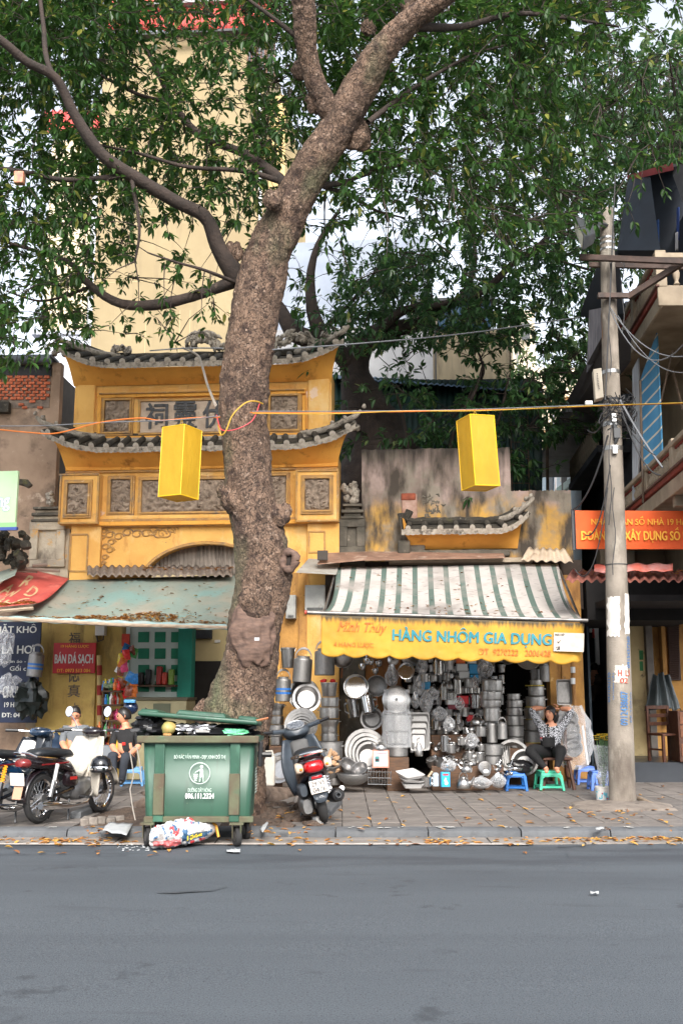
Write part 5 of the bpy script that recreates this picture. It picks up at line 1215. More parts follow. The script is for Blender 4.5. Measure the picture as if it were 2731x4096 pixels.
def balcony(zfl,zrail,Ya,Yb,front,par,Xe=EB,n=None):
    """slab with red-lipped fascia, balusters, rail; front=True also turns the corner towards the street."""
    rbox('slab',Xe+.02,Xe+1.05,Ya,Yb,zfl-.16,zfl-.02,cwl)
    rbox('fascia',Xe-.05,Xe+.02,Ya-.05,Yb,zfl-.08,zfl+.01,rdt);rbox('fascia',Xe-.08,Xe-.02,Ya-.08,Yb,zfl-.01,zfl+.03,M('brown_lip',rgb(90,60,50)))
    rbox('fascia',Xe-.02,Xe+.02,Ya-.02,Yb,zfl-.32,zfl-.1,cwl)
    rbox('rail',Xe-.07,Xe+.09,Ya-.05,Yb,zrail-.07,zrail,cwl);rbox('rail',Xe-.02,Xe+.05,Ya-.02,Yb,zrail-.11,zrail-.07,rdt)
    h=zrail-.11-zfl-.04;Yc=Ya+.2
    while Yc<Yb-.1:
        put('baluster',bal,None,rh,AX(Xe+.02,Yc,zfl+.03),scale=(1,1,h/.62));Yc += .16
    for Yp in (Ya+.02,Ya+1.7,Ya+3.4):
        if Yp<Yb:rbox('post',Xe-.06,Xe+.1,Yp-.09,Yp+.09,zfl,zrail+.05,cwl)
    if front:
        rbox('fascia',Xe-.05,Xe+1.6,Ya-.06,Ya,zfl-.3,zfl+.02,cwl);rbox('rail',Xe-.07,Xe+1.6,Ya-.09,Ya+.06,zrail-.08,zrail,cwl)
        for k in range(7):put('baluster',bal,None,rh,AX(Xe+.25+k*.17,Ya-.02,zfl+.03),scale=(1,1,h/.62))
balcony(zf+.1,zl,12.6,19.6,False,rh);balcony(zu+.1,zur+.1,A(2640,1176,EB).y,19.6,True,rh)
rbox('soffit',EB+.02,EB+1.05,12.6,19.6,zf-.2,zf-.1,cwl)
for Yb_ in (14.6,17):rbox('bracket',EB+.05,EB+1.05,Yb_,Yb_+.16,zf-.36,zf-.2,cwl)
# upper storey in shadow, roofs
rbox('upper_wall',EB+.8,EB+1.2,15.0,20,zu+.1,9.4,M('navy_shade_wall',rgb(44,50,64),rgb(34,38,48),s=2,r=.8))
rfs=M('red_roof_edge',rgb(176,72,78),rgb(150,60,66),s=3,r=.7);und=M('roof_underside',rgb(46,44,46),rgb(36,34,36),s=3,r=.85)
def slabq(name,pts,m,d=(0,0,-.05)):mb=MB();mb.prism(pts,d);return put(name,mb,m,rh)
slabq('roof_sheet',[P(2508,706,15.4),P(2690,655,14.2),P(2800,640,15.5),P(2600,690,17.5)],und)
slabq('roof_edge',[P(2508,700,15.35),P(2690,648,14.1),P(2694,676,14.1),P(2512,720,15.35)],rfs,(.0,.02,0))
slabq('roof_sheet',[P(2690,690,14.0),P(2760,560,13.0),P(2800,600,15),P(2730,800,16)],und)
slabq('eave_tarp',[P(2512,716,15.3),P(2600,705,14.8),P(2640,1000,14.6),P(2470,1000,15.2)],M('navy_tarp',rgb(38,46,58),rgb(30,36,46),s=2,r=.6),(.05,.3,0))
slabq('eave_tarp',[P(2470,1000,15.25),P(2400,1030,15.6),P(2325,1235,16.6),P(2420,1270,16.2),P(2500,1250,15.6)],M('navy_tarp',rgb(38,46,58)),(.05,.3,0))
slabq('upper_blind',[P(2514,722,16.6),P(2790,650,16.2),P(2790,1070,16.2),P(2468,1016,16.8)],M('navy_tarp',rgb(38,46,58)),(.1,.3,0))  # dark sheet added to fill the bright sky gaps below the roof
slabq('hanging_sheet',[P(2355,1240,16.2),P(2408,1230,15.9),P(2404,1400,15.9),P(2345,1490,16.3)],M('grey_cloth',rgb(112,110,116),rgb(84,82,88),s=6,r=.85,stretch=(5,5,.4)),(.02,.06,0))
slabq('lane_eave',[P(2440,1300,14.6),P(2404,1350,15.0),P(2268,1600,18.4),P(2290,1640,18.6),P(2440,1420,15.2)],und,(.4,.3,0))
rbox('lane_roof',3.1,EB+.7,20.5,27,A(2280,1580,3.1).z-.1,A(2280,1580,3.1).z,M('grey_gutter',rgb(88,92,98)))
# next house: grille balcony
zb2=P(2370,1850,21.8).z;zr2=P(2370,1680,21.8).z
rbox('slab',EB-.02,EB+.7,20.2,24.2,zb2-.15,zb2,dkw);rbox('rail',EB-.02,EB+.05,20.2,24.2,zr2-.05,zr2,dkw)
for k in range(16):put('baluster',bal,None,rh,AX(EB+.01,20.3+k*.24,zb2),scale=(.8,.8,(zr2-zb2)*.55/.62))
for k in range(20):wire('grille_bar',[AX(EB+.01,20.3+k*.19,zr2-.1),AX(EB+.01,20.3+k*.19,zr2+.9)],.012,dkg,rh)
# blue striped blind and its frame
sb=N('striped_blind');n_=sb;sp_=n_.n('SeparateXYZ');n_.l(n_.coord(),sp_.inputs[0]);ad=n_.n('Math',operation='MULTIPLY_ADD');n_.l(sp_.outputs[0],ad.inputs[0]);ad.inputs[1].default_value=-1.25;n_.l(sp_.outputs[2],ad.inputs[2])
ml=n_.n('Math',operation='MULTIPLY');ml.inputs[1].default_value=4.6;n_.l(ad.outputs[0],ml.inputs[0]);f_=n_.n('Math',operation='FRACT');n_.l(ml.outputs[0],f_.inputs[0]);lt=n_.n('Math',operation='LESS_THAN');lt.inputs[1].default_value=.16;n_.l(f_.outputs[0],lt.inputs[0])
c=n_.mix(lt.outputs[0],n_.mix(n_.ramp(n_.noise(2,detail=6),.4,.6),rgb(62,126,168),rgb(78,142,182)),rgb(196,190,176));n_.l(c,n_.b.inputs['Base Color']);n_.b.inputs['Roughness'].default_value=.7
mb=MB();mb.prism([P(2556,1530,16.4),P(2625,1330,15.8),P(2646,1800,15.8),P(2636,1860,15.8),P(2574,2010,16.4)],(.03,.02,0));put('striped_blind',mb,sb.m,label='blue blind with white diagonal stripes hanging on the balcony house',cat='blind')
mb=MB();mb.prism([P(2528,1480,17),P(2552,1430,16.8),P(2560,1760,16.8),P(2540,2010,17),P(2528,2000,17)],(.03,.02,0));put('hanging_cloth',mb,M('pale_cloth',rgb(186,190,196),rgb(156,160,168),s=5,r=.85,stretch=(5,5,.4)),label='pale cloth hanging beside the blue striped blind',cat='cloth')
for k,(x0,y0,x1,y1) in enumerate(((2560,1520,2572,2012),(2690,1400,2620,1700),(2731,1640,2690,1480))):wire('prop',[P(x0,y0,15.8),P(x1,y1,16)],.02,rust,rh)
for k,(x0,y0,x1,y1,cc) in enumerate(((2622,880,2636,990,(40,74,130)),(2706,830,2716,960,(34,60,120)),(2700,930,2712,1000,(170,170,176)))):
    mb=MB();mb.grid(lambda a,b:P(x0+(x1-x0)*a,y0+(y1-y0)*b,15.9)+V((0,.03*math.sin(a*8),0)),8,6);o=put('hung_laundry',mb,M('laundry%d' % k,rgb(*cc),r=.9),label=('blue cloth','navy cloth','pale cloth')[k]+' hanging out on the upper balcony',cat='laundry');o.modifiers.new('t','SOLIDIFY').thickness=.01
wire('clothes_rail',[P(2535,878,16.4),P(2612,880,16)],.03,rfs,rh)
# ground floor: rusty corrugated porch, dark recess, wall with shutter
PF=Fr(P(2500,2400,15.6),0)
rsc=M('rusty_corrugated',rgb(150,92,78),rgb(122,74,64),s=3,r=.9,st=((rgb(96,62,54),4,.54,.7),(rgb(176,128,108),6,.6,.72)))
corr(PF,2285,2282,2800,2326,-.1,.75,pitch=.135,amp=.026,mat=rsc,name='porch_sheet',edge=26,label='rusty brown corrugated porch roof beyond the pole',cat='roof sheet')
pc_=thing('red_cloth','salmon pink cloth with pale patch spread along the rusty porch roof','cloth',P(2500,2280,15.3))
mb=MB();mb.grid(lambda a,b:P(2376+316*a,2256+30*b+(4 if a<.3 else 0),15.1-.15*b)+V((0,.02*math.sin(a*20),.012*math.sin(a*26+b))),40,6);o=put('sheet',mb,M('salmon_cloth',rgb(232,116,96),rgb(224,160,152),s=2.2,r=.8,lo=.48,hi=.6),pc_);o.modifiers.new('t','SOLIDIFY').thickness=.006
gf=thing('lane_ground_floor','dark open ground floor with ochre wall and brown shutter beyond the pole','house front',P(2600,3060,18))
GR=Fr(P(2600,2700,19.4),0)
def gbox(name,x0,y0,x1,y1,d0,d1,m,par=gf,bev=.008):mb=MB();GR.box(mb,x0,y0,x1,y1,d0,d1);return put(name,mb,m,par,bev=bev)
gbox('beam',2345,2290,2800,2482,-.6,1.6,M('void_black',rgb(28,26,26),rgb(22,20,20),s=3,r=.9));gbox('upper_wall',2400,2190,2800,2300,-.4,-.1,bei)  # near-black block stands in for the dark void below the porch roof
mb=MB();mb.box((P(2600,2480,17).x+.75,17.9,3.05),(2.9,3.2,.1));put('ceiling',mb,und,gf);gbox('pier',2500,2200,2540,2300,-.1,.1,cwl)
gbox('wall',2505,2470,2600,3110,-.3,0,M('cream_wall_stained',rgb(206,186,140),rgb(178,156,112),s=2,r=.9,st=((rgb(120,104,80),2,.54,.72),(rgb(70,64,56),4,.64,.75))));gbox('post',2594,2470,2622,3110,-.2,.12,M('grey_post',rgb(120,112,104),rgb(96,90,84),s=4))
gbox('inner_wall',2618,2470,2800,3110,-.5,-.2,ochd);gbox('jamb',2652,2470,2668,2900,-.3,.0,ochd)
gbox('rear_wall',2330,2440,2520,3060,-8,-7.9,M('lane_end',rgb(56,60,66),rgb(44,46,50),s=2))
gbox('lane_side_wall',2352,2320,2362,3110,-6,-.1,M('blue_grey_wall',rgb(74,88,98),rgb(60,70,80),s=2));gbox('white_panel',2378,2390,2394,2660,-5.1,-5,M('white_board',rgb(206,206,204)))
gbox('red_panel',2370,2516,2378,2552,-5.1,-5,M('red_board',rgb(190,60,50)));gbox('white_panel',2358,2430,2366,2530,-3.1,-3,M('white_board',rgb(206,206,204)));gbox('lamp_box',2330,2366,2352,2428,-1,-.8,M('beige_plastic',rgb(196,186,170)))
sh_=gbox('shutter',2672,2474,2718,2722,-.2,-.14,M('brown_shutter',rgb(70,50,42),rgb(56,40,34),s=6,r=.6))
mb=MB().box((0,0,0),(.19,.02,.026)).mesh('slat',M('brown_shutter',rgb(70,50,42)),0)
for k in range(32):put('slat',mb,None,sh_,GR.p(2695,2480+k*7.5,-.13),(R(35),0,0))
for k in range(2):gbox('poster',2556+k*2,2602+k*44,2572,2640+k*44,0,.006,M('green_notice',rgb(46,120,66),rgb(60,140,80),s=9,r=.6))
lf=MB();lf.add([G(2340,3110,PZ+.012),G(2560,3110,PZ+.012),AX(3.4,27,PZ+.012),AX(2.6,27,PZ+.012)],[(0,1,2,3)]);put('lane',lf,M('wet_lane',rgb(64,68,74),rgb(50,54,60),s=1.5,r=.35),kind='structure')
# banner
BN=Fr(P(2500,2120,14.75),R(1))
bn=thing('street_banner','orange cloth banner with yellow capital lettering hung behind the pole','banner',BN.p(2500,2195))
u0,z1=BN.uz(2299,2042,0);u1=BN.uz(2850,2042,0)[0];z0=BN.uz(2299,2196,0)[1]
mb=MB();mb.grid(lambda a,b:BN.w(u0+(u1-u0)*a,z1+(z0-z1)*b,.012*math.sin(a*17)*math.sin(b*3)+.008*mn.noise((a*8,b*3,1))),60,10);put('cloth',mb,M('orange_cloth',rgb(222,92,34),rgb(206,78,30),s=1.2,r=.75),bn,smooth=80)
yp=M('banner_yellow',rgb(244,178,60),rgb(236,166,56),s=6,r=.7)
text_on(BN,'lettering','NHÂN DÂN SỐ NHÀ 19 HÀNG',2363,2064,2790,2099,.03,yp,bn,.02);text_on(BN,'lettering','ĐOÀN KẾT XÂY DỰNG SỐ NHÀ',2322,2108,2800,2170,.03,yp,bn,.05)
mb=MB();BN.box(mb,2288,2036,2296,2200,-.04,.0);put('banner_pole',mb,dkg,bn)
# chair, tarp heap
cw=M('dark_wood',rgb(92,54,36),rgb(66,40,28),s=7,r=.55,stretch=(4,4,1))
chx=P(2668,3046,17.9);ch=thing('wooden_chair','dark brown wooden chair standing beyond the pole','chair',chx,R(20),world=False)
mb=MB();mb.box((chx.x+.3,18.5,chx.z/2),(2.2,1.8,chx.z));put('raised_floor',mb,M('wet_lane',rgb(64,68,74)),gf)
for sx in (-.21,.21):
    for sy,h in ((-.2,.44),(.2,.92)):mb=MB().box((sx,sy,h/2),(.045,.045,h));put('leg',mb,cw,ch,bev=.004)
    mb=MB().box((sx,0,.2),(.03,.4,.03));put('stretcher',mb,cw,ch)
put('seat',MB().box((0,0,.45),(.47,.45,.04)),cw,ch,bev=.01)
for z in (.62,.76,.9):put('back_rail',MB().box((0,.2,z),(.42,.03,.06)),cw,ch,bev=.005)
cb=P(2750,3046,17.8);kb=thing('wooden_cabinet','brown wooden cabinet at the edge of the picture beyond the chair','cabinet',cb,0,world=False)
put('body',MB().box((.1,0,.42),(.62,.5,.84)),cw,kb,bev=.01)
for z in (.2,.5,.72):put('board',MB().box((.1,-.256,z),(.56,.014,.2)),M('worn_wood',rgb(134,84,54),rgb(104,64,42),s=7,r=.6),kb,bev=.004)
mb=MB();q=P(2645,2760,18.6)
mb.grid(lambda a,b:q+V(((a-.5)*(.3+.35*b),-.2*math.sin(PI*a)*b+.05*math.sin(a*19),.3-.62*b-.1*abs(a-.5)+.05*mn.noise((a*6,b*6,0)))),40,20);o=put('tarp_cover',mb,M('grey_tarp',rgb(74,82,84),rgb(56,62,64),s=4,r=.45),label='dark grey plastic tarp draped over goods beyond the pole',cat='tarpaulin');o.modifiers.new('t','SOLIDIFY').thickness=.01
# ================================================================== pots, pans and household goods
alu=M('aluminium',(.5,.49,.48),(.4,.39,.38),s=6,r=.32,m=1.);alud=M('dull_aluminium',(.36,.35,.34),(.29,.285,.28),s=5,r=.58,m=1.);ste=M('stainless',(.62,.62,.62),r=.17,m=1.)
blkp=M('black_plastic',rgb(30,30,32),r=.4);redpl=M('red_plastic',rgb(206,40,34),r=.4);blupl=M('blue_print',rgb(58,84,158))
pla=N('clear_plastic');n_=pla;n_.b.inputs['Base Color'].default_value=(.9,.92,.95,1);n_.b.inputs['Roughness'].default_value=.12;n_.b.inputs['Specular IOR Level'].default_value=.8
tr=n_.n('BsdfTransparent');mx=n_.n('MixShader');lw=n_.n('LayerWeight');lw.inputs[0].default_value=.35;n_.l(n_.ramp2(lw.outputs['Facing'],.16,.7),mx.inputs[0]);n_.l(tr.outputs[0],mx.inputs[1]);n_.l(n_.b.outputs[0],mx.inputs[2]);n_.l(mx.outputs[0],n_.o.inputs['Surface']);MATS['clear_plastic']=pla.m
bp=n_.n('Bump');bp.inputs['Strength'].default_value=.8;bp.inputs['Distance'].default_value=.02;n_.l(n_.noise(22,detail=4),bp.inputs['Height']);n_.l(bp.outputs[0],n_.b.inputs['Normal'])
def ring(n,r,z=0,m=0):return [(r*math.cos(2*PI*i/n),r*math.sin(2*PI*i/n),z) for i in range(n+1)]
def loop(c,w_,h_,out,n=8):return [(c[0]+out*math.sin(PI*i/n),c[1]+w_*math.cos(PI*i/n),c[2]+h_*math.sin(PI*i/n)) for i in range(n+1)]
# each builder gives [(part name, MB, material)], in a unit body: radius 1, height 1
def k_pot(m=alu,lid=True):
    b=MB().lathe([(0,0),(.93,0),(.98,.04),(1,.2),(1,.9),(1.05,.94),(1.05,.97),(.98,.97),(.96,.1),(0,.08)],22)
    out=[('body',b,m)]
    for sg in (-1,1):out.append(('handle',MB().tube([(sg*(1+.2*math.sin(PI*i/6)),.32*math.cos(PI*i/6),.72) for i in range(7)],.045,5),m))
    if lid:out += [('lid',MB().lathe([(1.04,.97),(1.0,1.02),(.8,1.06),(.3,1.1),(0,1.11)],22),m),('knob',MB().lathe([(.05,1.1),(.05,1.15),(.14,1.18),(.12,1.24),(0,1.25)],10),m)]
    return out
def k_waist(m=alu):return [('body',MB().lathe([(0,0),(.78,0),(.82,.1),(.8,.35),(.84,.55),(1,.78),(1.02,.92),(1.06,.95),(1,.97),(.9,.8),(0,.7)],22),m)]+[('handle',MB().tube([(sg*(1.02+.16*math.sin(PI*i/6)),.3*math.cos(PI*i/6),.82) for i in range(7)],.04,5),m) for sg in (-1,1)]
def k_can(m=alud,bail=True,mark=None):
    o=[('body',MB().lathe([(0,0),(.94,0),(1,.03),(1,.84),(.94,.9),(.7,.93),(.7,.98),(.72,1),(0,1)],22),m)]
    if bail:o.append(('handle',MB().tube([(.85*math.cos(PI*i/10),0,.95+.34*math.sin(PI*i/10)) for i in range(11)],.05,6),m))
    if mark:o.append(('label',MB().lathe([(1.006,.3),(1.006,.38)],22),mark));o.append(('label',MB().lathe([(1.006,.46),(1.006,.54)],22),mark))
    return o
def k_bucket(m=alu):
    b=MB();vs=[];n=36;pr=[(.0,.02),(.78,.0),(.8,.03),(.96,.9),(1.03,.93),(1.03,1),(.96,1),(.93,.9),(.76,.06),(0,.05)]
    b.grid(lambda a,t:(lambda r,z:((r*(1+.02*math.cos(a*2*PI*18)*(.1<z<.9)))*math.cos(2*PI*a),r*(1+.02*math.cos(a*2*PI*18)*(.1<z<.9))*math.sin(2*PI*a),z))(*pr[int(round(t*9))]),n*2,10,True)
    return [('body',b,m),('handle',MB().tube([(1.04*math.cos(PI*i/10),-.3*math.sin(PI*i/10),.95-.3*math.sin(PI*i/10)) for i in range(11)],.03,5),m)]
def k_basin(m=alud):return [('body',MB().lathe([(0,0),(.62,0),(.68,.05),(.84,.85),(.97,.9),(1.0,.96),(.98,1),(.82,.96),(.64,.12),(.6,.07),(0,.06)],28),m)]
def k_wok(m=alu):
    n=9;pr=[(math.sin(PI/2*i/n),1-math.cos(PI/2*i/n)) for i in range(n+1)];pr += [(1.04,1.0),(1.03,1.04)]+[(.97*math.sin(PI/2*i/n),1.03-.97*math.cos(PI/2*i/n)) for i in range(n,-1,-1)]
    return [('body',MB().lathe(pr,26),m),('handle',MB().tube([(0,-1,.98),(0,-1.3,1.05),(0,-1.9,1.15)],[.09,.08,.11],7),M('wood_handle',rgb(150,92,54),r=.5))]
def k_pan(m=ste):return [('body',MB().lathe([(0,0),(.84,0),(.9,.05),(1,.9),(1.06,.95),(1.05,1),(.97,.98),(.86,.12),(0,.1)],26),m),('handle',MB().tube([(0,1,.9),(.1,1.16,.95),(.0,1.24,.95),(-.1,1.16,.95),(0,1,.9)],.04,5),blkp)]
def k_kettle(m=alu):return [('body',MB().lathe([(0,0),(.86,0),(.96,.06),(1,.2),(.94,.38),(.74,.56),(.5,.64),(.46,.67),(0,.67)],22),m),('lid',MB().lathe([(.5,.66),(.44,.72),(.2,.76),(.06,.78),(.1,.84),(.0,.87)],14),m),('spout',MB().tube([(-.85,0,.3),(-1.2,0,.42),(-1.36,0,.6),(-1.55,0,.68)],[.2,.14,.1,.09],8),m),('handle',MB().tube([(.6*math.cos(PI*i/10),0,.6+.42*math.sin(PI*i/10)) for i in range(11)],.05,6),m)]
def k_cup(m=ste):return [('body',MB().lathe([(0,0),(.9,0),(.95,.04),(1,.95),(1.05,.98),(1,1),(.94,.96),(.88,.08),(0,.06)],18),m),('handle',MB().tube([(1.0,0,.8),(1.4,0,.74),(1.45,0,.4),(.98,0,.25)],.07,5),m)]
def k_ladle(m=ste):
    n=6;return [('bowl',MB().lathe([(math.sin(PI/2*i/n),.3-.3*math.cos(PI/2*i/n)) for i in range(n+1)]+[(.93*math.sin(PI/2*i/n),.32-.28*math.cos(PI/2*i/n)) for i in range(n,-1,-1)],16),m),('handle',MB().tube([(.9,0,.3),(1.1,0,.45),(1.15,0,1)],[.12,.1,.13],6),m)]
def k_tray(m=alud):
    def rr(w_,d_,z,r=.18):return [(sx*(w_-r)+r*math.cos(q),sy*(d_-r)+r*math.sin(q),z) for sx,sy,q0 in ((1,1,0),(-1,1,PI/2),(-1,-1,PI),(1,-1,1.5*PI)) for q in (q0,q0+PI/4,q0+PI/2)]
    b=MB();rs=[rr(.82,.82,0),rr(.94,.94,.8),rr(1,1,.85),rr(1,1,1),rr(.93,.93,.95),rr(.8,.8,.15)];n=12
    for i in range(5):b.add(rs[i]+rs[i+1],[(j,(j+1) % n,n+(j+1) % n,n+j) for j in range(n)])
    b.add(rs[0],[tuple(range(n))[::-1]]);b.add(rs[5],[tuple(range(n))]);return [('body',b,m)]
def k_flask(m=ste):return [('body',MB().lathe([(0,0),(.95,0),(1,.05),(1,.66),(.8,.78),(.55,.84),(.55,.97),(.5,1),(0,1)],18),m),('cap',MB().lathe([(.58,.86),(.58,.99),(0,1.01)],14),blkp)]
def k_box(m):return [('body',MB().box((0,0,.5),(2,1.2,1)),m),('flap',MB().box((0,-.605,.5),(1.7,.012,.8)),M(m.name+'_face',tuple(min(1,c_*1.25+.02) for c_ in m['c']),r=.6))]
def k_lid(m=alu):return [('body',MB().lathe([(1,0),(1.02,.1),(.95,.25),(.6,.6),(.2,.8),(0,.82)],24),m),('knob',MB().lathe([(.05,.8),(.05,.95),(.12,1),(0,1.05)],8),blkp)]
def k_bag(m=None):
    b=MB();b.grid(lambda a,t:(lambda r,q:(r*math.cos(q),r*math.sin(q),t))((.12+.9*math.sin(PI*min(1,t*1.12)) ** .6)*(1+.16*mn.noise((math.cos(2*PI*a)*2.2,math.sin(2*PI*a)*2.2,t*5))+.08*mn.noise((math.cos(2*PI*a)*7,math.sin(2*PI*a)*7,t*9))),2*PI*a),24,14,True)
    o=[('wrapping',b,MATS['clear_plastic'])]
    for i in range(4):o.append(('bowl',MB().lathe([(.2,0),(.45,.05),(.6,.2),(.58,.2),(.4,.07),(0,.05)],14,Matrix.Translation((.1*math.sin(i*2),.1*math.cos(i*2),.08+i*.16)) @ Matrix.Rotation(.5*math.sin(i*1.7),4,'X')),ste))
    return o
def mk(m,r,g,b):x=M(m,rgb(r,g,b),r=.6);x['c']=rgb(r,g,b);return x
PROTO={};FN=dict(pot=k_pot,pot0=lambda:k_pot(alu,False),dpot=lambda:k_pot(alud,False),waist=k_waist,can=k_can,canb=lambda:k_can(alud,True,M('blue_label',rgb(40,110,190),r=.5)),bucket=k_bucket,basin=k_basin,basinb=lambda:k_basin(M('mid_aluminium',(.42,.41,.4),(.34,.33,.33),s=6,r=.38,m=1.)),wok=k_wok,dwok=lambda:k_wok(alud),pan=k_pan,kettle=k_kettle,cup=k_cup,ladle=k_ladle,tray=k_tray,flask=k_flask,lid=k_lid,bag=k_bag,
    wtray=lambda:k_tray(M('white_enamel',rgb(190,188,186),r=.35)),redbox=lambda:k_box(mk('red_carton',190,30,40)),wbox=lambda:k_box(mk('white_carton',210,214,214)),bbox=lambda:k_box(mk('blue_carton',60,150,200)),obox=lambda:k_box(mk('orange_carton',220,100,40)),dbox=lambda:k_box(mk('maroon_carton',110,30,44)),tin=lambda:k_can(M('tin_print',rgb(150,170,186),rgb(190,196,200),s=9,r=.4),False))
NAME=dict(pot='cooking_pot',pot0='cooking_pot',dpot='cooking_pot',waist='steamer_pot',can='canister',canb='canister',bucket='bucket',basin='basin',basinb='basin',wok='wok',dwok='wok',pan='frying_pan',kettle='kettle',cup='steel_mug',ladle='ladle',tray='baking_tray',wtray='enamel_tray',flask='vacuum_flask',lid='pot_lid',bag='bagged_bowls',redbox='carton',wbox='carton',bbox='carton',obox='carton',dbox='carton',tin='tin_can')
CAT=dict(cooking_pot='pot',steamer_pot='pot',bagged_bowls='bagged goods',steel_mug='mug',baking_tray='tray',enamel_tray='tray',vacuum_flask='flask',frying_pan='pan',pot_lid='lid',tin_can='can')
def item(kind,loc,sc,label,rot=(0,0,0),group='metalware of the pot shop'):
    nm=NAME[kind]
    if kind not in PROTO:PROTO[kind]=[(n,b.mesh(n,m,40)) for n,b,m in FN[kind]()]
    t=thing(nm,label,CAT.get(nm,nm.replace('_',' ')),loc,0,group,world=False,rot=rot);t.scale=sc
    for n,me in PROTO[kind]:put(n,me,None,t)
    return t
CA,CB_,CC=(1040,2550,.33163),(1500,2580,.31888),(1900,2580,.31888)
def at(cr,kind,x0,y0,x1,y1,Y,label,rot=(0,0,0),**kw):
    a,b,k=cr;X0,X1,Y0,Y1=a+x0*k,a+x1*k,b+y0*k,b+y1*k;p=P((X0+X1)/2,Y1,Y);q=P((X0+X1)/2,Y0,Y);r=(X1-X0)/2*px(Y)*1.02
    return item(kind,p,(r,r,q.z-p.z),label,rot,**kw)
def face(cr,kind,cx,cy,r,Y,depth,label,tilt=80,roll=0,yaw=0,**kw):
    """a round piece shown open side towards the street; (cx,cy) its middle, r its radius in crop px."""
    a,b,k=cr;c_=P(a+cx*k,b+cy*k,Y);R_=r*k*px(Y);return item(kind,c_,(R_,R_,depth),label,(R(tilt),R(roll),R(yaw)),**kw)
ORD=['top','second from top','third from top','fourth from top','fifth from top','sixth from top','seventh from top','eighth from top','ninth from top']
def stack(cr,Y,where,lst,noun='pot'):
    for i,(kind,x0,y0,x1,y1) in enumerate(lst):
        at(cr,kind,x0,y0,x1,y1,Y,'aluminium %s, %s of the stack %s' % (NAME[kind].replace('_',' '),ORD[i],where),(0,0,random.uniform(-.6,.6)))
    a,b,k=cr;kind,x0,y0,x1,y1=lst[-1];p=P(a+(x0+x1)/2*k,b+y1*k,Y);wdt=(x1-x0)*k*px(Y)*1.05
    if p.z>PZ+.06:
        mb=MB();mb.box((p.x,p.y,(p.z-.006+PZ)/2),(wdt,wdt,p.z-.006-PZ));put('wooden_crate',mb,wood,label='dark wooden crate under the stack %s' % where,cat='crate',bev=.01)
# hanging on the wall and pier
at(CA,'bucket',250,125,420,370,16.9,'fluted bucket hanging nearest the trunk');at(CA,'can',390,225,610,545,16.8,'tall brownish canister hanging between bucket and pale can',(0,R(4),0));at(CA,'can',660,135,895,460,16.6,'large pale aluminium canister hanging at the corner of the valance')
at(CA,'canb',187,475,370,775,16.9,'canister with blue label hanging low beside the trunk')
face(CA,'wok',1020,235,135,16.7,-.1,'shiny wok hanging bottom outwards under the yellow valance',96,0,20);face(CA,'pan',1155,600,140,16.8,.09,'frying pan with black rim hanging beside the second wok',84);face(CA,'dwok',1415,590,122,16.8,-.1,'dull wok hanging bottom outwards beside the frying pan',92,0,170)
at(CA,'cup',1065,735,1215,965,16.8,'tall steel mug hanging under the black rimmed pan',(0,R(8),R(200)));at(CA,'cup',1250,700,1400,925,16.6,'flared aluminium mug tilted above the hanging dish',(R(-18),R(-10),0));face(CA,'basin',1355,985,138,16.8,.1,'small basin hanging under the flared mug',84,0,-10)
for i,(cx,y1) in enumerate(((1235,400),(1300,335),(1345,340),(1400,450),(1440,360))):
    a,b,k=CA;p=P(a+cx*k,b+y1*k,16.7);item('ladle',p,(.06,.06,.32),('long steel ladle','copper toned ladle','small steel ladle','wide skimmer ladle','short steel ladle')[i]+' hanging under the valance by the woks',(R(-15),0,R(30*i)))
face(CA,'basin',520,700,188,17.0,.12,'rear one of two basins hanging on the pier',80,0,4);face(CA,'basinb',560,745,172,16.85,.12,'front one of two basins hanging on the pier',80,0,4)
for i,r in enumerate((205,180,155,130,105)):face(CA,'basin',515+i*3,1075+i*12,r,16.6-i*.045,.13,'grey basin, %s of the leaning nest behind the scooter' % ('largest','second largest','middle','second smallest','smallest')[i],78,0,-12)
for i,r in enumerate((255,225,195,165)):face(CA,'basin',1255+i*14,1385+i*22,r,16.5-i*.06,.15,'wide basin, %s of the leaning nest beside the pink notice' % ('largest','second largest','third largest','smallest')[i],74,0,10)
face(CA,'basinb',270,1590,180,16.35,.12,'bright basin leaning on the ground behind the scooter wheel',76,0,-20)
stack(CA,16.3,'behind the scooter mirror',[('bucket',735,545,930,715),('pot0',740,722,945,838),('pot0',722,842,945,978),('waist',722,985,950,1150),('pot0',742,1152,932,1255),('dpot',690,1250,990,1462)])
for dx in (0,115):a,b,k=CA;mb=MB();mb.blob(P(a+(765+dx)*k,b+525*k,16.3),.04,.5,2,8,dx,(1.3,1,.8));put('red_lid_tag',mb,redpl,label='red plastic piece in the top bucket, '+('nearer the trunk' if not dx else 'nearer the woks'),cat='plastic piece')
stack(CA,16.7,'squeezed between trunk and scooter',[('waist',105,800,292,945),('pot0',128,948,282,1050),('dpot',105,1052,285,1190),('pot0',120,1192,270,1300)])
item('lid',P(CA[0]+197*CA[2],CA[1]+850*CA[2],16.7),(.09,.09,.1),'domed lid on the stack squeezed between trunk and scooter')
at(CA,'basin',755,1480,970,1690,15.9,'aluminium bowl holding crumpled brown paper beside the scooter',(R(28),0,0));at(CA,'dwok',940,1650,1320,1785,15.75,'wide wok on the ground beside the scooter',(0,0,R(180)));at(CA,'pot0',800,1690,960,1780,15.9,'low pan on the ground under the brown paper bowl')
face(CA,'basinb',1040,1580,105,15.9,.1,'colander like bowl tipped inside the wide wok',50,0,30);face(CA,'basinb',1210,1620,100,15.7,.08,'bright bowl tipped inside the wide wok',46,0,-20)
a,b,k=CA;mb=MB()
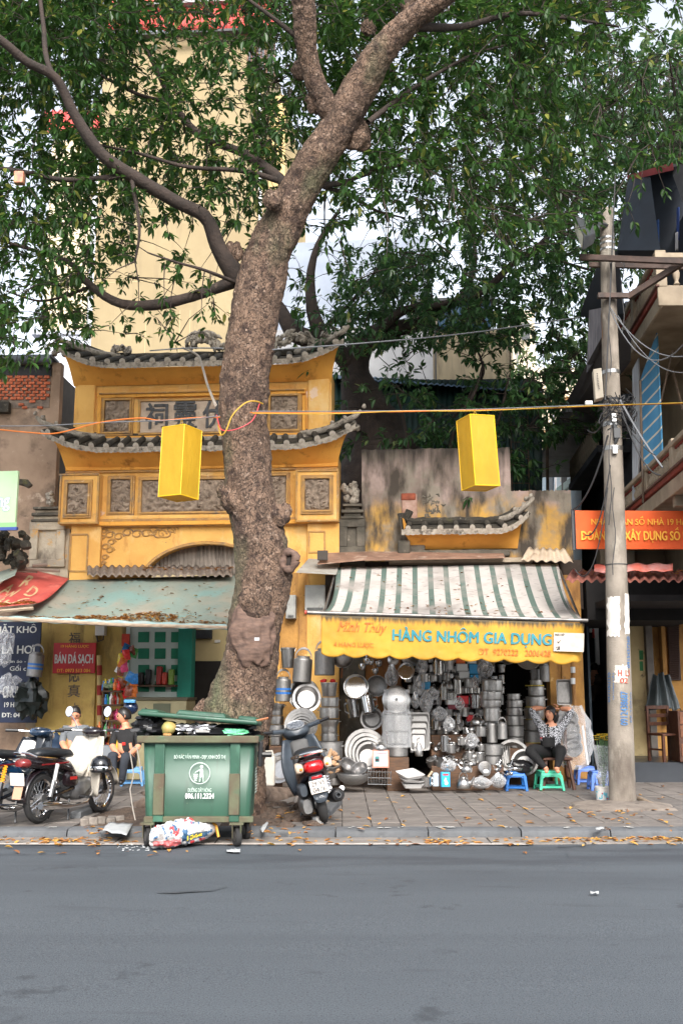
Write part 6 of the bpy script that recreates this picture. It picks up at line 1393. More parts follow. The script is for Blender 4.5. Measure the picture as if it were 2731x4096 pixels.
for i in range(14):mb.blob(P(a+random.uniform(790,930)*k,b+random.uniform(1400,1620)*k,15.75),.05,.8,2.6,7,i,(1,.6,.8))
put('brown_paper',mb,M('kraft_paper',rgb(176,142,110),rgb(150,118,90),s=8,r=.85),label='crumpled brown packing paper in the bowl beside the scooter',cat='paper')
mb=MB();mb.tube([P(a+860*k,b+1350*k,15.7),P(a+800*k,b+1530*k,15.6)],[.022,.04],8);put('cardboard_tube',mb,M('kraft_paper',rgb(176,142,110)),label='cardboard tube sticking out of the brown paper',cat='tube')
# wrapped stack, trays
stack(CB_,16.2,'in clear film by pink notice',[('pot0',105,860,440,1080),('pot0',165,1085,400,1240),('dpot',150,1245,405,1400)])
face(CB_,'lid',265,690,172,16.1,.06,'large domed lid standing on the film wrapped stack',82)
mb=MB();a,b,k=CB_
mb.grid(lambda s,t:P(a+270*k,b+(560+720*t)*k,16.2)+V((math.cos(2*PI*s),math.sin(2*PI*s),0))*((.2 if t<.4 else .225)*(1+.06*mn.noise((math.cos(6.28*s)*3,math.sin(6.28*s)*3,t*9)))),36,26,True);put('film_wrap',mb,MATS['clear_plastic'],label='clear plastic film around the stack with the domed lid',cat='plastic film')
for i,(x0,y0) in enumerate(((445,870),(440,965),(440,1050),(440,1125))):
    p=P(a+565*k-i*2,b+1330*k,16.3-.05*i);h=(1330-y0)*k*px(16.3);item('tray',p+V((0,.05,h/2)),(.155-.012*i,h/2,.03),'rectangular baking tray, %s of four leaning behind the lanterns of spoons' % ('tallest','second tallest','third tallest','shortest')[i],(R(82),0,R(-4)))
face(CB_,'pan',385,335,98,16.5,.08,'small black bottomed pan hanging left of the plastic bags',84);face(CB_,'pot0',395,190,115,16.6,.14,'pot hanging on its side under the valance middle',60,0,50);face(CB_,'lid',225,190,70,16.5,.05,'pot lid with red handle hanging under the valance',80)
for i,(x0,y0,x1,y1) in enumerate(((130,240,290,530),(480,360,620,640),(560,560,720,860),(450,590,560,800),(1210,380,1300,560),(640,520,800,700),(1130,1080,1290,1300),(830,1420,1010,1600),(1200,1640,1455,1810),(1460,1600,1640,1800),(720,760,900,960),(520,130,660,380),(1290,160,1480,420),(860,880,1000,1090),(1000,640,1120,820))):
    at(CB_,'bag',x0,y0,x1,y1,16.5 if y1<1000 else 16.2 if y1<1500 else 15.75,'clear bag of metal bowls '+('hanging by the wrapped lid','hanging highest in the shop doorway','hanging beside the baking trays','hanging against the wrapped lid','beside the blue cartons','in front of the shelf edge','beside the tall wrapped stack','behind the front kettle','on the pavement beside the front kettle','on the pavement near the blue stool','above the dark shelf gap','under the valance beside the ladle handle','beside the dark doorway','in the dark shelf gap','above the spoon crate')[i],(0,0,i))
# shelf stock
for i,(kd,x0,y0,x1,y1) in enumerate((('wbox',840,115,960,190),('obox',1015,135,1125,235),('wbox',1160,130,1285,235),('wbox',1020,240,1155,330),('bbox',1180,240,1290,365),('wbox',1050,335,1175,420),('bbox',1190,375,1290,440),('redbox',1035,640,1165,740),('wbox',912,692,1032,750),('dbox',915,752,1035,810),('dbox',1045,742,1160,800),('redbox',1150,880,1240,960),('bbox',580,460,690,560))):
    at(CB_,kd,x0,y0,x1,y1,16.9,('white','orange','white','white','blue','white','blue','red','white','maroon','maroon','red','blue')[i]+' carton '+('under the middle of the valance','high on the shop shelves','beside the highest orange carton','below the orange carton','with green mark below a white carton','third down on the shop shelves','lowest by the hanging bag','bright on the middle shelf','narrow on the middle shelf','below the narrow white carton','below the bright red carton','behind the tilted kettle','low beside the hanging bags')[i])
for i,(kd,x0,y0,x1,y1) in enumerate((('flask',740,120,850,380),('waist',860,190,1000,320),('cup',580,360,670,470),('pot',690,380,780,460),('flask',820,440,900,690),('kettle',880,420,980,560),('flask',900,560,980,690),('flask',980,350,1090,620),('pot',1120,420,1290,540),('flask',950,560,1030,690),('cup',1190,620,1320,800),('flask',710,900,800,1060),('cup',925,360,985,420),('kettle',1195,870,1365,1010),('waist',1080,780,1180,900),('flask',1010,840,1080,990),('pot',1260,1030,1390,1150),('pot',1030,1160,1140,1260),('pot',890,1250,1010,1360),('cup',820,1140,930,1340),('kettle',1080,1460,1215,1600),('kettle',1020,1600,1195,1805),('tin',720,1605,800,1775),('pot',1130,1340,1240,1440),('waist',430,1230,490,1350),('kettle',500,1170,600,1400),('pot',1290,1250,1370,1330),('pot',1255,1350,1370,1480),('lid',850,1440,960,1500),('kettle',1190,1330,1270,1430))):
    Yk=16.9 if y1<820 else 16.6 if y1<1100 else 16.2 if y1<1500 else 15.72
    nm=NAME[kd].replace('_',' ');pos=('under the valance','green tinted on the high shelf','pale beside the hanging bags','shiny below the ladle handle','tall on the middle shelf','mirror bright on the middle shelf','short in the row of flasks','film wrapped by the cartons','in a green bag by the blue cartons','slim in the row of flasks','above the tilted kettle','dark beside the trays','red topped on the shelf','pale hanging before the tall stack','on the upper heap','leaning in the heap','bright by the tall stack','yellow tagged in the heap','plain low in the heap','tall in the heap by the trays','upper of the two front kettles','lower of the two front kettles','striped beside the blue matchbox carton','topmost behind the front kettles','small before the trays','narrow before the trays','dark beside the wide basin','dark behind the grill racks','flat on the white heap','small beside the dark pan')[i]
    at(CB_,kd,x0,y0,x1,y1,Yk,'shiny %s %s' % (nm,pos),(0,0,random.uniform(-.8,.8) if kd != 'kettle' else random.choice((0,.3,2.8))))
# loose heap of small shiny wares in the middle: a step of tables covered with teapots and cups
for (y0,Yk,z0) in ((1010,16.75,.95),(1200,16.45,.62),(1400,16.15,.33)):
    p,q=P(a+700*k,3000,Yk),P(a+1330*k,3000,Yk);mb=MB();zz=P(a+1000*k,b+(y0+120)*k,Yk).z;mb.box(((p.x+q.x)/2,Yk+.12,(zz+PZ)/2),(q.x-p.x,.34,zz-PZ));put('display_step',mb,wood,label='dark display step %s of the metalware heap' % ('at the back','in the middle','at the front')[(1010,1200,1400).index(y0)],cat='display step',bev=.01)
    for i in range(17):
        kd=random.choice(('kettle','cup','pot','cup','waist','ladle','pot0','lid'));s_=random.uniform(.045,.075);lb_='small shiny %s heaped on the %s display step' % (NAME[kd].replace('_',' '),'rear' if y0 == 1010 else 'middle' if y0 == 1200 else 'front')
        item(kd,V((p.x+(q.x-p.x)*(i+random.random())/17,Yk+random.uniform(-.05,.2),zz+random.choice((0,0,.07)))),(s_,s_,s_*random.uniform(1.3,2)),lb_,(random.uniform(-.5,.5),random.uniform(-.5,.5),random.uniform(0,6)),group='small wares heaped on the display steps')
for j,yy in enumerate((2650,2690,2730,2775,2820,2865,2905)):    # crowded stock at the back of the shop
    for i in range(13):
        kd=random.choice(('flask','kettle','cup','pot','pot0','waist','bag','can'));s_=random.uniform(.05,.075)
        item(kd,P(1640+30*i+random.uniform(-8,8),yy,17.35+.04*j),(s_,s_,s_*random.uniform(1.6,2.6)),'dim %s on the %s row of stock at the back of the shop' % (NAME[kd].replace('_',' '),('top','second','third','fourth','fifth','sixth','lowest')[j]),(0,0,random.uniform(0,6)),group='stock at the back of the pot shop')
for i in range(20):                              # cutlery, skimmers and cups on the pavement edge
    kd=random.choice(('ladle','cup','pot0','ladle','bag','basinb'));p=G(a+random.uniform(150,1500)*k,random.uniform(3125,3148),PZ);s_=random.uniform(.04,.07)
    item(kd,p+V((0,0,.005)),(s_,s_,s_*1.6),'small %s among the wares laid along the pavement edge' % NAME[kd].replace('_',' '),(random.uniform(-.3,.3),0,random.uniform(0,6)),group='small wares along the pavement edge')
for i in range(3):at(CB_,'wtray',305+20*i,(1605,1685,1735)[i],570+8*i,(1650,1715,1785)[i],15.7 ,'white enamel tray, %s of three stacked on the pavement' % ('top','middle','bottom')[i],(R(14 if i == 0 else 4),R((-6,5,0)[i]),R((30,12,4)[i])))
at(CB_,'cup',560,1650,710,1780,15.7,'pale mortar bowl on the pavement beside the enamel trays');wire('pestle',[P(a+640*k,b+1690*k,15.66),P(a+715*k,b+1590*k,15.6)],.016,M('wood_pale',rgb(200,180,150)),label='pale pestle standing in the mortar bowl',cat='pestle')
bx=thing('picture_carton','bright blue carton with red lettering and white figure on the pavement','carton',P(a+888*k,b+1785*k,15.6));mb=MB();KF=Fr(P(a+888*k,b+1785*k,15.6),R(6));KF.box(mb,a+832*k,b+1600*k,a+940*k,b+1785*k,-.09,0);put('body',mb,M('bright_blue_card',rgb(38,160,214),r=.5),bx,bev=.003)
mb=MB();KF.box(mb,a+850*k,b+1620*k,a+920*k,b+1640*k,-.001,.003);put('red_print',mb,M('red_ink',rgb(200,50,40)),bx);mb=MB();c0=KF.p(a+885*k,b+1710*k,.004)
for (dx,dz,r) in ((0,.035,.012),(0,.0,.02),(.008,-.03,.026),(-.012,.01,.012)):mb.disc((dx,dz,.0006*(dz+1)),r,KF.mat4(c0))
put('figure_print',mb,M('cream_ink',rgb(236,226,190)),bx,smooth=0)
# pink notice with a phone picture
pn=thing('pink_notice','pink framed notice with a small picture among the basins','notice',P(1521,3070,15.9));KN=Fr(P(1521,3040,15.9),R(-2));mb=MB();KN.box(mb,1489,3001,1555,3072,-.02,0);put('frame',mb,M('salmon_frame',rgb(196,130,110),r=.6),pn)
mb=MB();KN.box(mb,1494,3006,1550,3066,-.01,.004);put('sheet',mb,M('pink_paper',rgb(232,196,200),r=.7),pn);mb=MB();KN.box(mb,1499,3026,1517,3050,0,.007);put('picture',mb,M('teal_ink',rgb(70,130,130)),pn);mb=MB();KN.box(mb,1500,3036,1516,3046,0,.009);put('picture_dark',mb,dkp,pn)
mb=MB();KN.box(mb,1503,3012,1546,3015,0,.007);put('print_line',mb,M('rose_ink',rgb(176,90,100)),pn)
at(CA,'kettle',1375,1225,1535,1370,15.98,'round shiny teapot standing above the pink notice',(0,0,.5))
# wire dish rack
rk=thing('dish_rack','chrome wire dish rack wrapped in film on the pavement','dish rack',P(1500,3140,15.7));
for i in range(9):wire('wire_hoop',[P(1472+i*11,3138,15.6),P(1470+i*11.5,3085,15.55),P(1474+i*11,3080,15.85),P(1476+i*11,3132,15.85)],.005,ste,rk)
for y in (3138,3112,3088):wire('wire_rail',[P(1470,y,15.58),P(1566,y+2,15.58)],.006,ste,rk)
# stacks on the right side
stack(CC,16.3,'before the dark doorway',[('pot',90,440,340,580),('pot0',70,585,330,690),('pot0',75,692,320,780),('pot0',110,782,310,960),('can',150,962,275,1230),('dpot',100,1240,345,1385),('dpot',110,1390,330,1500)])
at(CC,'can',285,975,400,1185,16.2,'plain upright canister beside the stack before the dark doorway')
stack(CC,16.7,'inside the dark doorway',[('pot0',405,612,560,690),('pot0',400,692,590,785),('pot0',398,788,590,885),('pot0',378,888,605,1010),('dpot',410,1012,605,1150),('dpot',412,1152,600,1290)])
stack(CC,16.9,'behind the woman',[('pot0',690,440,840,512),('pot0',670,520,860,640),('pot0',640,645,875,780),('pot0',622,784,865,930),('dpot',622,934,860,1075),('dpot',620,1080,860,1225)])
mb=MB();a,b,k=CC
for y in (512,780,930,1225):mb.lathe([(.15,-.008),(.155,0),(.15,.008)],20,Matrix.Translation(P(a+745*k,b+y*k,16.9)))
put('packing_cord',mb,M('yellow_cord',rgb(196,176,70),r=.6),label='yellow packing cord around the stack of tall pots behind the woman',cat='cord',kind=None)
at(CC,'can',812,235,930,465,16.9,'white canister hanging on the pier edge above the woman');at(CC,'dpot',700,300,820,440,17.1,'grey pot tucked behind the hanging white canister')
face(CC,'pan',670,190,150,16.6,.1,'large black rimmed pan hanging below the phone number',70,0,-10);face(CC,'pan',150,215,115,16.6,.1,'film wrapped pan with red mark hanging under the valance',76,0,-20);face(CC,'basin',400,190,100,16.9,.1,'grey basin hanging between the two black rimmed pans',64)
face(CC,'basin',470,1430,210,16.6,.16,'wide grey basin leaning behind the blue stool',72,0,-10);face(CC,'basin',620,1500,165,16.4,.14,'smaller grey basin leaning beside the woman chair',72,0,-10)
item('tray',P(a+1113*k,b+595*k,17.35),(.125,.21,.03),'oval grey tray hanging on the ochre pier',(R(86),0,R(-4)));wire('tray_hook',[P(2255,2718,17.3),P(2251,2706,17.3),P(2259,2706,17.3),P(2258,2718,17.3)],.006,ste,label='wire loop hanging the oval tray on the pier',cat='hook')
for i in range(4):wire('steel_rod',[P(2010+i*9,2985,16.2),P(2017+i*7,3060,16.1)],.006,M('rod_grey',rgb(96,96,94),r=.8),label='steel tong leaning by the grey basin, '+('first','second','third','fourth')[i]+' from the stacks',cat='tongs',n=6)
for i in range(5):face(CC,'lid',120+i*4,1540+i*14,80-i*7,15.95-i*.03,.03,'round grill plate, %s in the rack by the blue stool' % ('rearmost','second','third','fourth','front')[i],76)
for i in range(12):p=P(a+random.uniform(250,450)*k,b+random.uniform(1520,1640)*k,15.9);item('ladle',p,(.035,.035,.12),'steel spoon in the bagged bundle beside the blue stool',(random.uniform(-1,1),random.uniform(-1,1),random.uniform(0,6)),group='spoons in the bagged bundle')
mb=MB();mb.blob(P(a+560*k,b+1530*k,16.1),.15,.35,2.4,24,6,(1.2,.7,.7));put('black_bag',mb,M('black_film',rgb(24,24,26),r=.3),label='black plastic bag behind the blue stool',cat='bag',smooth=60)
face(CC,'pan',510,1575,80,15.55,.03,'flat frying pan lying on the blue stool',0)
# white jerrycan
jc=thing('jerrycan','translucent white plastic jerrycan standing behind the dumpster','jerrycan',P(1073,3137,15.8));mb=MB();x0,x1=1047,1100;mb.box((P(1073,3137,15.8)+P(1073,3030,15.8))/2,((x1-x0)*px(15.8),.2,(3137-3022)*px(15.8)));jm_=M('milky_plastic',rgb(206,200,188),rgb(188,180,168),s=4,r=.4);put('body',mb,jm_,jc,bev=.03,seg=3)
mb=MB().tube([P(1058,3022,15.8),P(1060,3008,15.8),P(1088,3006,15.8),P(1092,3022,15.8)],.018,7);put('handle',mb,jm_,jc);put('cap',MB().lathe([(.03,0),(.03,.035),(0,.035)],10,Matrix.Translation(P(1052,3020,15.75))),M('grey_cap',rgb(120,116,110)),jc)
# film-wrapped basins beside the pier
mb=MB();c0=P(a+1215*k,b+1130*k,16.7)
mb.grid(lambda s,t:c0+V((math.cos(2*PI*s)*(.25+.12*t)*math.sin(PI*(t*.9+.08)) ** .45,-.1+math.sin(2*PI*s)*.16,.46-.98*t))*1+V((.05*mn.noise((s*9,t*6,0)),.05*mn.noise((s*9,t*6,4)),.03*mn.noise((s*8,t*8,8)))),40,26,True);put('film_bundle',mb,MATS['clear_plastic'],label='big bundle of basins in clear film leaning on the ochre pier',cat='bundle',smooth=60)
for i in range(4):face(CC,'basin',1180+i*24,960+i*120,130-i*6,16.75-.04*i,.1,'basin inside the clear film bundle, %s from the top' % ('first','second','third','fourth')[i],70,0,-25)
wire('white_stick',[P(2329,2905,16.3),P(2350,3062,16.0)],.018,M('white_pvc',rgb(210,212,214)),label='white plastic stick leaning against the film bundle',cat='stick',n=8)
wire('striped_pipe',[P(2288,2635,17.2),P(2292,2720,17.2),P(2298,2820,17.2),P(2296,2960,17.2)],.035,ochd,label='ochre pipe with white bands on the pier beside the oval tray',cat='pipe',n=10)
for y in (2680,2725):wire('pipe_band',[P(2290,y-12,17.15),P(2291,y+12,17.15)],.04,M('white_pvc',rgb(210,212,214)),label='white paper band on the ochre pipe, '+('upper' if y<2700 else 'lower'),cat='band',n=10)
# ================================================================== motorbikes, dumpster
def loft(mb,secs,n=16,p=2.4):
    """secs: (x, y, z, half width, half height) closed super-elliptic sections along a body."""
    vs=[]
    for (x,y,z,w_,h_) in secs:
        for j in range(n):
            q=2*PI*j/n;c_,s_=math.cos(q),math.sin(q);vs.append((x,y+w_*math.copysign(abs(c_) ** (2/p),c_),z+h_*math.copysign(abs(s_) ** (2/p),s_)))
    k=len(secs);mb.add(vs,[(i*n+j,i*n+(j+1) % n,(i+1)*n+(j+1) % n,(i+1)*n+j) for i in range(k-1) for j in range(n)]+[tuple(range(n))[::-1],tuple((k-1)*n+j for j in range(n))]);return mb
rubb=M('tyre_rubber',rgb(34,34,36),rgb(46,45,44),s=9,r=.85);chr_=M('chrome',(.75,.75,.76),r=.1,m=1.);bkp=M('black_paint',rgb(20,22,26),r=.25,coat=.6);seatm=M('seat_vinyl',rgb(34,38,42),rgb(28,31,35),s=5,r=.45);engm=M('cast_engine',(.3,.3,.3),(.2,.2,.2),s=9,r=.45,m=.9)
def wheel(par,x,r,wd,spokes=True,z=None,y=0):
    M4=Matrix.Translation((x,y,z or r)) @ Matrix.Rotation(PI/2,4,'X');e=bpy.data.objects.new('wheel',MB().lathe([(r-wd*.9,-wd*.35),(r-wd*.4,-wd*.5),(r-.01,-wd*.3),(r,0),(r-.01,wd*.3),(r-wd*.4,wd*.5),(r-wd*.9,wd*.35)],32,M4).mesh('tyre',rubb,50));COL.objects.link(e);e.parent=par
    put('rim',MB().lathe([(r-wd*.85,-wd*.36),(r-wd*1.15,-wd*.2),(r-wd*1.15,wd*.2),(r-wd*.85,wd*.36)],32,M4),chr_,e);put('hub',MB().lathe([(.0,-.06),(.05,-.06),(.06,0),(.05,.06),(0,.06)],14,M4),engm,e)
    if spokes:
        mb=MB()
        for i in range(28):q=2*PI*i/28;q2=q+(.5 if i % 2 else-.5);mb.tube([M4 @ V((.05*math.cos(q2),.05*math.sin(q2),.04*(1 if i % 4<2 else-1))),M4 @ V(((r-wd)*math.cos(q),(r-wd)*math.sin(q),0))],.003,4,cap=False)
        put('spokes',mb,chr_,e,kind='stuff')
    return e
def fender(par,x,z,r,a0,a1,wd,m,n=14,name='fender'):
    mb=MB();mb.grid(lambda s,t:(x+r*math.cos(R(a0+(a1-a0)*s)),wd*(t-.5)*2,z+(r-.02*(abs(t-.5)*2) ** 2)*math.sin(R(a0+(a1-a0)*s))),n,5);o=put(name,mb,m,par,smooth=60);o.modifiers.new('t','SOLIDIFY').thickness=.006;return o
def tb(par,name,pts,r,m,n=8):return put(name,MB().tube(pts,r,n),m,par)
def step_bike(loc,head,lean,label,shield,body,shock,plate_txt,extra=True):
    """step-through motorbike; +x is forward, rear axle over x=0."""
    t=thing('motorbike',label,'motorbike',loc,0,'motorbikes parked on the pavement',world=False,rot=(R(lean),0,head));t.rotation_mode='XYZ'
    wheel(t,0,.28,.075);wheel(t,1.22,.28,.065)
    fender(t,0,.28,.33,40,185,.06,body,name='rear_fender');fender(t,1.22,.28,.32,10,150,.05,shield,name='front_fender')
    put('seat',loft(MB(),[(-.2,0,.78,.08,.03),(-.14,0,.79,.12,.05),(.1,0,.79,.13,.055),(.3,0,.77,.12,.055),(.45,0,.76,.1,.05),(.53,0,.74,.06,.03)],16),seatm,t,smooth=60)
    put('tail_cowl',loft(MB(),[(-.34,0,.7,.05,.04),(-.3,0,.7,.09,.06),(-.1,0,.68,.12,.075),(.2,0,.66,.12,.08),(.45,0,.6,.1,.09),(.6,0,.5,.06,.07)],16),body,t,smooth=60)
    put('side_stripe',MB().box((.1,-.123,.665),(.5,.008,.016)),M('dark_red_stripe',rgb(120,24,28),r=.3),t);put('tail_light',loft(MB(),[(-.4,0,.69,.06,.035),(-.36,0,.69,.085,.05),(-.3,0,.69,.09,.055)],14),M('tail_lens',rgb(120,40,40),r=.15,coat=.5),t,smooth=60)
    tb(t,'grab_rail',[(-.28,-.14,.76),(-.36,-.1,.8),(-.38,0,.81),(-.36,.1,.8),(-.28,.14,.76),(.0,.15,.73)],.012,chr_);tb(t,'grab_rail',[(-.28,-.14,.76),(-.1,-.145,.74),(.1,-.14,.72)],.012,chr_)
    pl=put('number_plate',MB().box((-.42,0,.52),(.006,.19,.14),Matrix.Translation((-.42,0,.52)) @ Matrix.Rotation(R(-10),4,'Y') @ Matrix.Translation((.42,0,-.52))),M('plate_white',rgb(214,208,200),rgb(192,184,176),s=9,r=.5),t,bev=.002)
    for q,tx in enumerate(plate_txt):
        mb=text_mb(tx,.02);xs=[v[0] for v in mb.v];ys=[v[1] for v in mb.v];sx=.14/(max(xs)-min(xs));sz=.045/(max(ys)-min(ys));mb.v=[((-.441 if q == 0 else-.429),.07-(v[0]-min(xs))*sx,.52+(.01 if not q else-.056)+(v[1]-min(ys))*sz) for v in mb.v];put('plate_text',mb,M('plate_ink',rgb(120,116,112)),pl,smooth=0)
    put('mud_flap',MB().box((-.4,0,.38),(.012,.12,.16),Matrix.Translation((-.4,0,.38)) @ Matrix.Rotation(R(14),4,'Y') @ Matrix.Translation((.4,0,-.38))),M('tan_rubber',rgb(188,150,124),r=.7),t,bev=.01)
    for sy in (-.14,.14):tb(t,'shock',[(0,sy,.3),(.06,sy,.48)],.028,engm if not shock else blkp);tb(t,'spring',[(.06*k/40+.06,sy+.028*math.cos(k*1.1),.46+.2*k/40) for k in range(41)] if shock else [(.06,sy,.46),(.11,sy,.66)],.008 if shock else .03,shock or engm,5);tb(t,'swing_arm',[(0,sy*.8,.28),(.5,sy*.7,.36)],.022,bkp)
    put('engine',loft(MB(),[(.5,0,.33,.08,.08),(.56,0,.33,.12,.12),(.72,0,.32,.12,.12),(.8,0,.36,.09,.09),(.98,0,.4,.07,.07)],14,3),engm,t,smooth=40);put('crankcase',MB().lathe([(0,-.16),(.1,-.16),(.115,-.13),(.115,0)],18,Matrix.Translation((.63,0,.33)) @ Matrix.Rotation(-PI/2,4,'X') @ Matrix.Scale(-1,4,(0,0,1))),engm,t)
    for k in range(5):put('cooling_fin',MB().box((.86+k*.025,0,.385+k*.003),(.008,.17,.15)),engm,t)
    put('battery_cover',loft(MB(),[(.3,-.1,.47,.02,.06),(.34,-.11,.47,.035,.09),(.5,-.1,.45,.03,.08),(.56,-.1,.44,.02,.05)],12,3),body,t,smooth=50);put('badge',MB().box((.43,-.146,.48),(.13,.006,.035)),M('red_badge',rgb(170,40,36),r=.4),t)
    tb(t,'exhaust',[(.86,-.12,.3),(.7,-.15,.18),(.45,-.16,.17),(.3,-.16,.18),(-.16,-.16,.22),(-.2,-.16,.22)],[.018,.018,.02,.045,.05,.04],chr_,12);tb(t,'frame_tube',[(.45,0,.58),(.75,0,.5),(1.0,0,.68),(1.04,0,.86)],.045,shield,10)
    put('leg_shield',(lambda mb:(mb.grid(lambda s,u:(1.03-.1*u-.12*abs(s-.5)*2*(1-.3*u)-.1*math.sin(PI*u)+.02,(s-.5)*(.3+.22*math.sin(PI*(.15+.75*u))),.94-.72*u),14,16),mb)[1])(MB()),shield,t,smooth=80).modifiers.new('t','SOLIDIFY').thickness=.012
    put('centre_cover',loft(MB(),[(.86,0,.5,.05,.06),(.92,0,.6,.065,.08),(.98,0,.8,.07,.08),(1.0,0,.9,.06,.05)],12),shield,t,smooth=60)
    for sy in (-.07,.07):tb(t,'fork',[(1.22,sy,.28),(1.1,sy,.62),(1.04,sy*.6,.82)],.024,bkp)
    put('handlebar_cowl',loft(MB(),[(.9,0,.99,.06,.03),(.95,0,1.0,.13,.05),(1.03,0,.98,.14,.07),(1.12,0,.95,.1,.07),(1.17,0,.93,.06,.05)],16),body,t,smooth=60);put('headlight',loft(MB(),[(1.13,0,.95,.09,.06),(1.19,0,.94,.075,.05),(1.21,0,.94,.03,.02)],14),M('lamp_lens',rgb(200,200,190)),t,smooth=60);put('meter',MB().lathe([(.05,0),(.045,.02),(0,.022)],16,Matrix.Translation((.95,0,1.035))),M('meter_glass',rgb(60,64,72),r=.1),t)
    for sg in (-1,1):
        tb(t,'handlebar',[(1.0,sg*.1,1.0),(.96,sg*.22,1.01),(.88,sg*.36,1.02)],.012,chr_);tb(t,'grip',[(.92,sg*.26,1.015),(.86,sg*.4,1.02)],.019,blkp);tb(t,'brake_lever',[(.99,sg*.24,1.01),(.96,sg*.4,1.0)],.007,chr_)
        if extra:
            tb(t,'mirror_stalk',[(.97,sg*.2,1.02),(.93,sg*.24,1.14),(.9,sg*.27,1.2)],.006,chr_);mm=put('mirror',MB().lathe([(0,-.012),(.05,-.01),(.055,0),(.05,.004)],18,Matrix.Translation((.88,sg*.28,1.24)) @ Matrix.Rotation(R(-80),4,'Y') @ Matrix.Scale(1.25,4,(1,0,0))),blkp,t);put('mirror_glass',MB().disc((0,0,.006),.05,Matrix.Translation((.88,sg*.28,1.24)) @ Matrix.Rotation(R(-80),4,'Y') @ Matrix.Scale(1.25,4,(1,0,0))),M('mirror_silver',(.85,.87,.9),r=.03,m=1),mm)
        tb(t,'footrest',[(.62,sg*.1,.25),(.62,sg*.26,.25)],.016,blkp);tb(t,'centre_stand',[(.42,sg*.1,.24),(.36,sg*.14,.01)],.012,bkp)
    return t
bp1=G(154,3297,PZ);HD=R(90-21)
m1=step_bike((bp1.x,bp1.y+.0,PZ+.002),HD,0,'white fronted step-through motorbike with black seat parked beside the dumpster',M('white_plastic_gloss',rgb(196,190,178),rgb(184,176,164),s=4,r=.3,coat=.3),M('maroon_black',rgb(26,17,21),r=.25,coat=.5),None,())
hl=thing('helmet','black motorbike helmet with silver band hanging on the white fronted motorbike','helmet',(bp1.x,bp1.y,.5),0,world=False);hl.matrix_world=m1.matrix_basis @ Matrix.Translation((.84,-.24,.58));put('shell',(lambda mb:mb.lathe([(.125,-.02),(.13,.03),(.11,.09),(.06,.13),(0,.14)],18))(MB()),bkp,hl,smooth=60);put('band',MB().lathe([(.134,-.03),(.136,0),(.13,.012)],18),chr_,hl);put('visor',MB().lathe([(.128,-.05),(.134,-.02),(.12,-.06)],18),blkp,hl)
bp2=G(-60,3310,PZ)
m2=step_bike((bp2.x,bp2.y,PZ+.002),HD+R(4),0,'black and blue motorbike with orange shock springs cut by the picture edge',M('black_gloss',rgb(22,26,32),r=.2,coat=.6),M('blue_gloss',rgb(30,84,130),rgb(18,36,56),s=3,r=.22,coat=.6,lo=.45,hi=.55),M('orange_spring',rgb(236,160,40),r=.4),(),False)
bp3=G(-190,3240,PZ)

# scooter seen from behind
sc0=G(1296,3296,PZ);sc=thing('scooter','maroon and grey scooter with red tail light leaning beside the dumpster','scooter',(sc0.x,sc0.y+.02,PZ),0,'motorbikes parked on the pavement',world=False,rot=(R(-13),0,R(90+8)))
mar=M('maroon_gloss',rgb(40,12,18),rgb(28,10,14),s=3,r=.2,coat=.6);gyp=M('grey_scooter_plastic',rgb(64,72,80),rgb(52,58,66),s=5,r=.4)
wheel(sc,0,.235,.11,False);wheel(sc,1.25,.235,.09,False)
put('body',loft(MB(),[(-.26,0,.66,.05,.05),(-.22,0,.67,.14,.1),(-.05,0,.64,.18,.15),(.2,0,.58,.19,.19),(.45,0,.5,.17,.18),(.62,0,.42,.14,.14)],20,2.8),mar,sc,smooth=60)
put('seat',loft(MB(),[(-.16,0,.8,.1,.03),(-.1,0,.81,.15,.055),(.2,0,.8,.16,.06),(.5,0,.78,.13,.06),(.62,0,.74,.07,.04)],18),seatm,sc,smooth=60);put('floorboard',MB().box((.8,0,.3),(.5,.34,.06)),gyp,sc,bev=.02);put('under_body',loft(MB(),[(-.18,0,.5,.06,.1),(0,0,.46,.12,.12),(.35,0,.38,.14,.12),(.6,0,.32,.12,.1)],14),blkp,sc,smooth=60)
put('tail_light',loft(MB(),[(-.31,0,.665,.07,.045),(-.28,0,.665,.105,.06),(-.2,0,.67,.12,.07)],14,3),M('red_lens',rgb(170,16,22),r=.1,coat=.6),sc,smooth=60)
for sg in (-1,1):o=put('indicator',loft(MB(),[(-.27,sg*.16,.675,.035,.04),(-.24,sg*.165,.675,.05,.055),(-.14,sg*.175,.68,.035,.06)],12,3),M('clear_lens',rgb(206,186,166),r=.12,coat=.5),sc,smooth=60);put('amber_bulb',MB().blob((-.285,sg*.15,.67),.018,0),M('amber_bulb',rgb(240,130,40),r=.3),o)
tb(sc,'grab_rail',[(.12,-.19,.78),(-.1,-.19,.8),(-.22,-.12,.815),(-.24,0,.82),(-.22,.12,.815),(-.1,.19,.8),(.12,.19,.78)],.02,chr_,9)
put('rear_guard',loft(MB(),[(-.3,0,.3,.06,.03),(-.32,0,.36,.085,.05),(-.24,0,.5,.09,.07),(-.14,0,.58,.07,.05)],14,3),gyp,sc,smooth=60);put('reflector',MB().box((-.318,0,.555),(.02,.12,.03)),M('red_lens',rgb(170,16,22)),sc,bev=.006)
Mp=Matrix.Translation((-.33,0,.455)) @ Matrix.Rotation(R(12),4,'Y');pl=put('number_plate',MB().box((0,0,0),(.006,.2,.145),Mp),M('plate_white',rgb(214,208,200)),sc,bev=.002)
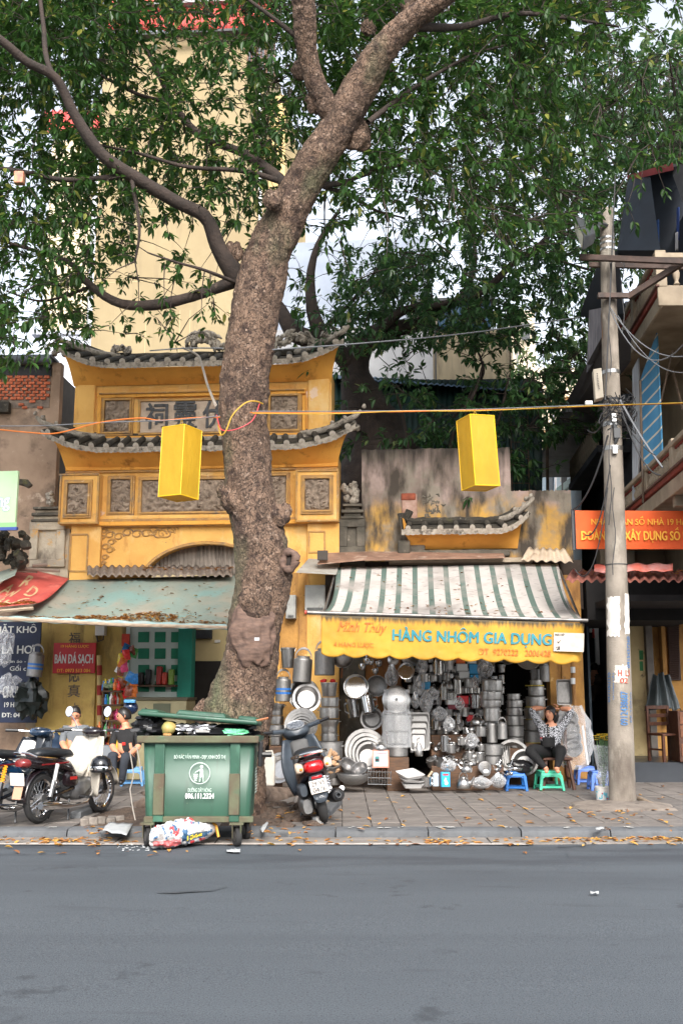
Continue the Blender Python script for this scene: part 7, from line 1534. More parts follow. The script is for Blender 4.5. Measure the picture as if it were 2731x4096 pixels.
for tx,z0 in (('29-V5',.006),('0476',-.062)):
    mb=text_mb(tx,.024);xs=[v[0] for v in mb.v];ys=[v[1] for v in mb.v];mb.v=[tuple(Mp @ V((-.006,.075-(v[0]-min(xs))/(max(xs)-min(xs))*.15,z0+(v[1]-min(ys))/(max(ys)-min(ys))*.052))) for v in mb.v];put('plate_text',mb,M('plate_black',rgb(60,60,66)),pl,smooth=0)
mb=text_mb('125',.02);mb.v=[(-.376,.028-v[0]*.035,.335+v[1]*.03) for v in mb.v];put('model_number',mb,M('white_print',rgb(240,240,240)),sc,smooth=0)
tb(sc,'exhaust',[(.5,-.16,.2),(.28,-.18,.24),(.2,-.19,.25),(-.2,-.2,.3),(-.24,-.2,.3)],[.025,.03,.075,.08,.06],blkp,14);put('exhaust_tip',MB().lathe([(.025,0),(.035,.0),(.035,.05),(.02,.05)],12,Matrix.Translation((-.24,-.2,.3)) @ Matrix.Rotation(R(-84),4,'Y')),chr_,sc);tb(sc,'heat_shield',[(.16,-.255,.3),(-.14,-.27,.35)],.03,chr_)
put('engine_case',loft(MB(),[(-.12,.15,.24,.05,.08),(-.08,.16,.24,.07,.1),(.2,.16,.24,.07,.1),(.4,.15,.26,.05,.08)],14,3),engm,sc,smooth=50);put('air_box',loft(MB(),[(-.16,.16,.42,.04,.06),(-.1,.17,.42,.06,.08),(.12,.16,.42,.05,.07)],12,3),gyp,sc,smooth=50);tb(sc,'spring',[(-.02+.1*k/50,-.15+.028*math.cos(k*1.0),.32+.22*k/50+.003*math.sin(k)) for k in range(51)],.009,chr_,5)
put('leg_shield',(lambda mb:(mb.grid(lambda s,u:(1.06-.06*math.sin(PI*u)-.14*(2*s-1) ** 2,(s-.5)*(.36+.16*math.sin(PI*u)),.95-.68*u),14,12),mb)[1])(MB()),gyp,sc,smooth=80).modifiers.new('t','SOLIDIFY').thickness=.03
put('inner_shield',loft(MB(),[(.94,0,.35,.1,.05),(.96,0,.6,.13,.12),(1.0,0,.86,.12,.06)],12,3),blkp,sc,smooth=50);fender(sc,1.25,.235,.29,0,160,.07,mar,name='front_fender')
for sy in (-.08,.08):tb(sc,'fork',[(1.25,sy,.235),(1.12,sy,.6)],.022,bkp)
put('handlebar_cowl',loft(MB(),[(.88,0,1.02,.08,.04),(.93,0,1.03,.15,.07),(1.02,0,1.02,.18,.09),(1.14,0,.98,.13,.08),(1.2,0,.95,.06,.04)],18),gyp,sc,smooth=60)
Md=Matrix.Translation((.93,0,1.1)) @ Matrix.Rotation(R(-32),4,'Y');o=put('instrument_panel',MB().lathe([(.1,-.02),(.12,0),(.115,.012),(.105,.008)],24,Md @ Matrix.Scale(.72,4,(1,0,0))),M('silver_trim',(.6,.62,.65),r=.25,m=.8),sc);put('dial',MB().disc((0,0,.006),.105,Md @ Matrix.Scale(.72,4,(1,0,0))),M('dial_glass',rgb(120,124,130),rgb(60,64,70),s=30,r=.12),o,smooth=0)
for sg in (-1,1):tb(sc,'handlebar',[(1.0,sg*.14,1.05),(.9,sg*.3,1.08)],.03,gyp);tb(sc,'grip',[(.93,sg*.26,1.07),(.85,sg*.42,1.1)],.02,blkp);tb(sc,'brake_lever',[(1.0,sg*.22,1.06),(.96,sg*.4,1.07)],.008,chr_)
tb(sc,'side_stand',[(.5,.14,.2),(.46,.26,-.04)],.014,bkp)

# ------------------------------------------------------------------ green wheeled dumpster
BY=10.98
gpl=M('dumpster_green',rgb(50,88,71),rgb(43,77,62),s=1.4,r=.42,st=((rgb(74,116,96),3,.58,.75,(1,1,.4)),(rgb(40,54,44),2.6,.52,.74,(2,2,.3)),(rgb(116,118,100),9,.7,.78)))
gru=M('dumpster_grime',rgb(92,98,74),rgb(84,70,56),s=5,r=.8,st=((rgb(62,92,70),4,.56,.7),(rgb(150,128,112),9,.66,.75)))
BF_=Fr(P(800,3100,BY),0);bn_=thing('dumpster','large green wheeled dumpster with open lid and white printing at the kerb','dumpster',BF_.p(800,3372))
uL,zT=BF_.uz(556,2945,0);uR=BF_.uz(1018,2945,0)[0];zB=BF_.uz(800,3292,0)[1];DP=.6;tp_=.035
mb=MB();mb.box8([BF_.w(uL+.045+tp_,zB,-.05),BF_.w(uR-.01-tp_,zB,-.05),BF_.w(uR-.01-tp_,zB,-DP+.05),BF_.w(uL+.045+tp_,zB,-DP+.05),BF_.w(uL+.04,zT-.03,0),BF_.w(uR,zT-.03,0),BF_.w(uR,zT-.03,-DP),BF_.w(uL+.04,zT-.03,-DP)])
mb.f.pop(1);mb.mi.pop();put('body',mb,gpl,bn_,bev=.05,seg=4).modifiers.new('t','SOLIDIFY').thickness=.02
for (x0,x1) in ((615,655),(918,958)):mb=MB();BF_.box(mb,x0,2966,x1,3290,-.05,.035);put('stiffener',mb,gpl,bn_,bev=.008);mb=MB();BF_.box(mb,x0-3,3096,x1-1,3262,-.03,.05);put('steel_strap',mb,gru,bn_,bev=.006)
mb=MB();BF_.box(mb,574,3268,1012,3292,-.04,.022);put('base_rail',mb,gru,bn_,bev=.008)
for (a,b_,d0,d1) in ((uL-.01,uR+.05,.02,.07),(uL-.01,uR+.05,-DP-.04,-DP+.01)):mb=MB();BF_.ubox(mb,a,b_,zT-.07,zT+.005,d0,d1);put('rim',mb,gru if d0>0 else gpl,bn_,bev=.012)
for a in (uL-.01,uR-.01):mb=MB();BF_.ubox(mb,a,a+.06,zT-.07,zT+.003,-DP+.012,.018);put('rim',mb,gpl,bn_,bev=.012)
mb=MB();BF_.ubox(mb,uR+.03,uR+.07,zT-.32,zT-.06,-.3,-.12);put('lift_arm',mb,blkp,bn_,bev=.01);tb(bn_,'trunnion',[BF_.w(uR+.02,zT-.2,-.2),BF_.w(uR+.17,zT-.2,-.2)],.03,blkp);bn_.children[-1].location=-bn_.location
Ml=Matrix.Translation(BF_.w((uL+uR)/2,zT+.17,-DP*.55)) @ Matrix.Rotation(R(4.6),4,'Y') @ Matrix.Rotation(R(-3),4,'X');LW=(uR-uL)/2+.03
lid=put('lid',MB().box((0,0,0),(LW*2,DP+.04,.05),Ml),gpl,bn_,bev=.02,seg=3)
for (x0,x1,h_) in ((-.24,.3,.05),(.42,.62,.04),(-.62,-.42,.03)):put('lid_rib',MB().box(((x0+x1)/2,-.02,.02+h_/2),(x1-x0,DP-.04,h_),Ml,.9),gpl,lid,bev=.015)
put('lid_handle',MB().tube([Ml @ V((LW-.02,-DP/2,.02)),Ml @ V((LW+.1,-DP/2+.05,.06))],.012,6),M('wood_handle',rgb(150,92,54)),lid)
wp_=M('white_stencil',rgb(200,212,204),rgb(170,190,178),s=9,r=.7,st=((rgb(84,132,106),12,.62,.72),))
text_on(BF_,'lettering','BỎ RÁC VĂN MINH - ĐẸP XINH ĐÔ THỊ',697,3016,902,3040,.02,wp_,bn_,.014);text_on(BF_,'lettering','ĐƯỜNG DÂY NÓNG',752,3150,846,3170,.02,wp_,bn_,.022);text_on(BF_,'lettering','096.111.2324',741,3174,856,3196,.02,M('white_print',rgb(240,240,240)),bn_,.034)
c0=BF_.p(799,3094,.02);Mc=BF_.mat4(c0);r_=41*px(BY);mb=MB();n=40;mb.add([(r_*k*math.cos(2*PI*i/n),r_*k*math.sin(2*PI*i/n),0) for k in (1,.93) for i in range(n)],[(i,(i+1) % n,n+(i+1) % n,n+i) for i in range(n)],Mc)
mb.disc((.018,.066,0),.018,Mc,14)
for poly in (((.0,.045),(.034,.045),(.038,.005),(.0,.005)),((.002,.045),(-.05,.012),(-.05,.002),(.0,.028)),((.0,.002),(.038,.002),(.044,-.085),(.03,-.085),(.022,-.02),(.008,-.085),(-.006,-.085)),((-.066,-.006),(-.018,-.006),(-.022,-.02),(-.062,-.02)),((-.063,-.024),(-.021,-.024),(-.024,-.04),(-.06,-.04)),((-.06,-.044),(-.024,-.044),(-.027,-.06),(-.057,-.06)),((-.057,-.064),(-.027,-.064),(-.03,-.08),(-.054,-.08))):
    mb.add([(x,y,0) for x,y in poly],[tuple(range(len(poly)))],Mc)
put('bin_emblem',mb,wp_,bn_,smooth=0)
RS=Fr(BF_.w(uR,0,-.3),R(90));mb=MB()
for i in range(9):z=zB+.28+.03*i;mb.add([BF_.w(uR+.0015,z,-.12-.02*(i % 3)),BF_.w(uR+.0015,z,-.36),BF_.w(uR+.0015,z+.018,-.36),BF_.w(uR+.0015,z+.018,-.12-.02*(i % 3))],[(0,1,2,3)])
put('side_print',mb,wp_,bn_,smooth=0)
for (x,d) in ((592,.0),(948,.0),(640,-.5),(985,-.5)):
    p=BF_.p(x,3330,d);e=put('castor',MB().lathe([(.045,-.025),(.09,-.03),(.1,-.018),(.1,.018),(.09,.03),(.045,.025)],22,Matrix.Translation((p.x,p.y,.102)) @ Matrix.Rotation(R(20),4,'Z') @ Matrix.Rotation(PI/2,4,'Y')),rubb,bn_);put('hub',MB().lathe([(0,-.028),(.05,-.028),(.05,.028),(0,.028)],14,Matrix.Translation((p.x,p.y,.102)) @ Matrix.Rotation(R(20),4,'Z') @ Matrix.Rotation(PI/2,4,'Y')),engm,e)
    mb=MB();mb.prism([(p.x-.045,p.y-.07,.09),(p.x-.045,p.y+.05,.23),(p.x-.045,p.y-.1,.23)],(.008,0,0));mb.prism([(p.x+.04,p.y-.07,.09),(p.x+.04,p.y+.05,.23),(p.x+.04,p.y-.1,.23)],(.008,0,0));mb.box((p.x,p.y-.02,.235),(.14,.14,.02));put('fork',mb,gru,e)
# rubbish in and around it
bkf=M('black_film',rgb(24,24,26));zz=zT+.02
def crumple(name,c_,r,sq,m,label,cat,seed,nz=.6,par=None):mb=MB();mb.blob(c_,r,nz,2.6,28,seed,sq);o=put(name,mb,m,par,smooth=25,label=label,cat=cat);d=o.modifiers.new('d','DISPLACE');tx=bpy.data.textures.new('crumple','CLOUDS');tx.noise_scale=r*.5;tx.noise_depth=3;d.texture=tx;d.strength=r*.5;return o
crumple('rubbish_bag',P(590,2880,BY+.2),.1,(1,1,1),bkf,'crumpled black rubbish bag sticking out of the open dumpster','rubbish bag',3);crumple('rubbish_bag',P(618,2915,BY+.2),.15,(1.5,1,.6),bkf,'wide black rubbish bag spilling over the dumpster rim','rubbish bag',7);crumple('rubbish_bag',P(570,2905,BY+.25),.09,(1.2,1,.7),bkf,'small black rubbish bag at the corner of the dumpster','rubbish bag',17)
crumple('foil_sheet',P(770,2915,BY+.15),.11,(2,.8,.45),M('crinkled_foil',(.5,.5,.52),r=.25,m=.9),'crinkled silver foil lying in the open dumpster','foil',5,.8);crumple('rubbish_bag',P(850,2930,BY+.3),.22,(2.2,1,.35),bkf,'black rubbish heap in the shadow under the dumpster lid','rubbish bag',11);crumple('plastic_bag',P(935,2930,BY+.12),.07,(2,.8,.5),M('mint_plastic',rgb(110,196,150),r=.4),'mint green plastic bag in the open dumpster','plastic bag',9)
co=thing('coconut','pale green coconut lying on the rubbish in the dumpster','coconut',P(672,2938,BY+.1));put('husk',MB().blob(P(674,2914,BY+.1),.08,.12,1.2,24,2,(1,1,.92)),M('coconut_husk',rgb(150,160,96),rgb(164,140,84),s=9,r=.5),co,smooth=180);put('cut_top',MB().blob(P(668,2940,BY+.06),.04,.2,2,12,4,(1.2,.6,.5)),M('tan_husk',rgb(170,124,74)),co,smooth=60)
wsk=thing('white_sack','white woven sack with red and blue print lying before the dumpster','sack',G(730,3398,0));c1,c2=G(612,3402,0),G(872,3380,0);dv=(c2-c1)
sk_m=N('sack_print');n_=sk_m;c=n_.mix(n_.ramp(n_.noise(60,(1,1,1),detail=2),.4,.6),rgb(200,198,196),rgb(180,178,178));c=n_.mix(n_.ramp(n_.noise(11,detail=3,off=3),.58,.62),c,rgb(60,96,130));c=n_.mix(n_.ramp(n_.noise(10,detail=3,off=8),.59,.62),c,rgb(200,60,64));n_.l(c,n_.b.inputs['Base Color']);n_.b.inputs['Roughness'].default_value=.5
mb=MB()
def skf(a,b):
    q=2*PI*a;r=(.04+.13*math.sin(PI*min(1,.12+b*.9)) ** .5)*(1+.2*mn.noise((math.cos(q)*2,math.sin(q)*2,b*8))+.15*mn.noise((math.cos(q)*4,math.sin(q)*4,b*18))+.08*mn.noise((math.cos(q)*9,math.sin(q)*9,b*40)))
    p=c1.lerp(c2,b);z=.115+.05*b+math.sin(q)*r*.8*(1 if math.sin(q)>0 else .85);return (p.x-.02,p.y+math.cos(q)*r,max(.006,z))
mb.grid(skf,56,80,True);mb.add([skf(i/32,0) for i in range(32)],[tuple(range(32))]);put('sack',mb,sk_m.m,wsk,smooth=60)
mb=MB();mb.grid(lambda s,t:V(skf(.545+.1*t,.06+.42*s))+V((0,-.006,0)),16,6);put('red_band',mb,M('red_sack_print',rgb(200,52,58),rgb(220,130,130),s=20,r=.5),wsk,smooth=60);mb=MB();mb.grid(lambda s,t:V(skf(.5+.1*t,.5+.38*s))+V((0,-.006,0)),16,6);put('blue_band',mb,M('navy_sack_print',rgb(40,76,110),rgb(90,120,140),s=14,r=.5),wsk,smooth=60)
mb=text_mb('1868',.04);xs=[v[0] for v in mb.v];ys=[v[1] for v in mb.v];mb.v=[tuple(V(skf(.515+.07*(1-(v[1]-min(ys))/(max(ys)-min(ys))),.58+.22*(v[0]-min(xs))/(max(xs)-min(xs))))+V((0,-.014,0))) for v in mb.v];put('sack_number',mb,M('yellow_print',rgb(230,200,50)),wsk,smooth=0)
e_=V(skf(.25,.97));mb=MB();mb.blob(e_+V((.03,0,.06)),.06,.6,3,14,4,(.8,.8,1.2));put('knot',mb,sk_m.m,wsk,smooth=60);wire('tie',[e_+V((-.02,-.04,.02)),e_+V((.02,-.05,.0)),e_+V((.05,-.06,-.12))],.015,M('orange_tie',rgb(226,160,60)),wsk)
wire('strap',[P(536,2990,BY+.05),P(520,3010,BY),P(535,3100,BY),P(520,3160,BY),P(530,3230,BY),P(541,3282,BY)],.007,M('dirty_white_strap',rgb(150,143,134)),label='dirty white strap hanging from the corner of the dumpster',cat='strap');wire('strap',[P(536,2990,BY+.05),P(548,2992,BY),P(560,3060,BY),P(566,3130,BY)],.007,M('dirty_white_strap',rgb(190,182,172)),label='short white strap end tied at the dumpster corner',cat='strap')
# ================================================================== people
def body_mesh(J,E,mats,sub=2):
    """J: name -> (point, radius); E: (a, b, material index). One continuous skinned surface."""
    names=list(J);me=bpy.data.meshes.new('body');me.from_pydata([tuple(J[n][0]) for n in names],[(names.index(a),names.index(b)) for a,b,m in E],[])
    o=bpy.data.objects.new('tmp',me);COL.objects.link(o);sk_=o.modifiers.new('s','SKIN');o.modifiers.new('u','SUBSURF').levels=sub
    for i,n in enumerate(names):r=J[n][1];r=r if hasattr(r,'__len__') else (r,r);me.skin_vertices[0].data[i].radius=r;me.skin_vertices[0].data[i].use_root=(i == 0)
    dg=bpy.context.evaluated_depsgraph_get();out=bpy.data.meshes.new_from_object(o.evaluated_get(dg));bpy.data.objects.remove(o)
    out.materials.clear()
    for m in mats:out.materials.append(m)
    seg=[(V(J[a][0]),V(J[b][0]),m) for a,b,m in E]
    for pl in out.polygons:
        c_=pl.center;best=9e9
        for a,b,m in seg:
            d=b-a;t=max(0,min(1,(c_-a).dot(d)/max(d.length_squared,1e-9)));q=(a+d*t-c_).length
            if q<best:best=q;pl.material_index=m
        pl.use_smooth=True
    return out
skin=M('skin',rgb(208,148,116),rgb(196,134,104),s=8,r=.5);hairm=M('black_hair',rgb(24,21,21),rgb(34,30,28),s=30,r=.4)
def head(par,c_,r,yaw,tilt,hair='short'):
    """head with face; faces -Y before turning."""
    M4=Matrix.Translation(c_) @ Matrix.Rotation(yaw,4,'Z') @ Matrix.Rotation(tilt,4,'X');mb=MB()
    def f(a,b):
        th=PI*b;ph=2*PI*a;d=V((math.sin(th)*math.cos(ph),math.sin(th)*math.sin(ph),math.cos(th)));x,y,z=d.x*.77,d.y*.92,d.z*1.12
        if z<0:k=1+z*.3;x *= k;y=y*k-.1*-z
        fr=max(0,-d.y);y -= fr ** 10*.0
        nose=math.exp(-((x/.13) ** 2+((z+.1)/.2) ** 2))*.2*(fr>.5);brow=math.exp(-((z-.18)/.1) ** 2)*.05*(fr>.4);eye=-.06*(math.exp(-(((abs(x)-.3)/.14) ** 2+((z-.04)/.1) ** 2)))*(fr>.4);lip=math.exp(-((x/.22) ** 2+((z+.5)/.08) ** 2))*.05*(fr>.3);y -= nose+brow+eye+lip
        return M4 @ V((x*r,y*r,z*r))
    mb.grid(f,32,26,True);h=put('head',mb,skin,par,smooth=180);P4=lambda x,y,z:M4 @ V((x*r,y*r,z*r))
    for sg in (-1,1):
        put('ear',MB().blob(P4(sg*.78,.06,.0),r*.2,.1,1,10,1,(.4,.8,1.2)),skin,h,smooth=180);put('eye',MB().blob(P4(sg*.3,-.84,.05),r*.09,0,1,8,0,(1.5,.5,.7)),M('eye_dark',rgb(30,22,20),r=.2),h,smooth=180);put('eyebrow',MB().tube([P4(sg*.15,-.9,.22),P4(sg*.32,-.88,.26),P4(sg*.48,-.76,.2)],r*.04,5),hairm,h)
    put('mouth',MB().tube([P4(-.2,-.84,-.5),P4(0,-.9,-.5),P4(.2,-.84,-.5)],r*.045,6),M('lips',rgb(164,88,80),r=.5),h)
    mb=MB();lim=.62 if hair == 'short' else .8
    def hf(a,b):
        ph=2*PI*a;front=max(0,-math.sin(ph));mx_=PI*(lim-(.3 if hair == 'short' else .42)*front ** .7);th=mx_*b;k=1.06+.05*mn.noise((math.cos(ph)*3,math.sin(ph)*3,b*4));return M4 @ V((math.sin(th)*math.cos(ph)*.8*k*r,(math.sin(th)*math.sin(ph)*.95*k+.03)*r,(math.cos(th)*1.16*k+.02)*r))
    mb.grid(hf,28,12,True);o=put('hair',mb,hairm,par,smooth=180);o.modifiers.new('t','SOLIDIFY').thickness=-.02
    if hair != 'short':put('hair_length',MB().tube([P4(.2,.7,.3),P4(.3,.9,-.3),P4(.34,.8,-.9),P4(.3,.7,-1.3)],[r*.6,r*.6,r*.45,r*.2],12),hairm,o,smooth=180)
    return h
def hand(par,base,direction,up,s=1.0,curl=.5):
    d=V(direction).normalized();u=V(up).normalized();sd_=d.cross(u).normalized();mb=MB();b0=V(base)
    mb.tube([b0,b0+d*.05*s,b0+d*.09*s],[.024*s,.036*s,.034*s],10,squash=.5)
    for i in range(4):
        L=(.062,.074,.07,.054)[i]*s;o_=b0+d*.085*s+sd_*(.027-i*.018)*s;p1_=o_+d*L*.5-u*L*.12*curl;p2_=p1_+d*L*.35-u*L*.4*curl;mb.tube([o_,p1_,p2_],[.0095*s,.009*s,.007*s],7)
    o_=b0+d*.03*s+sd_*.03*s;mb.tube([o_,o_+(d*.6+sd_*.7)*.035*s,o_+(d*1.2+sd_*.8)*.055*s],[.013*s,.011*s,.008*s],7);return put('hand',mb,skin,par,smooth=180)
# woman resting with hands behind her head
WY=16.35;q=lambda x,y,dY=0.:P(x,y,WY+dY)
wom=thing('person','seated person in black and white patterned blouse with hands behind head','person',G(2205,3150,PZ))
pat=N('patterned_blouse');n_=pat;vo=n_.n('TexVoronoi',feature='DISTANCE_TO_EDGE');vo.inputs['Scale'].default_value=46;n_.l(n_.coord((1,1,.7)),vo.inputs['Vector']);n_.l(n_.mix(n_.ramp(vo.outputs['Distance'],.1,.16),rgb(26,27,32),rgb(196,198,204)),n_.b.inputs['Base Color']);n_.b.inputs['Roughness'].default_value=.8
trs=M('black_trousers',rgb(9,9,11),rgb(14,14,16),s=6,r=.85)
J={'pelvis':(q(2205,3006),(.175,.14)),'waist':(q(2203,2972,.02),(.155,.125)),'chest':(q(2203,2930,.04),(.175,.125)),'neckb':(q(2203,2902,.04),(.075,.07)),'neck':(q(2203,2888,.02),.05),'skull':(q(2202,2868,.01),.06),
     'shL':(q(2164,2908,.05),.08),'upL':(q(2143,2872,.0),.07),'elL':(q(2124,2838,-.04),.062),'cuL':(q(2140,2834,-.0),.05),'wrL':(q(2172,2834,.1),.032),'shR':(q(2243,2910,.05),.08),'upR':(q(2266,2876,.0),.07),'elR':(q(2285,2842,-.04),.062),'cuR':(q(2270,2836,.0),.05),'wrR':(q(2238,2836,.1),.032),
     'hipL':(q(2178,3012,-.02),.1),'thL':(q(2142,3004,-.25),.112),'knL':(q(2114,3003,-.46),.09),'shnL':(q(2150,3040,-.44),.066),'anL':(q(2180,3072,-.5),.045),'ftL':(q(2186,3082,-.52),.036),'toL':(q(2184,3088,-.66),.03),
     'hipR':(q(2226,3012,-.02),.1),'thR':(q(2240,3006,-.25),.11),'knR':(q(2243,3006,-.46),.09),'shnR':(q(2236,3040,-.46),.066),'anR':(q(2226,3072,-.5),.045),'ftR':(q(2226,3082,-.52),.036),'toR':(q(2232,3088,-.66),.03)}
E_=[('pelvis','waist',1),('waist','chest',1),('chest','neckb',1),('neckb','neck',0),('neck','skull',0)]+[e for s_ in 'LR' for e in (('chest','sh'+s_,1),('sh'+s_,'up'+s_,1),('up'+s_,'el'+s_,1),('el'+s_,'cu'+s_,0),('cu'+s_,'wr'+s_,0),('pelvis','hip'+s_,2),('hip'+s_,'th'+s_,2),('th'+s_,'kn'+s_,2),('kn'+s_,'shn'+s_,2),('shn'+s_,'an'+s_,2),('an'+s_,'ft'+s_,0),('ft'+s_,'to'+s_,0))]
put('body',body_mesh(J,E_,[skin,pat.m,trs]),None,wom);head(wom,q(2201,2856,-.02),.105,R(-38),R(-6),'long')
hand(wom,q(2172,2834,.1),(1,.35,.0),(0,-1,.2));hand(wom,q(2238,2836,.1),(-1,.35,.0),(0,-1,.2))
mb=MB();mb.grid(lambda a,b:q(2170+46*a,2950+40*b,-.17-.04*math.sin(PI*a)),10,8);o=put('apron_pouch',mb,trs,wom);o.modifiers.new('t','SOLIDIFY').thickness=.02
for i in range(4):put('button',MB().blob(q(2192+i*.5,2908+i*9,-.1-.01*i),.008,0,1,6),M('pale_button',rgb(210,208,200)),wom)
wire('button_band',[q(2190,2898,-.06),q(2192,2920,-.1),q(2193,2945,-.12)],.016,trs,wom,n=6);wire('red_trim',[q(2160,2954,-.12),q(2178,2951,-.16)],.008,redpl,wom)
wire('bracelet',[V(p) for p in [q(2248,2836,.06)+V((0,.034*math.cos(i*PI/4),.034*math.sin(i*PI/4))) for i in range(9)]],.005,redpl,wom)
cwb=G(2205,3148,PZ);ch2=thing('wooden_stool','brown wooden chair with splayed legs under the seated person','chair',(cwb.x,WY+.05,PZ),world=False);zs=q(2205,3030).z-PZ
put('seat',MB().box((0,0,zs-.02),(.46,.36,.04)),cw,ch2,bev=.01)
for sx in (-1,1):
    for sy in (-1,1):put('leg',MB().tube([(sx*.17,sy*.12,zs-.03),(sx*.24,sy*.18,0)],.028,6),cw,ch2)
    put('rail',MB().tube([(sx*.21,-.15,.16),(sx*.21,.15,.16)],.016,6),cw,ch2)
put('backrest',MB().box((.2,.17,zs+.22),(.05,.03,.5)),cw,ch2,bev=.006)
# two men at the drinks stall
def man(name_label,hx,hy,Y,shirt,trousers,side,hr=.105):
    k=lambda x,y,dY=0.:P(hx+x,hy+y,Y+dY);t=thing('person',name_label,'person',V((P(hx,3140,Y).x,Y,PZ)))
    J={'pelvis':(k(12*side,178),(.15,.13)),'waist':(k(8*side,130),(.14,.11)),'chest':(k(6*side,82),(.17,.12)),'neckb':(k(3*side,48),(.075,.07)),'neck':(k(2,36),.055),'skull':(k(0,16),.07),'shL':(k(-40,62),.075),'elL':(k(-52,118,-.1),.05),'wrL':(k(-26,156,-.3),.035),'shR':(k(46,62),.075),'elR':(k(56,120,-.1),.05),'wrR':(k(16,150,-.3),.035),
         'hipL':(k(-18,186,-.05),.1),'knL':(k(-34-20*side,150,-.45),.075),'anL':(k(-36-6*side,258,-.45),.05),'toL':(k(-44,266,-.6),.035),'hipR':(k(28,186,-.05),.1),'knR':(k(2,152,-.48),.075),'anR':(k(-14,258,-.4),.05),'toR':(k(-18,266,-.56),.035)}
    E1=[('pelvis','waist',1),('waist','chest',1),('chest','neckb',1),('neckb','neck',0),('neck','skull',0)]+[e for s_ in 'LR' for e in (('chest','sh'+s_,1),('sh'+s_,'el'+s_,1 if side>0 else 1),('el'+s_,'wr'+s_,0),('pelvis','hip'+s_,2),('hip'+s_,'kn'+s_,2),('kn'+s_,'an'+s_,2),('an'+s_,'to'+s_,3))]
    put('body',body_mesh(J,E1,[skin,shirt,trousers,blkp]),None,t);hand(t,k(-26,156,-.3),(.8,-.5,-.2),(0,0,1));hand(t,k(16,150,-.3),(-.8,-.5,-.2),(0,0,1));return t,k
m_,k=man('seated person in grey t-shirt half hidden behind the white fronted motorbike',300,2856,15.6,M('grey_tee',rgb(104,108,112),rgb(92,96,100),s=6,r=.9),M('dark_jeans',rgb(40,44,52),rgb(50,54,62),s=9,r=.9),1);head(m_,k(0,2),.105,R(10),R(22))
m_,k=man('seated person in black shirt and dark jeans looking towards the motorbikes',500,2868,15.6,M('black_shirt',rgb(22,22,24),rgb(30,30,32),s=6,r=.85),M('dark_jeans',rgb(40,44,52)),1);head(m_,k(-4,-2),.108,R(-72),R(4))
put('shirt_badge',MB().box(k(-5,108,-.13),(.05,.01,.04)),redpl,m_)
kp=P(2378,2700,24);sp=thing('person','small distant person crouching in the dark lane','person',V((kp.x,24,PZ)))
J={'a':(P(2382,2760,24),(.16,.14)),'b':(P(2378,2712,24),(.17,.13)),'c':(P(2376,2684,24),.06),'d':(P(2376,2672,24),.08),'e':(P(2358,2722,23.8),.05),'f':(P(2350,2745,23.6),.04),'g':(P(2396,2735,23.7),.06),'h':(P(2372,2770,23.6),.08),'i':(P(2368,2812,23.6),.05)}
put('body',body_mesh(J,[('a','b',1),('b','c',0),('c','d',0),('b','e',0),('e','f',0),('b','g',1),('a','h',1),('h','i',1)],[skin,M('brown_shirt',rgb(84,70,62),r=.9)]),None,sp);put('hair',MB().blob(P(2376,2668,24),.1,.1,2,14),hairm,sp,smooth=180)

# ------------------------------------------------------------------ plastic stools
def stool(x,y,wd,m,label,rz=0,h=.29):
    p=G(x,y,PZ);s_=wd*px(p.y)/2;t=thing('plastic_stool',label,'stool',(p.x,p.y+s_*.8,PZ),rz,'small plastic stools',world=False)
    put('seat',MB().box((0,0,h-.015),(s_*1.66,s_*1.66,.03)),m,t,bev=.014,seg=3);put('skirt',MB().box((0,0,h-.05),(s_*1.74,s_*1.74,.045),None,.94),m,t,bev=.006)
    for sx in (-1,1):
        for sy in (-1,1):mb=MB();a,b=s_*.78,s_*.95;w0,w1=.05,.042;mb.box8([(sx*b-w1/2,sy*b-w1/2,0),(sx*b+w1/2,sy*b-w1/2,0),(sx*b+w1/2,sy*b+w1/2,0),(sx*b-w1/2,sy*b+w1/2,0),(sx*a-w0/2,sy*a-w0/2,h-.06),(sx*a+w0/2,sy*a-w0/2,h-.06),(sx*a+w0/2,sy*a+w0/2,h-.06),(sx*a-w0/2,sy*a+w0/2,h-.06)]);put('leg',mb,m,t,bev=.008)
    for k in range(4):
        M4=Matrix.Rotation(k*PI/2,4,'Z');put('rail',MB().box((0,-s_*.92,.055),(s_*1.8,.02,.03),M4),m,t);put('arch',MB().prism([M4 @ V(v) for v in ((-s_*.8,-s_*.8,h-.06),(s_*.8,-s_*.8,h-.06),(s_*.8,-s_*.84,h-.13),(s_*.5,-s_*.82,h-.085),(-s_*.5,-s_*.82,h-.085),(-s_*.8,-s_*.84,h-.13))],M4.to_3x3() @ V((0,.012,0))),m,t)
    return t
sbl=M('stool_blue',rgb(34,110,190),rgb(30,98,172),s=4,r=.4);stq=M('stool_mint',rgb(84,206,168),rgb(74,190,154),s=4,r=.4);sli=M('stool_periwinkle',rgb(92,130,208),rgb(82,116,190),s=4,r=.4);sky_=M('stool_sky',rgb(116,172,222),rgb(100,156,206),s=4,r=.4)
stool(2066,3166,82,sbl,'bright blue plastic stool carrying a frying pan in front of the pots');stool(2203,3164,96,stq,'mint green plastic stool under the feet of the seated person',.08);stool(2348,3140,76,sli,'periwinkle blue stool between the film bundle and the pole');stool(2404,3164,76,sli,'periwinkle blue stool half hidden behind the flower bucket');stool(2272,3098,62,sbl,'blue plastic stool in the shade behind the wooden chair');stool(524,3146,84,sky_,'sky blue plastic stool under the person in black',.1)
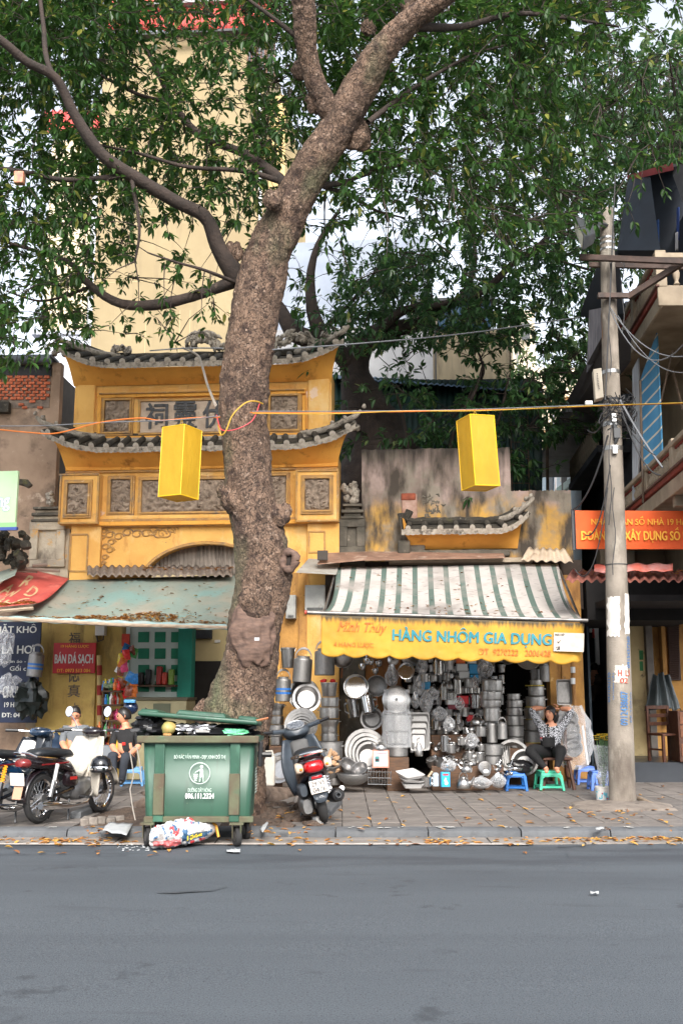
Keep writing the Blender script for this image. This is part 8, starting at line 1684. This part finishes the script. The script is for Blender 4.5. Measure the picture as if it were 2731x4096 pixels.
# ================================================================== stall on the left
yd=M('dingy_yellow',rgb(206,178,104),rgb(178,148,84),s=2,r=.9,b=.3,st=((rgb(120,98,62),2.4,.54,.72,(2,2,.5)),(rgb(96,76,50),6,.64,.75)))
st0=thing('drinks_stall','shaded drinks stall with yellow wall and green screen under the green tarpaulin','stall',TF.p(480,3120))
def lbox(name,x0,y0,x1,y1,d0,d1,m,par=st0,bev=.006):mb=MB();TF.box(mb,x0,y0,x1,y1,d0,d1);return put(name,mb,m,par,bev=bev)
lbox('wall',150,2330,512,3130,-.2,.12,yd);lbox('pilaster',268,2500,378,3130,.1,.2,yd);lbox('pilaster_base',160,2990,400,3130,.1,.26,M('sooty_base',rgb(112,88,56),rgb(80,62,44),s=3,r=.9))
wsc=lbox('screen',512,2500,706,3120,-.05,.14,M('screen_white',rgb(196,206,200),rgb(178,190,184),s=3,r=.8));grs=M('screen_green',rgb(30,128,96),rgb(24,112,84),s=4,r=.7)
for r_ in range(5):
    for c_ in range(3):lbox('green_square',552+c_*66,2528+r_*66,596+c_*66,2570+r_*66,.13,.15,grs,wsc)
lbox('door_post',706,2500,762,3120,-.1,.2,M('post_green',rgb(36,136,116),rgb(30,116,98),s=3,r=.7));lbox('edge_post',494,2500,512,3120,-.1,.16,M('screen_white',rgb(196,206,200)))
lbox('inner_wall',770,2500,930,2645,-1.3,-1.2,M('inner_beige',rgb(196,178,132),rgb(180,162,120),s=2,r=.9));lbox('inner_dado',765,2645,930,3120,-1.32,-1.18,blk);lbox('wall_plug',858,2560,880,2572,-1.2,-1.17,M('white_plastic',rgb(214,210,204)));lbox('fan_box',772,2520,846,2555,-1.2,-1.1,dkg)
lbox('shelf',540,2740,700,2748,.14,.4,wood);cn_=lbox('counter',512,2802,742,3120,.1,.8,M('counter_cream',rgb(170,160,124),rgb(150,140,106),s=3,r=.6));lbox('counter_top',506,2790,750,2802,.08,.84,M('counter_edge',rgb(90,84,66)),cn_);lbox('counter_panel',612,2815,682,2860,.8,.81,M('counter_mesh',rgb(96,100,80)),cn_)
for i,(x,c_) in enumerate(((560,(40,34,34)),(590,(30,30,34)),(634,(160,40,36)),(656,(190,60,40)),(682,(120,150,60)))):lbox('jar',x-10,2690-(i % 3)*12,x+10,2740,.16,.3,M('stall_jar%d' % i,rgb(*c_),r=.3),st0,.02)
for body,y0,y1,x0,x1 in (('福',2530,2580,276,322),('真',2738,2790,272,322),('上',2812,2838,284,318),('德',2640,2730,272,322)):text_on(TF,'wall_character',body,x0,y0,x1,y1,.205,M('faded_ink',rgb(70,64,66),rgb(120,106,84),s=14,r=.9),st0,.03)
for (nm,x0,y0,x1,y1,d,m,lb_,cat,lines) in (('navy_sign',-60,2488,156,2892,.5,M('navy_board',rgb(22,36,66),rgb(18,30,56),s=3,r=.6),'navy blue laundry sign with white lettering at the picture edge','sign',(('GIẶT KHÔ',-28,2496,148,2540,.03),('LÀ HƠI',10,2574,140,2616,.03),('quần áo -',12,2636,104,2656,.01),('Gối c',40,2660,106,2684,.01),('CHUNG',12,2744,106,2792,.03),('19 HÀNG',18,2804,106,2830,.03),('ĐT: 04 6',8,2852,100,2870,.03))),
    ('red_sign',212,2572,382,2694,.26,M('red_banner',rgb(190,26,36),rgb(170,22,32),s=3,r=.5),'red sign with white lettering on the yellow wall of the stall','sign',(('BÁN ĐÁ SẠCH',220,2608,374,2664,.04),))):
    t=thing(nm,lb_,cat,TF.p((x0+x1)/2,y1,d));lbox('board',x0,y0,x1,y1,d-.03,d,m,t)
    for (body,a,b,c_,e,bo) in lines:text_on(TF,'lettering',body,a,b,c_,e,d+.006,M('sign_white',rgb(206,206,200),r=.6),t,bo)
    if nm == 'red_sign':text_on(TF,'lettering','19 HÀNG LƯỢC',244,2578,356,2594,d+.006,yp,t,.02);text_on(TF,'lettering','ĐT: 0973 513 084',228,2676,362,2690,d+.006,yp,t,.02)
mb_=thing('meter_box','white electricity meter box on the yellow wall under the green tarpaulin','meter box',TF.p(400,2545,.2));lbox('case',380,2498,418,2542,.12,.26,M('white_plastic',rgb(214,210,204)),mb_,.01);wire('cord',[TF.p(384,2542,.2),TF.p(392,2566,.22),TF.p(412,2560,.22),TF.p(420,2500,.2)],.012,rub,mb_);lbox('red_notice',486,2536,518,2586,.17,.2,M('red_card',rgb(200,66,44),rgb(180,54,40),s=9),None).update_tag()
o=bpy.data.objects['red_notice'];o['label']='small red notice card above the hanging snack packets';o['category']='notice'
rp=thing('banded_pole','red and cream banded pole standing against the stall wall','pole',TF.p(398,2980,.3))
for i in range(9):wire('band',[TF.p(398,2622+i*40,.3),TF.p(398,2662+i*40,.3)],.045,M('pole_red',rgb(150,40,32)) if i % 2 else M('pole_cream',rgb(190,166,110)),rp,n=10)
rg=random.Random(21);cols=((210,40,40),(230,190,50),(40,120,190),(220,110,40),(210,210,206),(60,150,80),(200,60,110),(120,60,40));CM=[M('packet%d' % i,rgb(*c_),tuple(min(1,v*1.6+.03) for v in rgb(*c_)),s=18,r=.28) for i,c_ in enumerate(cols)]
CN=('red','yellow','blue','orange','white','green','pink','brown')
pk=MB();pk.grid(lambda a,b:((a-.5)*.13,-.03*math.sin(PI*a)*math.sin(PI*b),(b-.5)*.18),8,8);pk.grid(lambda a,b:((a-.5)*.13,.03*math.sin(PI*a)*math.sin(PI*b),(b-.5)*.18),8,8);PK=[pk.mesh('snack_packet',c_,60) for c_ in CM]
for i in range(24):
    ci=rg.randrange(8);x,y=rg.uniform(478,540),2596+i*8;put('snack_packet',PK[ci],None,None,TF.p(x,y,.55+rg.uniform(0,.2)),(rg.uniform(-.3,.3),rg.uniform(-.6,.6),rg.uniform(-.6,.6)),label='%s snack packet in the %s part of the strip under the green tarpaulin' % (CN[ci],('upper','middle','lower','lowest')[i // 6]),cat='snack packet',group='snack packets hanging at the stall')
bt=MB().lathe([(0,0),(.03,0),(.033,.01),(.033,.11),(.026,.14),(.012,.17),(.012,.2),(.016,.2),(.016,.22),(0,.22)],12);BT=[bt.mesh('drink_bottle',c_,50) for c_ in CM]
rk2=thing('bottle_rack','narrow tiered rack of bottles at the stall beside the banded pole','rack',TF.p(440,3080,.6))
for j,yy in enumerate((2762,2818,2880,2940,3000)):
    w_=(410,478) if j<3 else (390,500);lbox('shelf',w_[0]-6,yy,w_[1]+6,yy+8,.35,.75,wood,rk2)
    for i in range(9):
        ci=rg.randrange(8);p=TF.p(w_[0]+(w_[1]-w_[0])*(i+.5)/9,yy,.5+rg.uniform(-.1,.2));put('drink_bottle',BT[ci],None,None,p,(0,0,0),(1,1,rg.uniform(.7,1.0)),label='%s capped bottle on the %s tier of the stall rack, %s' % (CN[ci],('top','second','third','fourth','lowest')[j],('near the pole','in the middle','near the snacks')[i // 3]),cat='bottle',group='bottles on the stall rack')
lbox('rack_side',404,2750,410,3080,.35,.7,wood,rk2);lbox('rack_header',412,2734,480,2754,.6,.62,M('header_print',rgb(170,180,140),rgb(60,90,70),s=30),rk2)
# hanging bucket, bags, backpack
item('canb',TF.p(136,2708,.9),(.13,.13,.42),'aluminium canister with blue stripes hanging in front of the navy sign',(0,R(5),0),'metalware of the pot shop')
def cb_(name,x,y,d,r,sq,m,label,cat,seed):return crumple(name,TF.p(x,y,d),r,sq,m,label,cat,seed)
cb_('plastic_bag',14,2590,.8,.2,(.8,.6,1.4),MATS['clear_plastic'],'clear plastic bag hanging highest at the picture edge','plastic bag',31);cb_('plastic_bag',34,2740,.8,.16,(.9,.7,1.1),MATS['clear_plastic'],'clear plastic bag hanging lower before the navy sign','plastic bag',33);cb_('black_bag',130,2800,.8,.24,(1,.7,1.25),M('black_green_film',rgb(18,26,24),r=.35),'large black bag hanging below the striped canister','bag',35)
crumple('backpack',P(212,2985,15.8),.19,(.9,.6,1),M('navy_fabric',rgb(20,42,66),r=.8),'dark blue backpack beside the person in grey','backpack',37,.25);mb=MB();mb.blob(P(322,2800,16.5),.1,.1,1,14);hm=thing('helmet','dark blue helmet hanging behind the person in black','helmet',P(530,2850,16.2));put('shell',MB().blob(P(522,2832,16.2),.12,.05,1,20,3,(1,1,.9)),M('navy_gloss',rgb(24,40,70),r=.15,coat=.5),hm,smooth=180);put('peak',MB().box(P(520,2806,16.1),(.17,.1,.05)),M('peak_blue',rgb(80,140,190),r=.3),hm,bev=.01)
ad_=thing('drinks_crate','grey and yellow drinks crate standing between the two seated people','crate',TF.p(440,3060,1.6));lbox('body',385,2985,470,3080,1.2,1.6,M('crate_grey',rgb(120,124,130)),ad_);lbox('edge',462,2960,472,3080,1.18,1.62,M('crate_yellow',rgb(210,170,40)),ad_)
# ================================================================== flower bucket by the pole
fb_=G(2413,3206,PZ);fk=thing('flower_bucket','white printed paint bucket holding flowers at the foot of the pole','bucket',(fb_.x,fb_.y,PZ),world=False);put('pail',MB().lathe([(0,0),(.088,0),(.092,.01),(.108,.18),(.114,.185),(.114,.2),(.104,.2),(.1,.18),(0,.06)],26),M('bucket_print',rgb(222,218,212),rgb(200,196,190),s=9,r=.4,st=((rgb(90,180,200),11,.6,.63),(rgb(200,60,60),14,.68,.7))),fk)
put('label',MB().lathe([(.0945,.025),(.1045,.14)],26),M('bucket_label',rgb(214,210,206),rgb(110,184,200),s=16,r=.4,lo=.52,hi=.54,st=((rgb(196,56,60),18,.62,.64),)),fk)
fw=thing('flower_bunch','bunch of yellow flowers wrapped in clear film in the paint bucket','flowers',(fb_.x,fb_.y,PZ+.1));b0=V((fb_.x+.01,fb_.y,PZ+.1));t0=P(2412,2960,fb_.y+.15);ymat=M('petal_yellow',rgb(240,200,40),rgb(246,220,90),s=20,r=.6);stm=M('stem_green',rgb(70,100,60),rgb(90,120,70),s=9,r=.6)
mb=MB();mp=MB();ml_=MB()
for i in range(34):
    e=t0+V((rg.uniform(-.11,.11),rg.uniform(-.1,.1),rg.uniform(-.02,.08)));mb.tube([b0,b0.lerp(e,.5)+V((0,0,.0)),e],.004,4)
    for k_ in range(10):q_=k_*.63;r_=.036;mp.add([e,e+V((r_*math.cos(q_-.25),r_*math.sin(q_-.25),.008)),e+V((r_*1.25*math.cos(q_),r_*1.25*math.sin(q_),.012)),e+V((r_*math.cos(q_+.25),r_*math.sin(q_+.25),.008))],[(0,1,2,3)])
    for k_ in range(5):c_=b0.lerp(e,rg.uniform(.3,.92));a_=rg.uniform(0,6.3);d=V((math.cos(a_),math.sin(a_),.4))*.06;s_=V((-math.sin(a_),math.cos(a_),0))*.014;ml_.add([c_,c_+d*.5+s_,c_+d,c_+d*.5-s_],[(0,1,2,3)])
put('stems',mb,stm,fw,kind='stuff');put('petals',mp,ymat,fw,kind='stuff',smooth=0);put('leaves',ml_,stm,fw,kind='stuff',smooth=0)
mb=MB();mb.grid(lambda a,t:b0.lerp(t0,t*.9)+V((math.cos(2*PI*a),math.sin(2*PI*a),0))*(.035+.115*t ** 1.1+(.03 if .28<t<.4 else 0))*(1+.12*mn.noise((math.cos(6.28*a)*3,math.sin(6.28*a)*3,t*8))),28,20,True);put('film',mb,MATS['clear_plastic'],fw,smooth=60);crumple('film_knot',b0.lerp(t0,.33),.075,(.9,.9,1.6),MATS['clear_plastic'],None,None,41,.5,fw)
wire('bamboo_stub',[G(2555,3196,PZ+.04),G(2610,3222,PZ+.02)],.035,M('bamboo_pole',rgb(168,148,126)),label='short bamboo stub lying beside the pole',cat='bamboo',n=9)
# ================================================================== leaf litter and scraps
lfm=N('dry_leaf');n_=lfm;g_=n_.n('NewGeometry');cr=n_.n('ValToRGB');e=cr.color_ramp.elements;e[0].color=(*rgb(118,74,42),1);e[1].color=(*rgb(196,152,70),1);x=e.new(.5);x.color=(*rgb(170,118,64),1);n_.l(g_.outputs['Random Per Island'],cr.inputs[0]);n_.l(cr.outputs[0],n_.b.inputs['Base Color']);n_.b.inputs['Roughness'].default_value=.7
def litter(name,pts,label,L=.1,nrm=None):
    mb=MB()
    for p in pts:
        p=V(p);a=rg.uniform(0,6.3);l_=L*rg.uniform(.6,1.2);d=V((math.cos(a),math.sin(a),rg.uniform(-.15,.25)))*l_/2;s_=V((-math.sin(a),math.cos(a),0))*l_*.2;z=V((0,0,l_*rg.uniform(.02,.16)))
        mb.add([p-d,p-d*.3+s_+z,p+d*.4+s_*.8+z,p+d,p+d*.4-s_*.8+z,p-d*.3-s_+z],[(0,1,2,3),(0,3,4,5)])
    o=put(name,mb,lfm.m,kind='stuff',smooth=0);o['label']=label;return o
pts=[]
for (x0,x1,y0,y1,n) in ((0,560,3345,3385,60),(300,560,3300,3380,40),(900,1250,3300,3395,80),(1250,2000,3352,3385,50),(2020,2731,3345,3380,90),(2230,2700,3350,3362,60),(1330,2731,3160,3330,85),(1100,1330,3230,3310,50),(2260,2600,3200,3290,40),(0,900,3400,3420,12),(2080,2120,3410,3420,2),(1700,1800,3360,3378,30),(160,320,3355,3372,40)):
    for _ in range(n):
        x,y=rg.uniform(x0,x1),rg.gauss((y0+y1)/2,(y1-y0)/4);z=PZ+.012 if y<3338 else .014;pts.append(G(x,y,z))
litter('fallen_leaves',pts,'dry yellow leaves scattered along kerb and pavement')
pts=[]
for (s0,s1,t0_,t1,n) in ((.1,.95,.9,.97,220),(.3,.5,.86,.97,200),(.48,.72,.72,.9,260),(.62,.98,.6,.95,50),(.05,.9,.1,.8,40),(.2,.3,.35,.45,12)):
    for _ in range(n):s_,t_=rg.uniform(s0,s1),min(.99,rg.uniform(t0_,t1));pts.append(V(gt_f(s_,t_))+V((0,0,.012+rg.uniform(0,.02))))
for _ in range(200):s_,t_=rg.uniform(.2,1),rg.uniform(.82,.98);pts.append(V(rt_f(s_,t_))+V((0,0,.015)))
for _ in range(60):s_,t_=rg.betavariate(2,2),rg.uniform(.1,.97);pts.append(V(aw_f(s_,t_))+V((0,0,.014)))
for _ in range(24):s_,t_=rg.gauss(.4,.12),rg.uniform(.65,.97);pts.append(V(aw_f(max(.02,min(.98,s_)),t_))+V((0,0,.014)))
for _ in range(90):pts.append(TF.p(rg.uniform(560,930),rg.uniform(2280,2294),.5)+V((0,0,.05)))
for _ in range(70):pts.append(PF.p(rg.uniform(2300,2731),rg.uniform(2296,2318),.4)+V((0,0,.05)))
litter('roof_leaves',pts,'dry brown leaves lying on the awnings and porch roofs',.085)
wpap=M('litter_white',rgb(186,188,188),rgb(164,168,170),s=6,r=.7)
for k_,(poly,lb_) in enumerate(((((410,3325),(436,3292),(532,3298),(505,3345)),'white plastic sheet lying on the kerb beside the dumpster'),(((905,3402),(962,3400),(960,3412),(908,3410)),'white paper scrap on the road beside the sack'),(((1040,3318),(1068,3290),(1074,3296),(1050,3335)),'torn carton scrap beside the dumpster wheel'),(((2380,3316),(2412,3312),(2416,3318),(2384,3321)),'flat white scrap on the pavement edge near the pole'),(((2360,3574),(2394,3572),(2394,3577),(2362,3578)),'small white scrap lying in the road'))):
    z=PZ+.02 if k_ in (0,2,3) else .018;mb=MB();q_=[G(x,y,z) for x,y in poly];mb.grid(lambda a,b:q_[0].lerp(q_[1],b).lerp(q_[3].lerp(q_[2],b),a)+V((0,0,.02*mn.noise((a*4,b*4,k_))+.008)),6,6);o=put('paper_scrap',mb,wpap,label=lb_,cat='litter');o.modifiers.new('t','SOLIDIFY').thickness=.004
mb=MB()
for i in range(40):p=G(rg.uniform(470,600),rg.uniform(3380,3404),.012);mb.blob(p,rg.uniform(.005,.011),.4,2,6,i,(1.4,1,.4))
put('foam_crumbs',mb,wpap,kind='stuff')
mb=MB()                                        # kerb-side dirt lumps right of the dumpster, under the scooter
for i in range(60):p=G(rg.uniform(1050,1270),rg.uniform(3215,3310),PZ);mb.blob(p,rg.uniform(.03,.09),.6,2.4,8,i,(1.2,1,.7))
put('soil_clods',mb,soil,kind='stuff',smooth=60)
# bird house charm on the branch, chimney-like details
mb=MB();mb.box(P(78,712,12.2),(.12,.1,.16));put('hanging_trinket',mb,M('tan_card',rgb(190,150,110),rgb(200,110,100),s=14),label='small tan and red charm hanging from a branch near the picture edge',cat='charm',bev=.01)
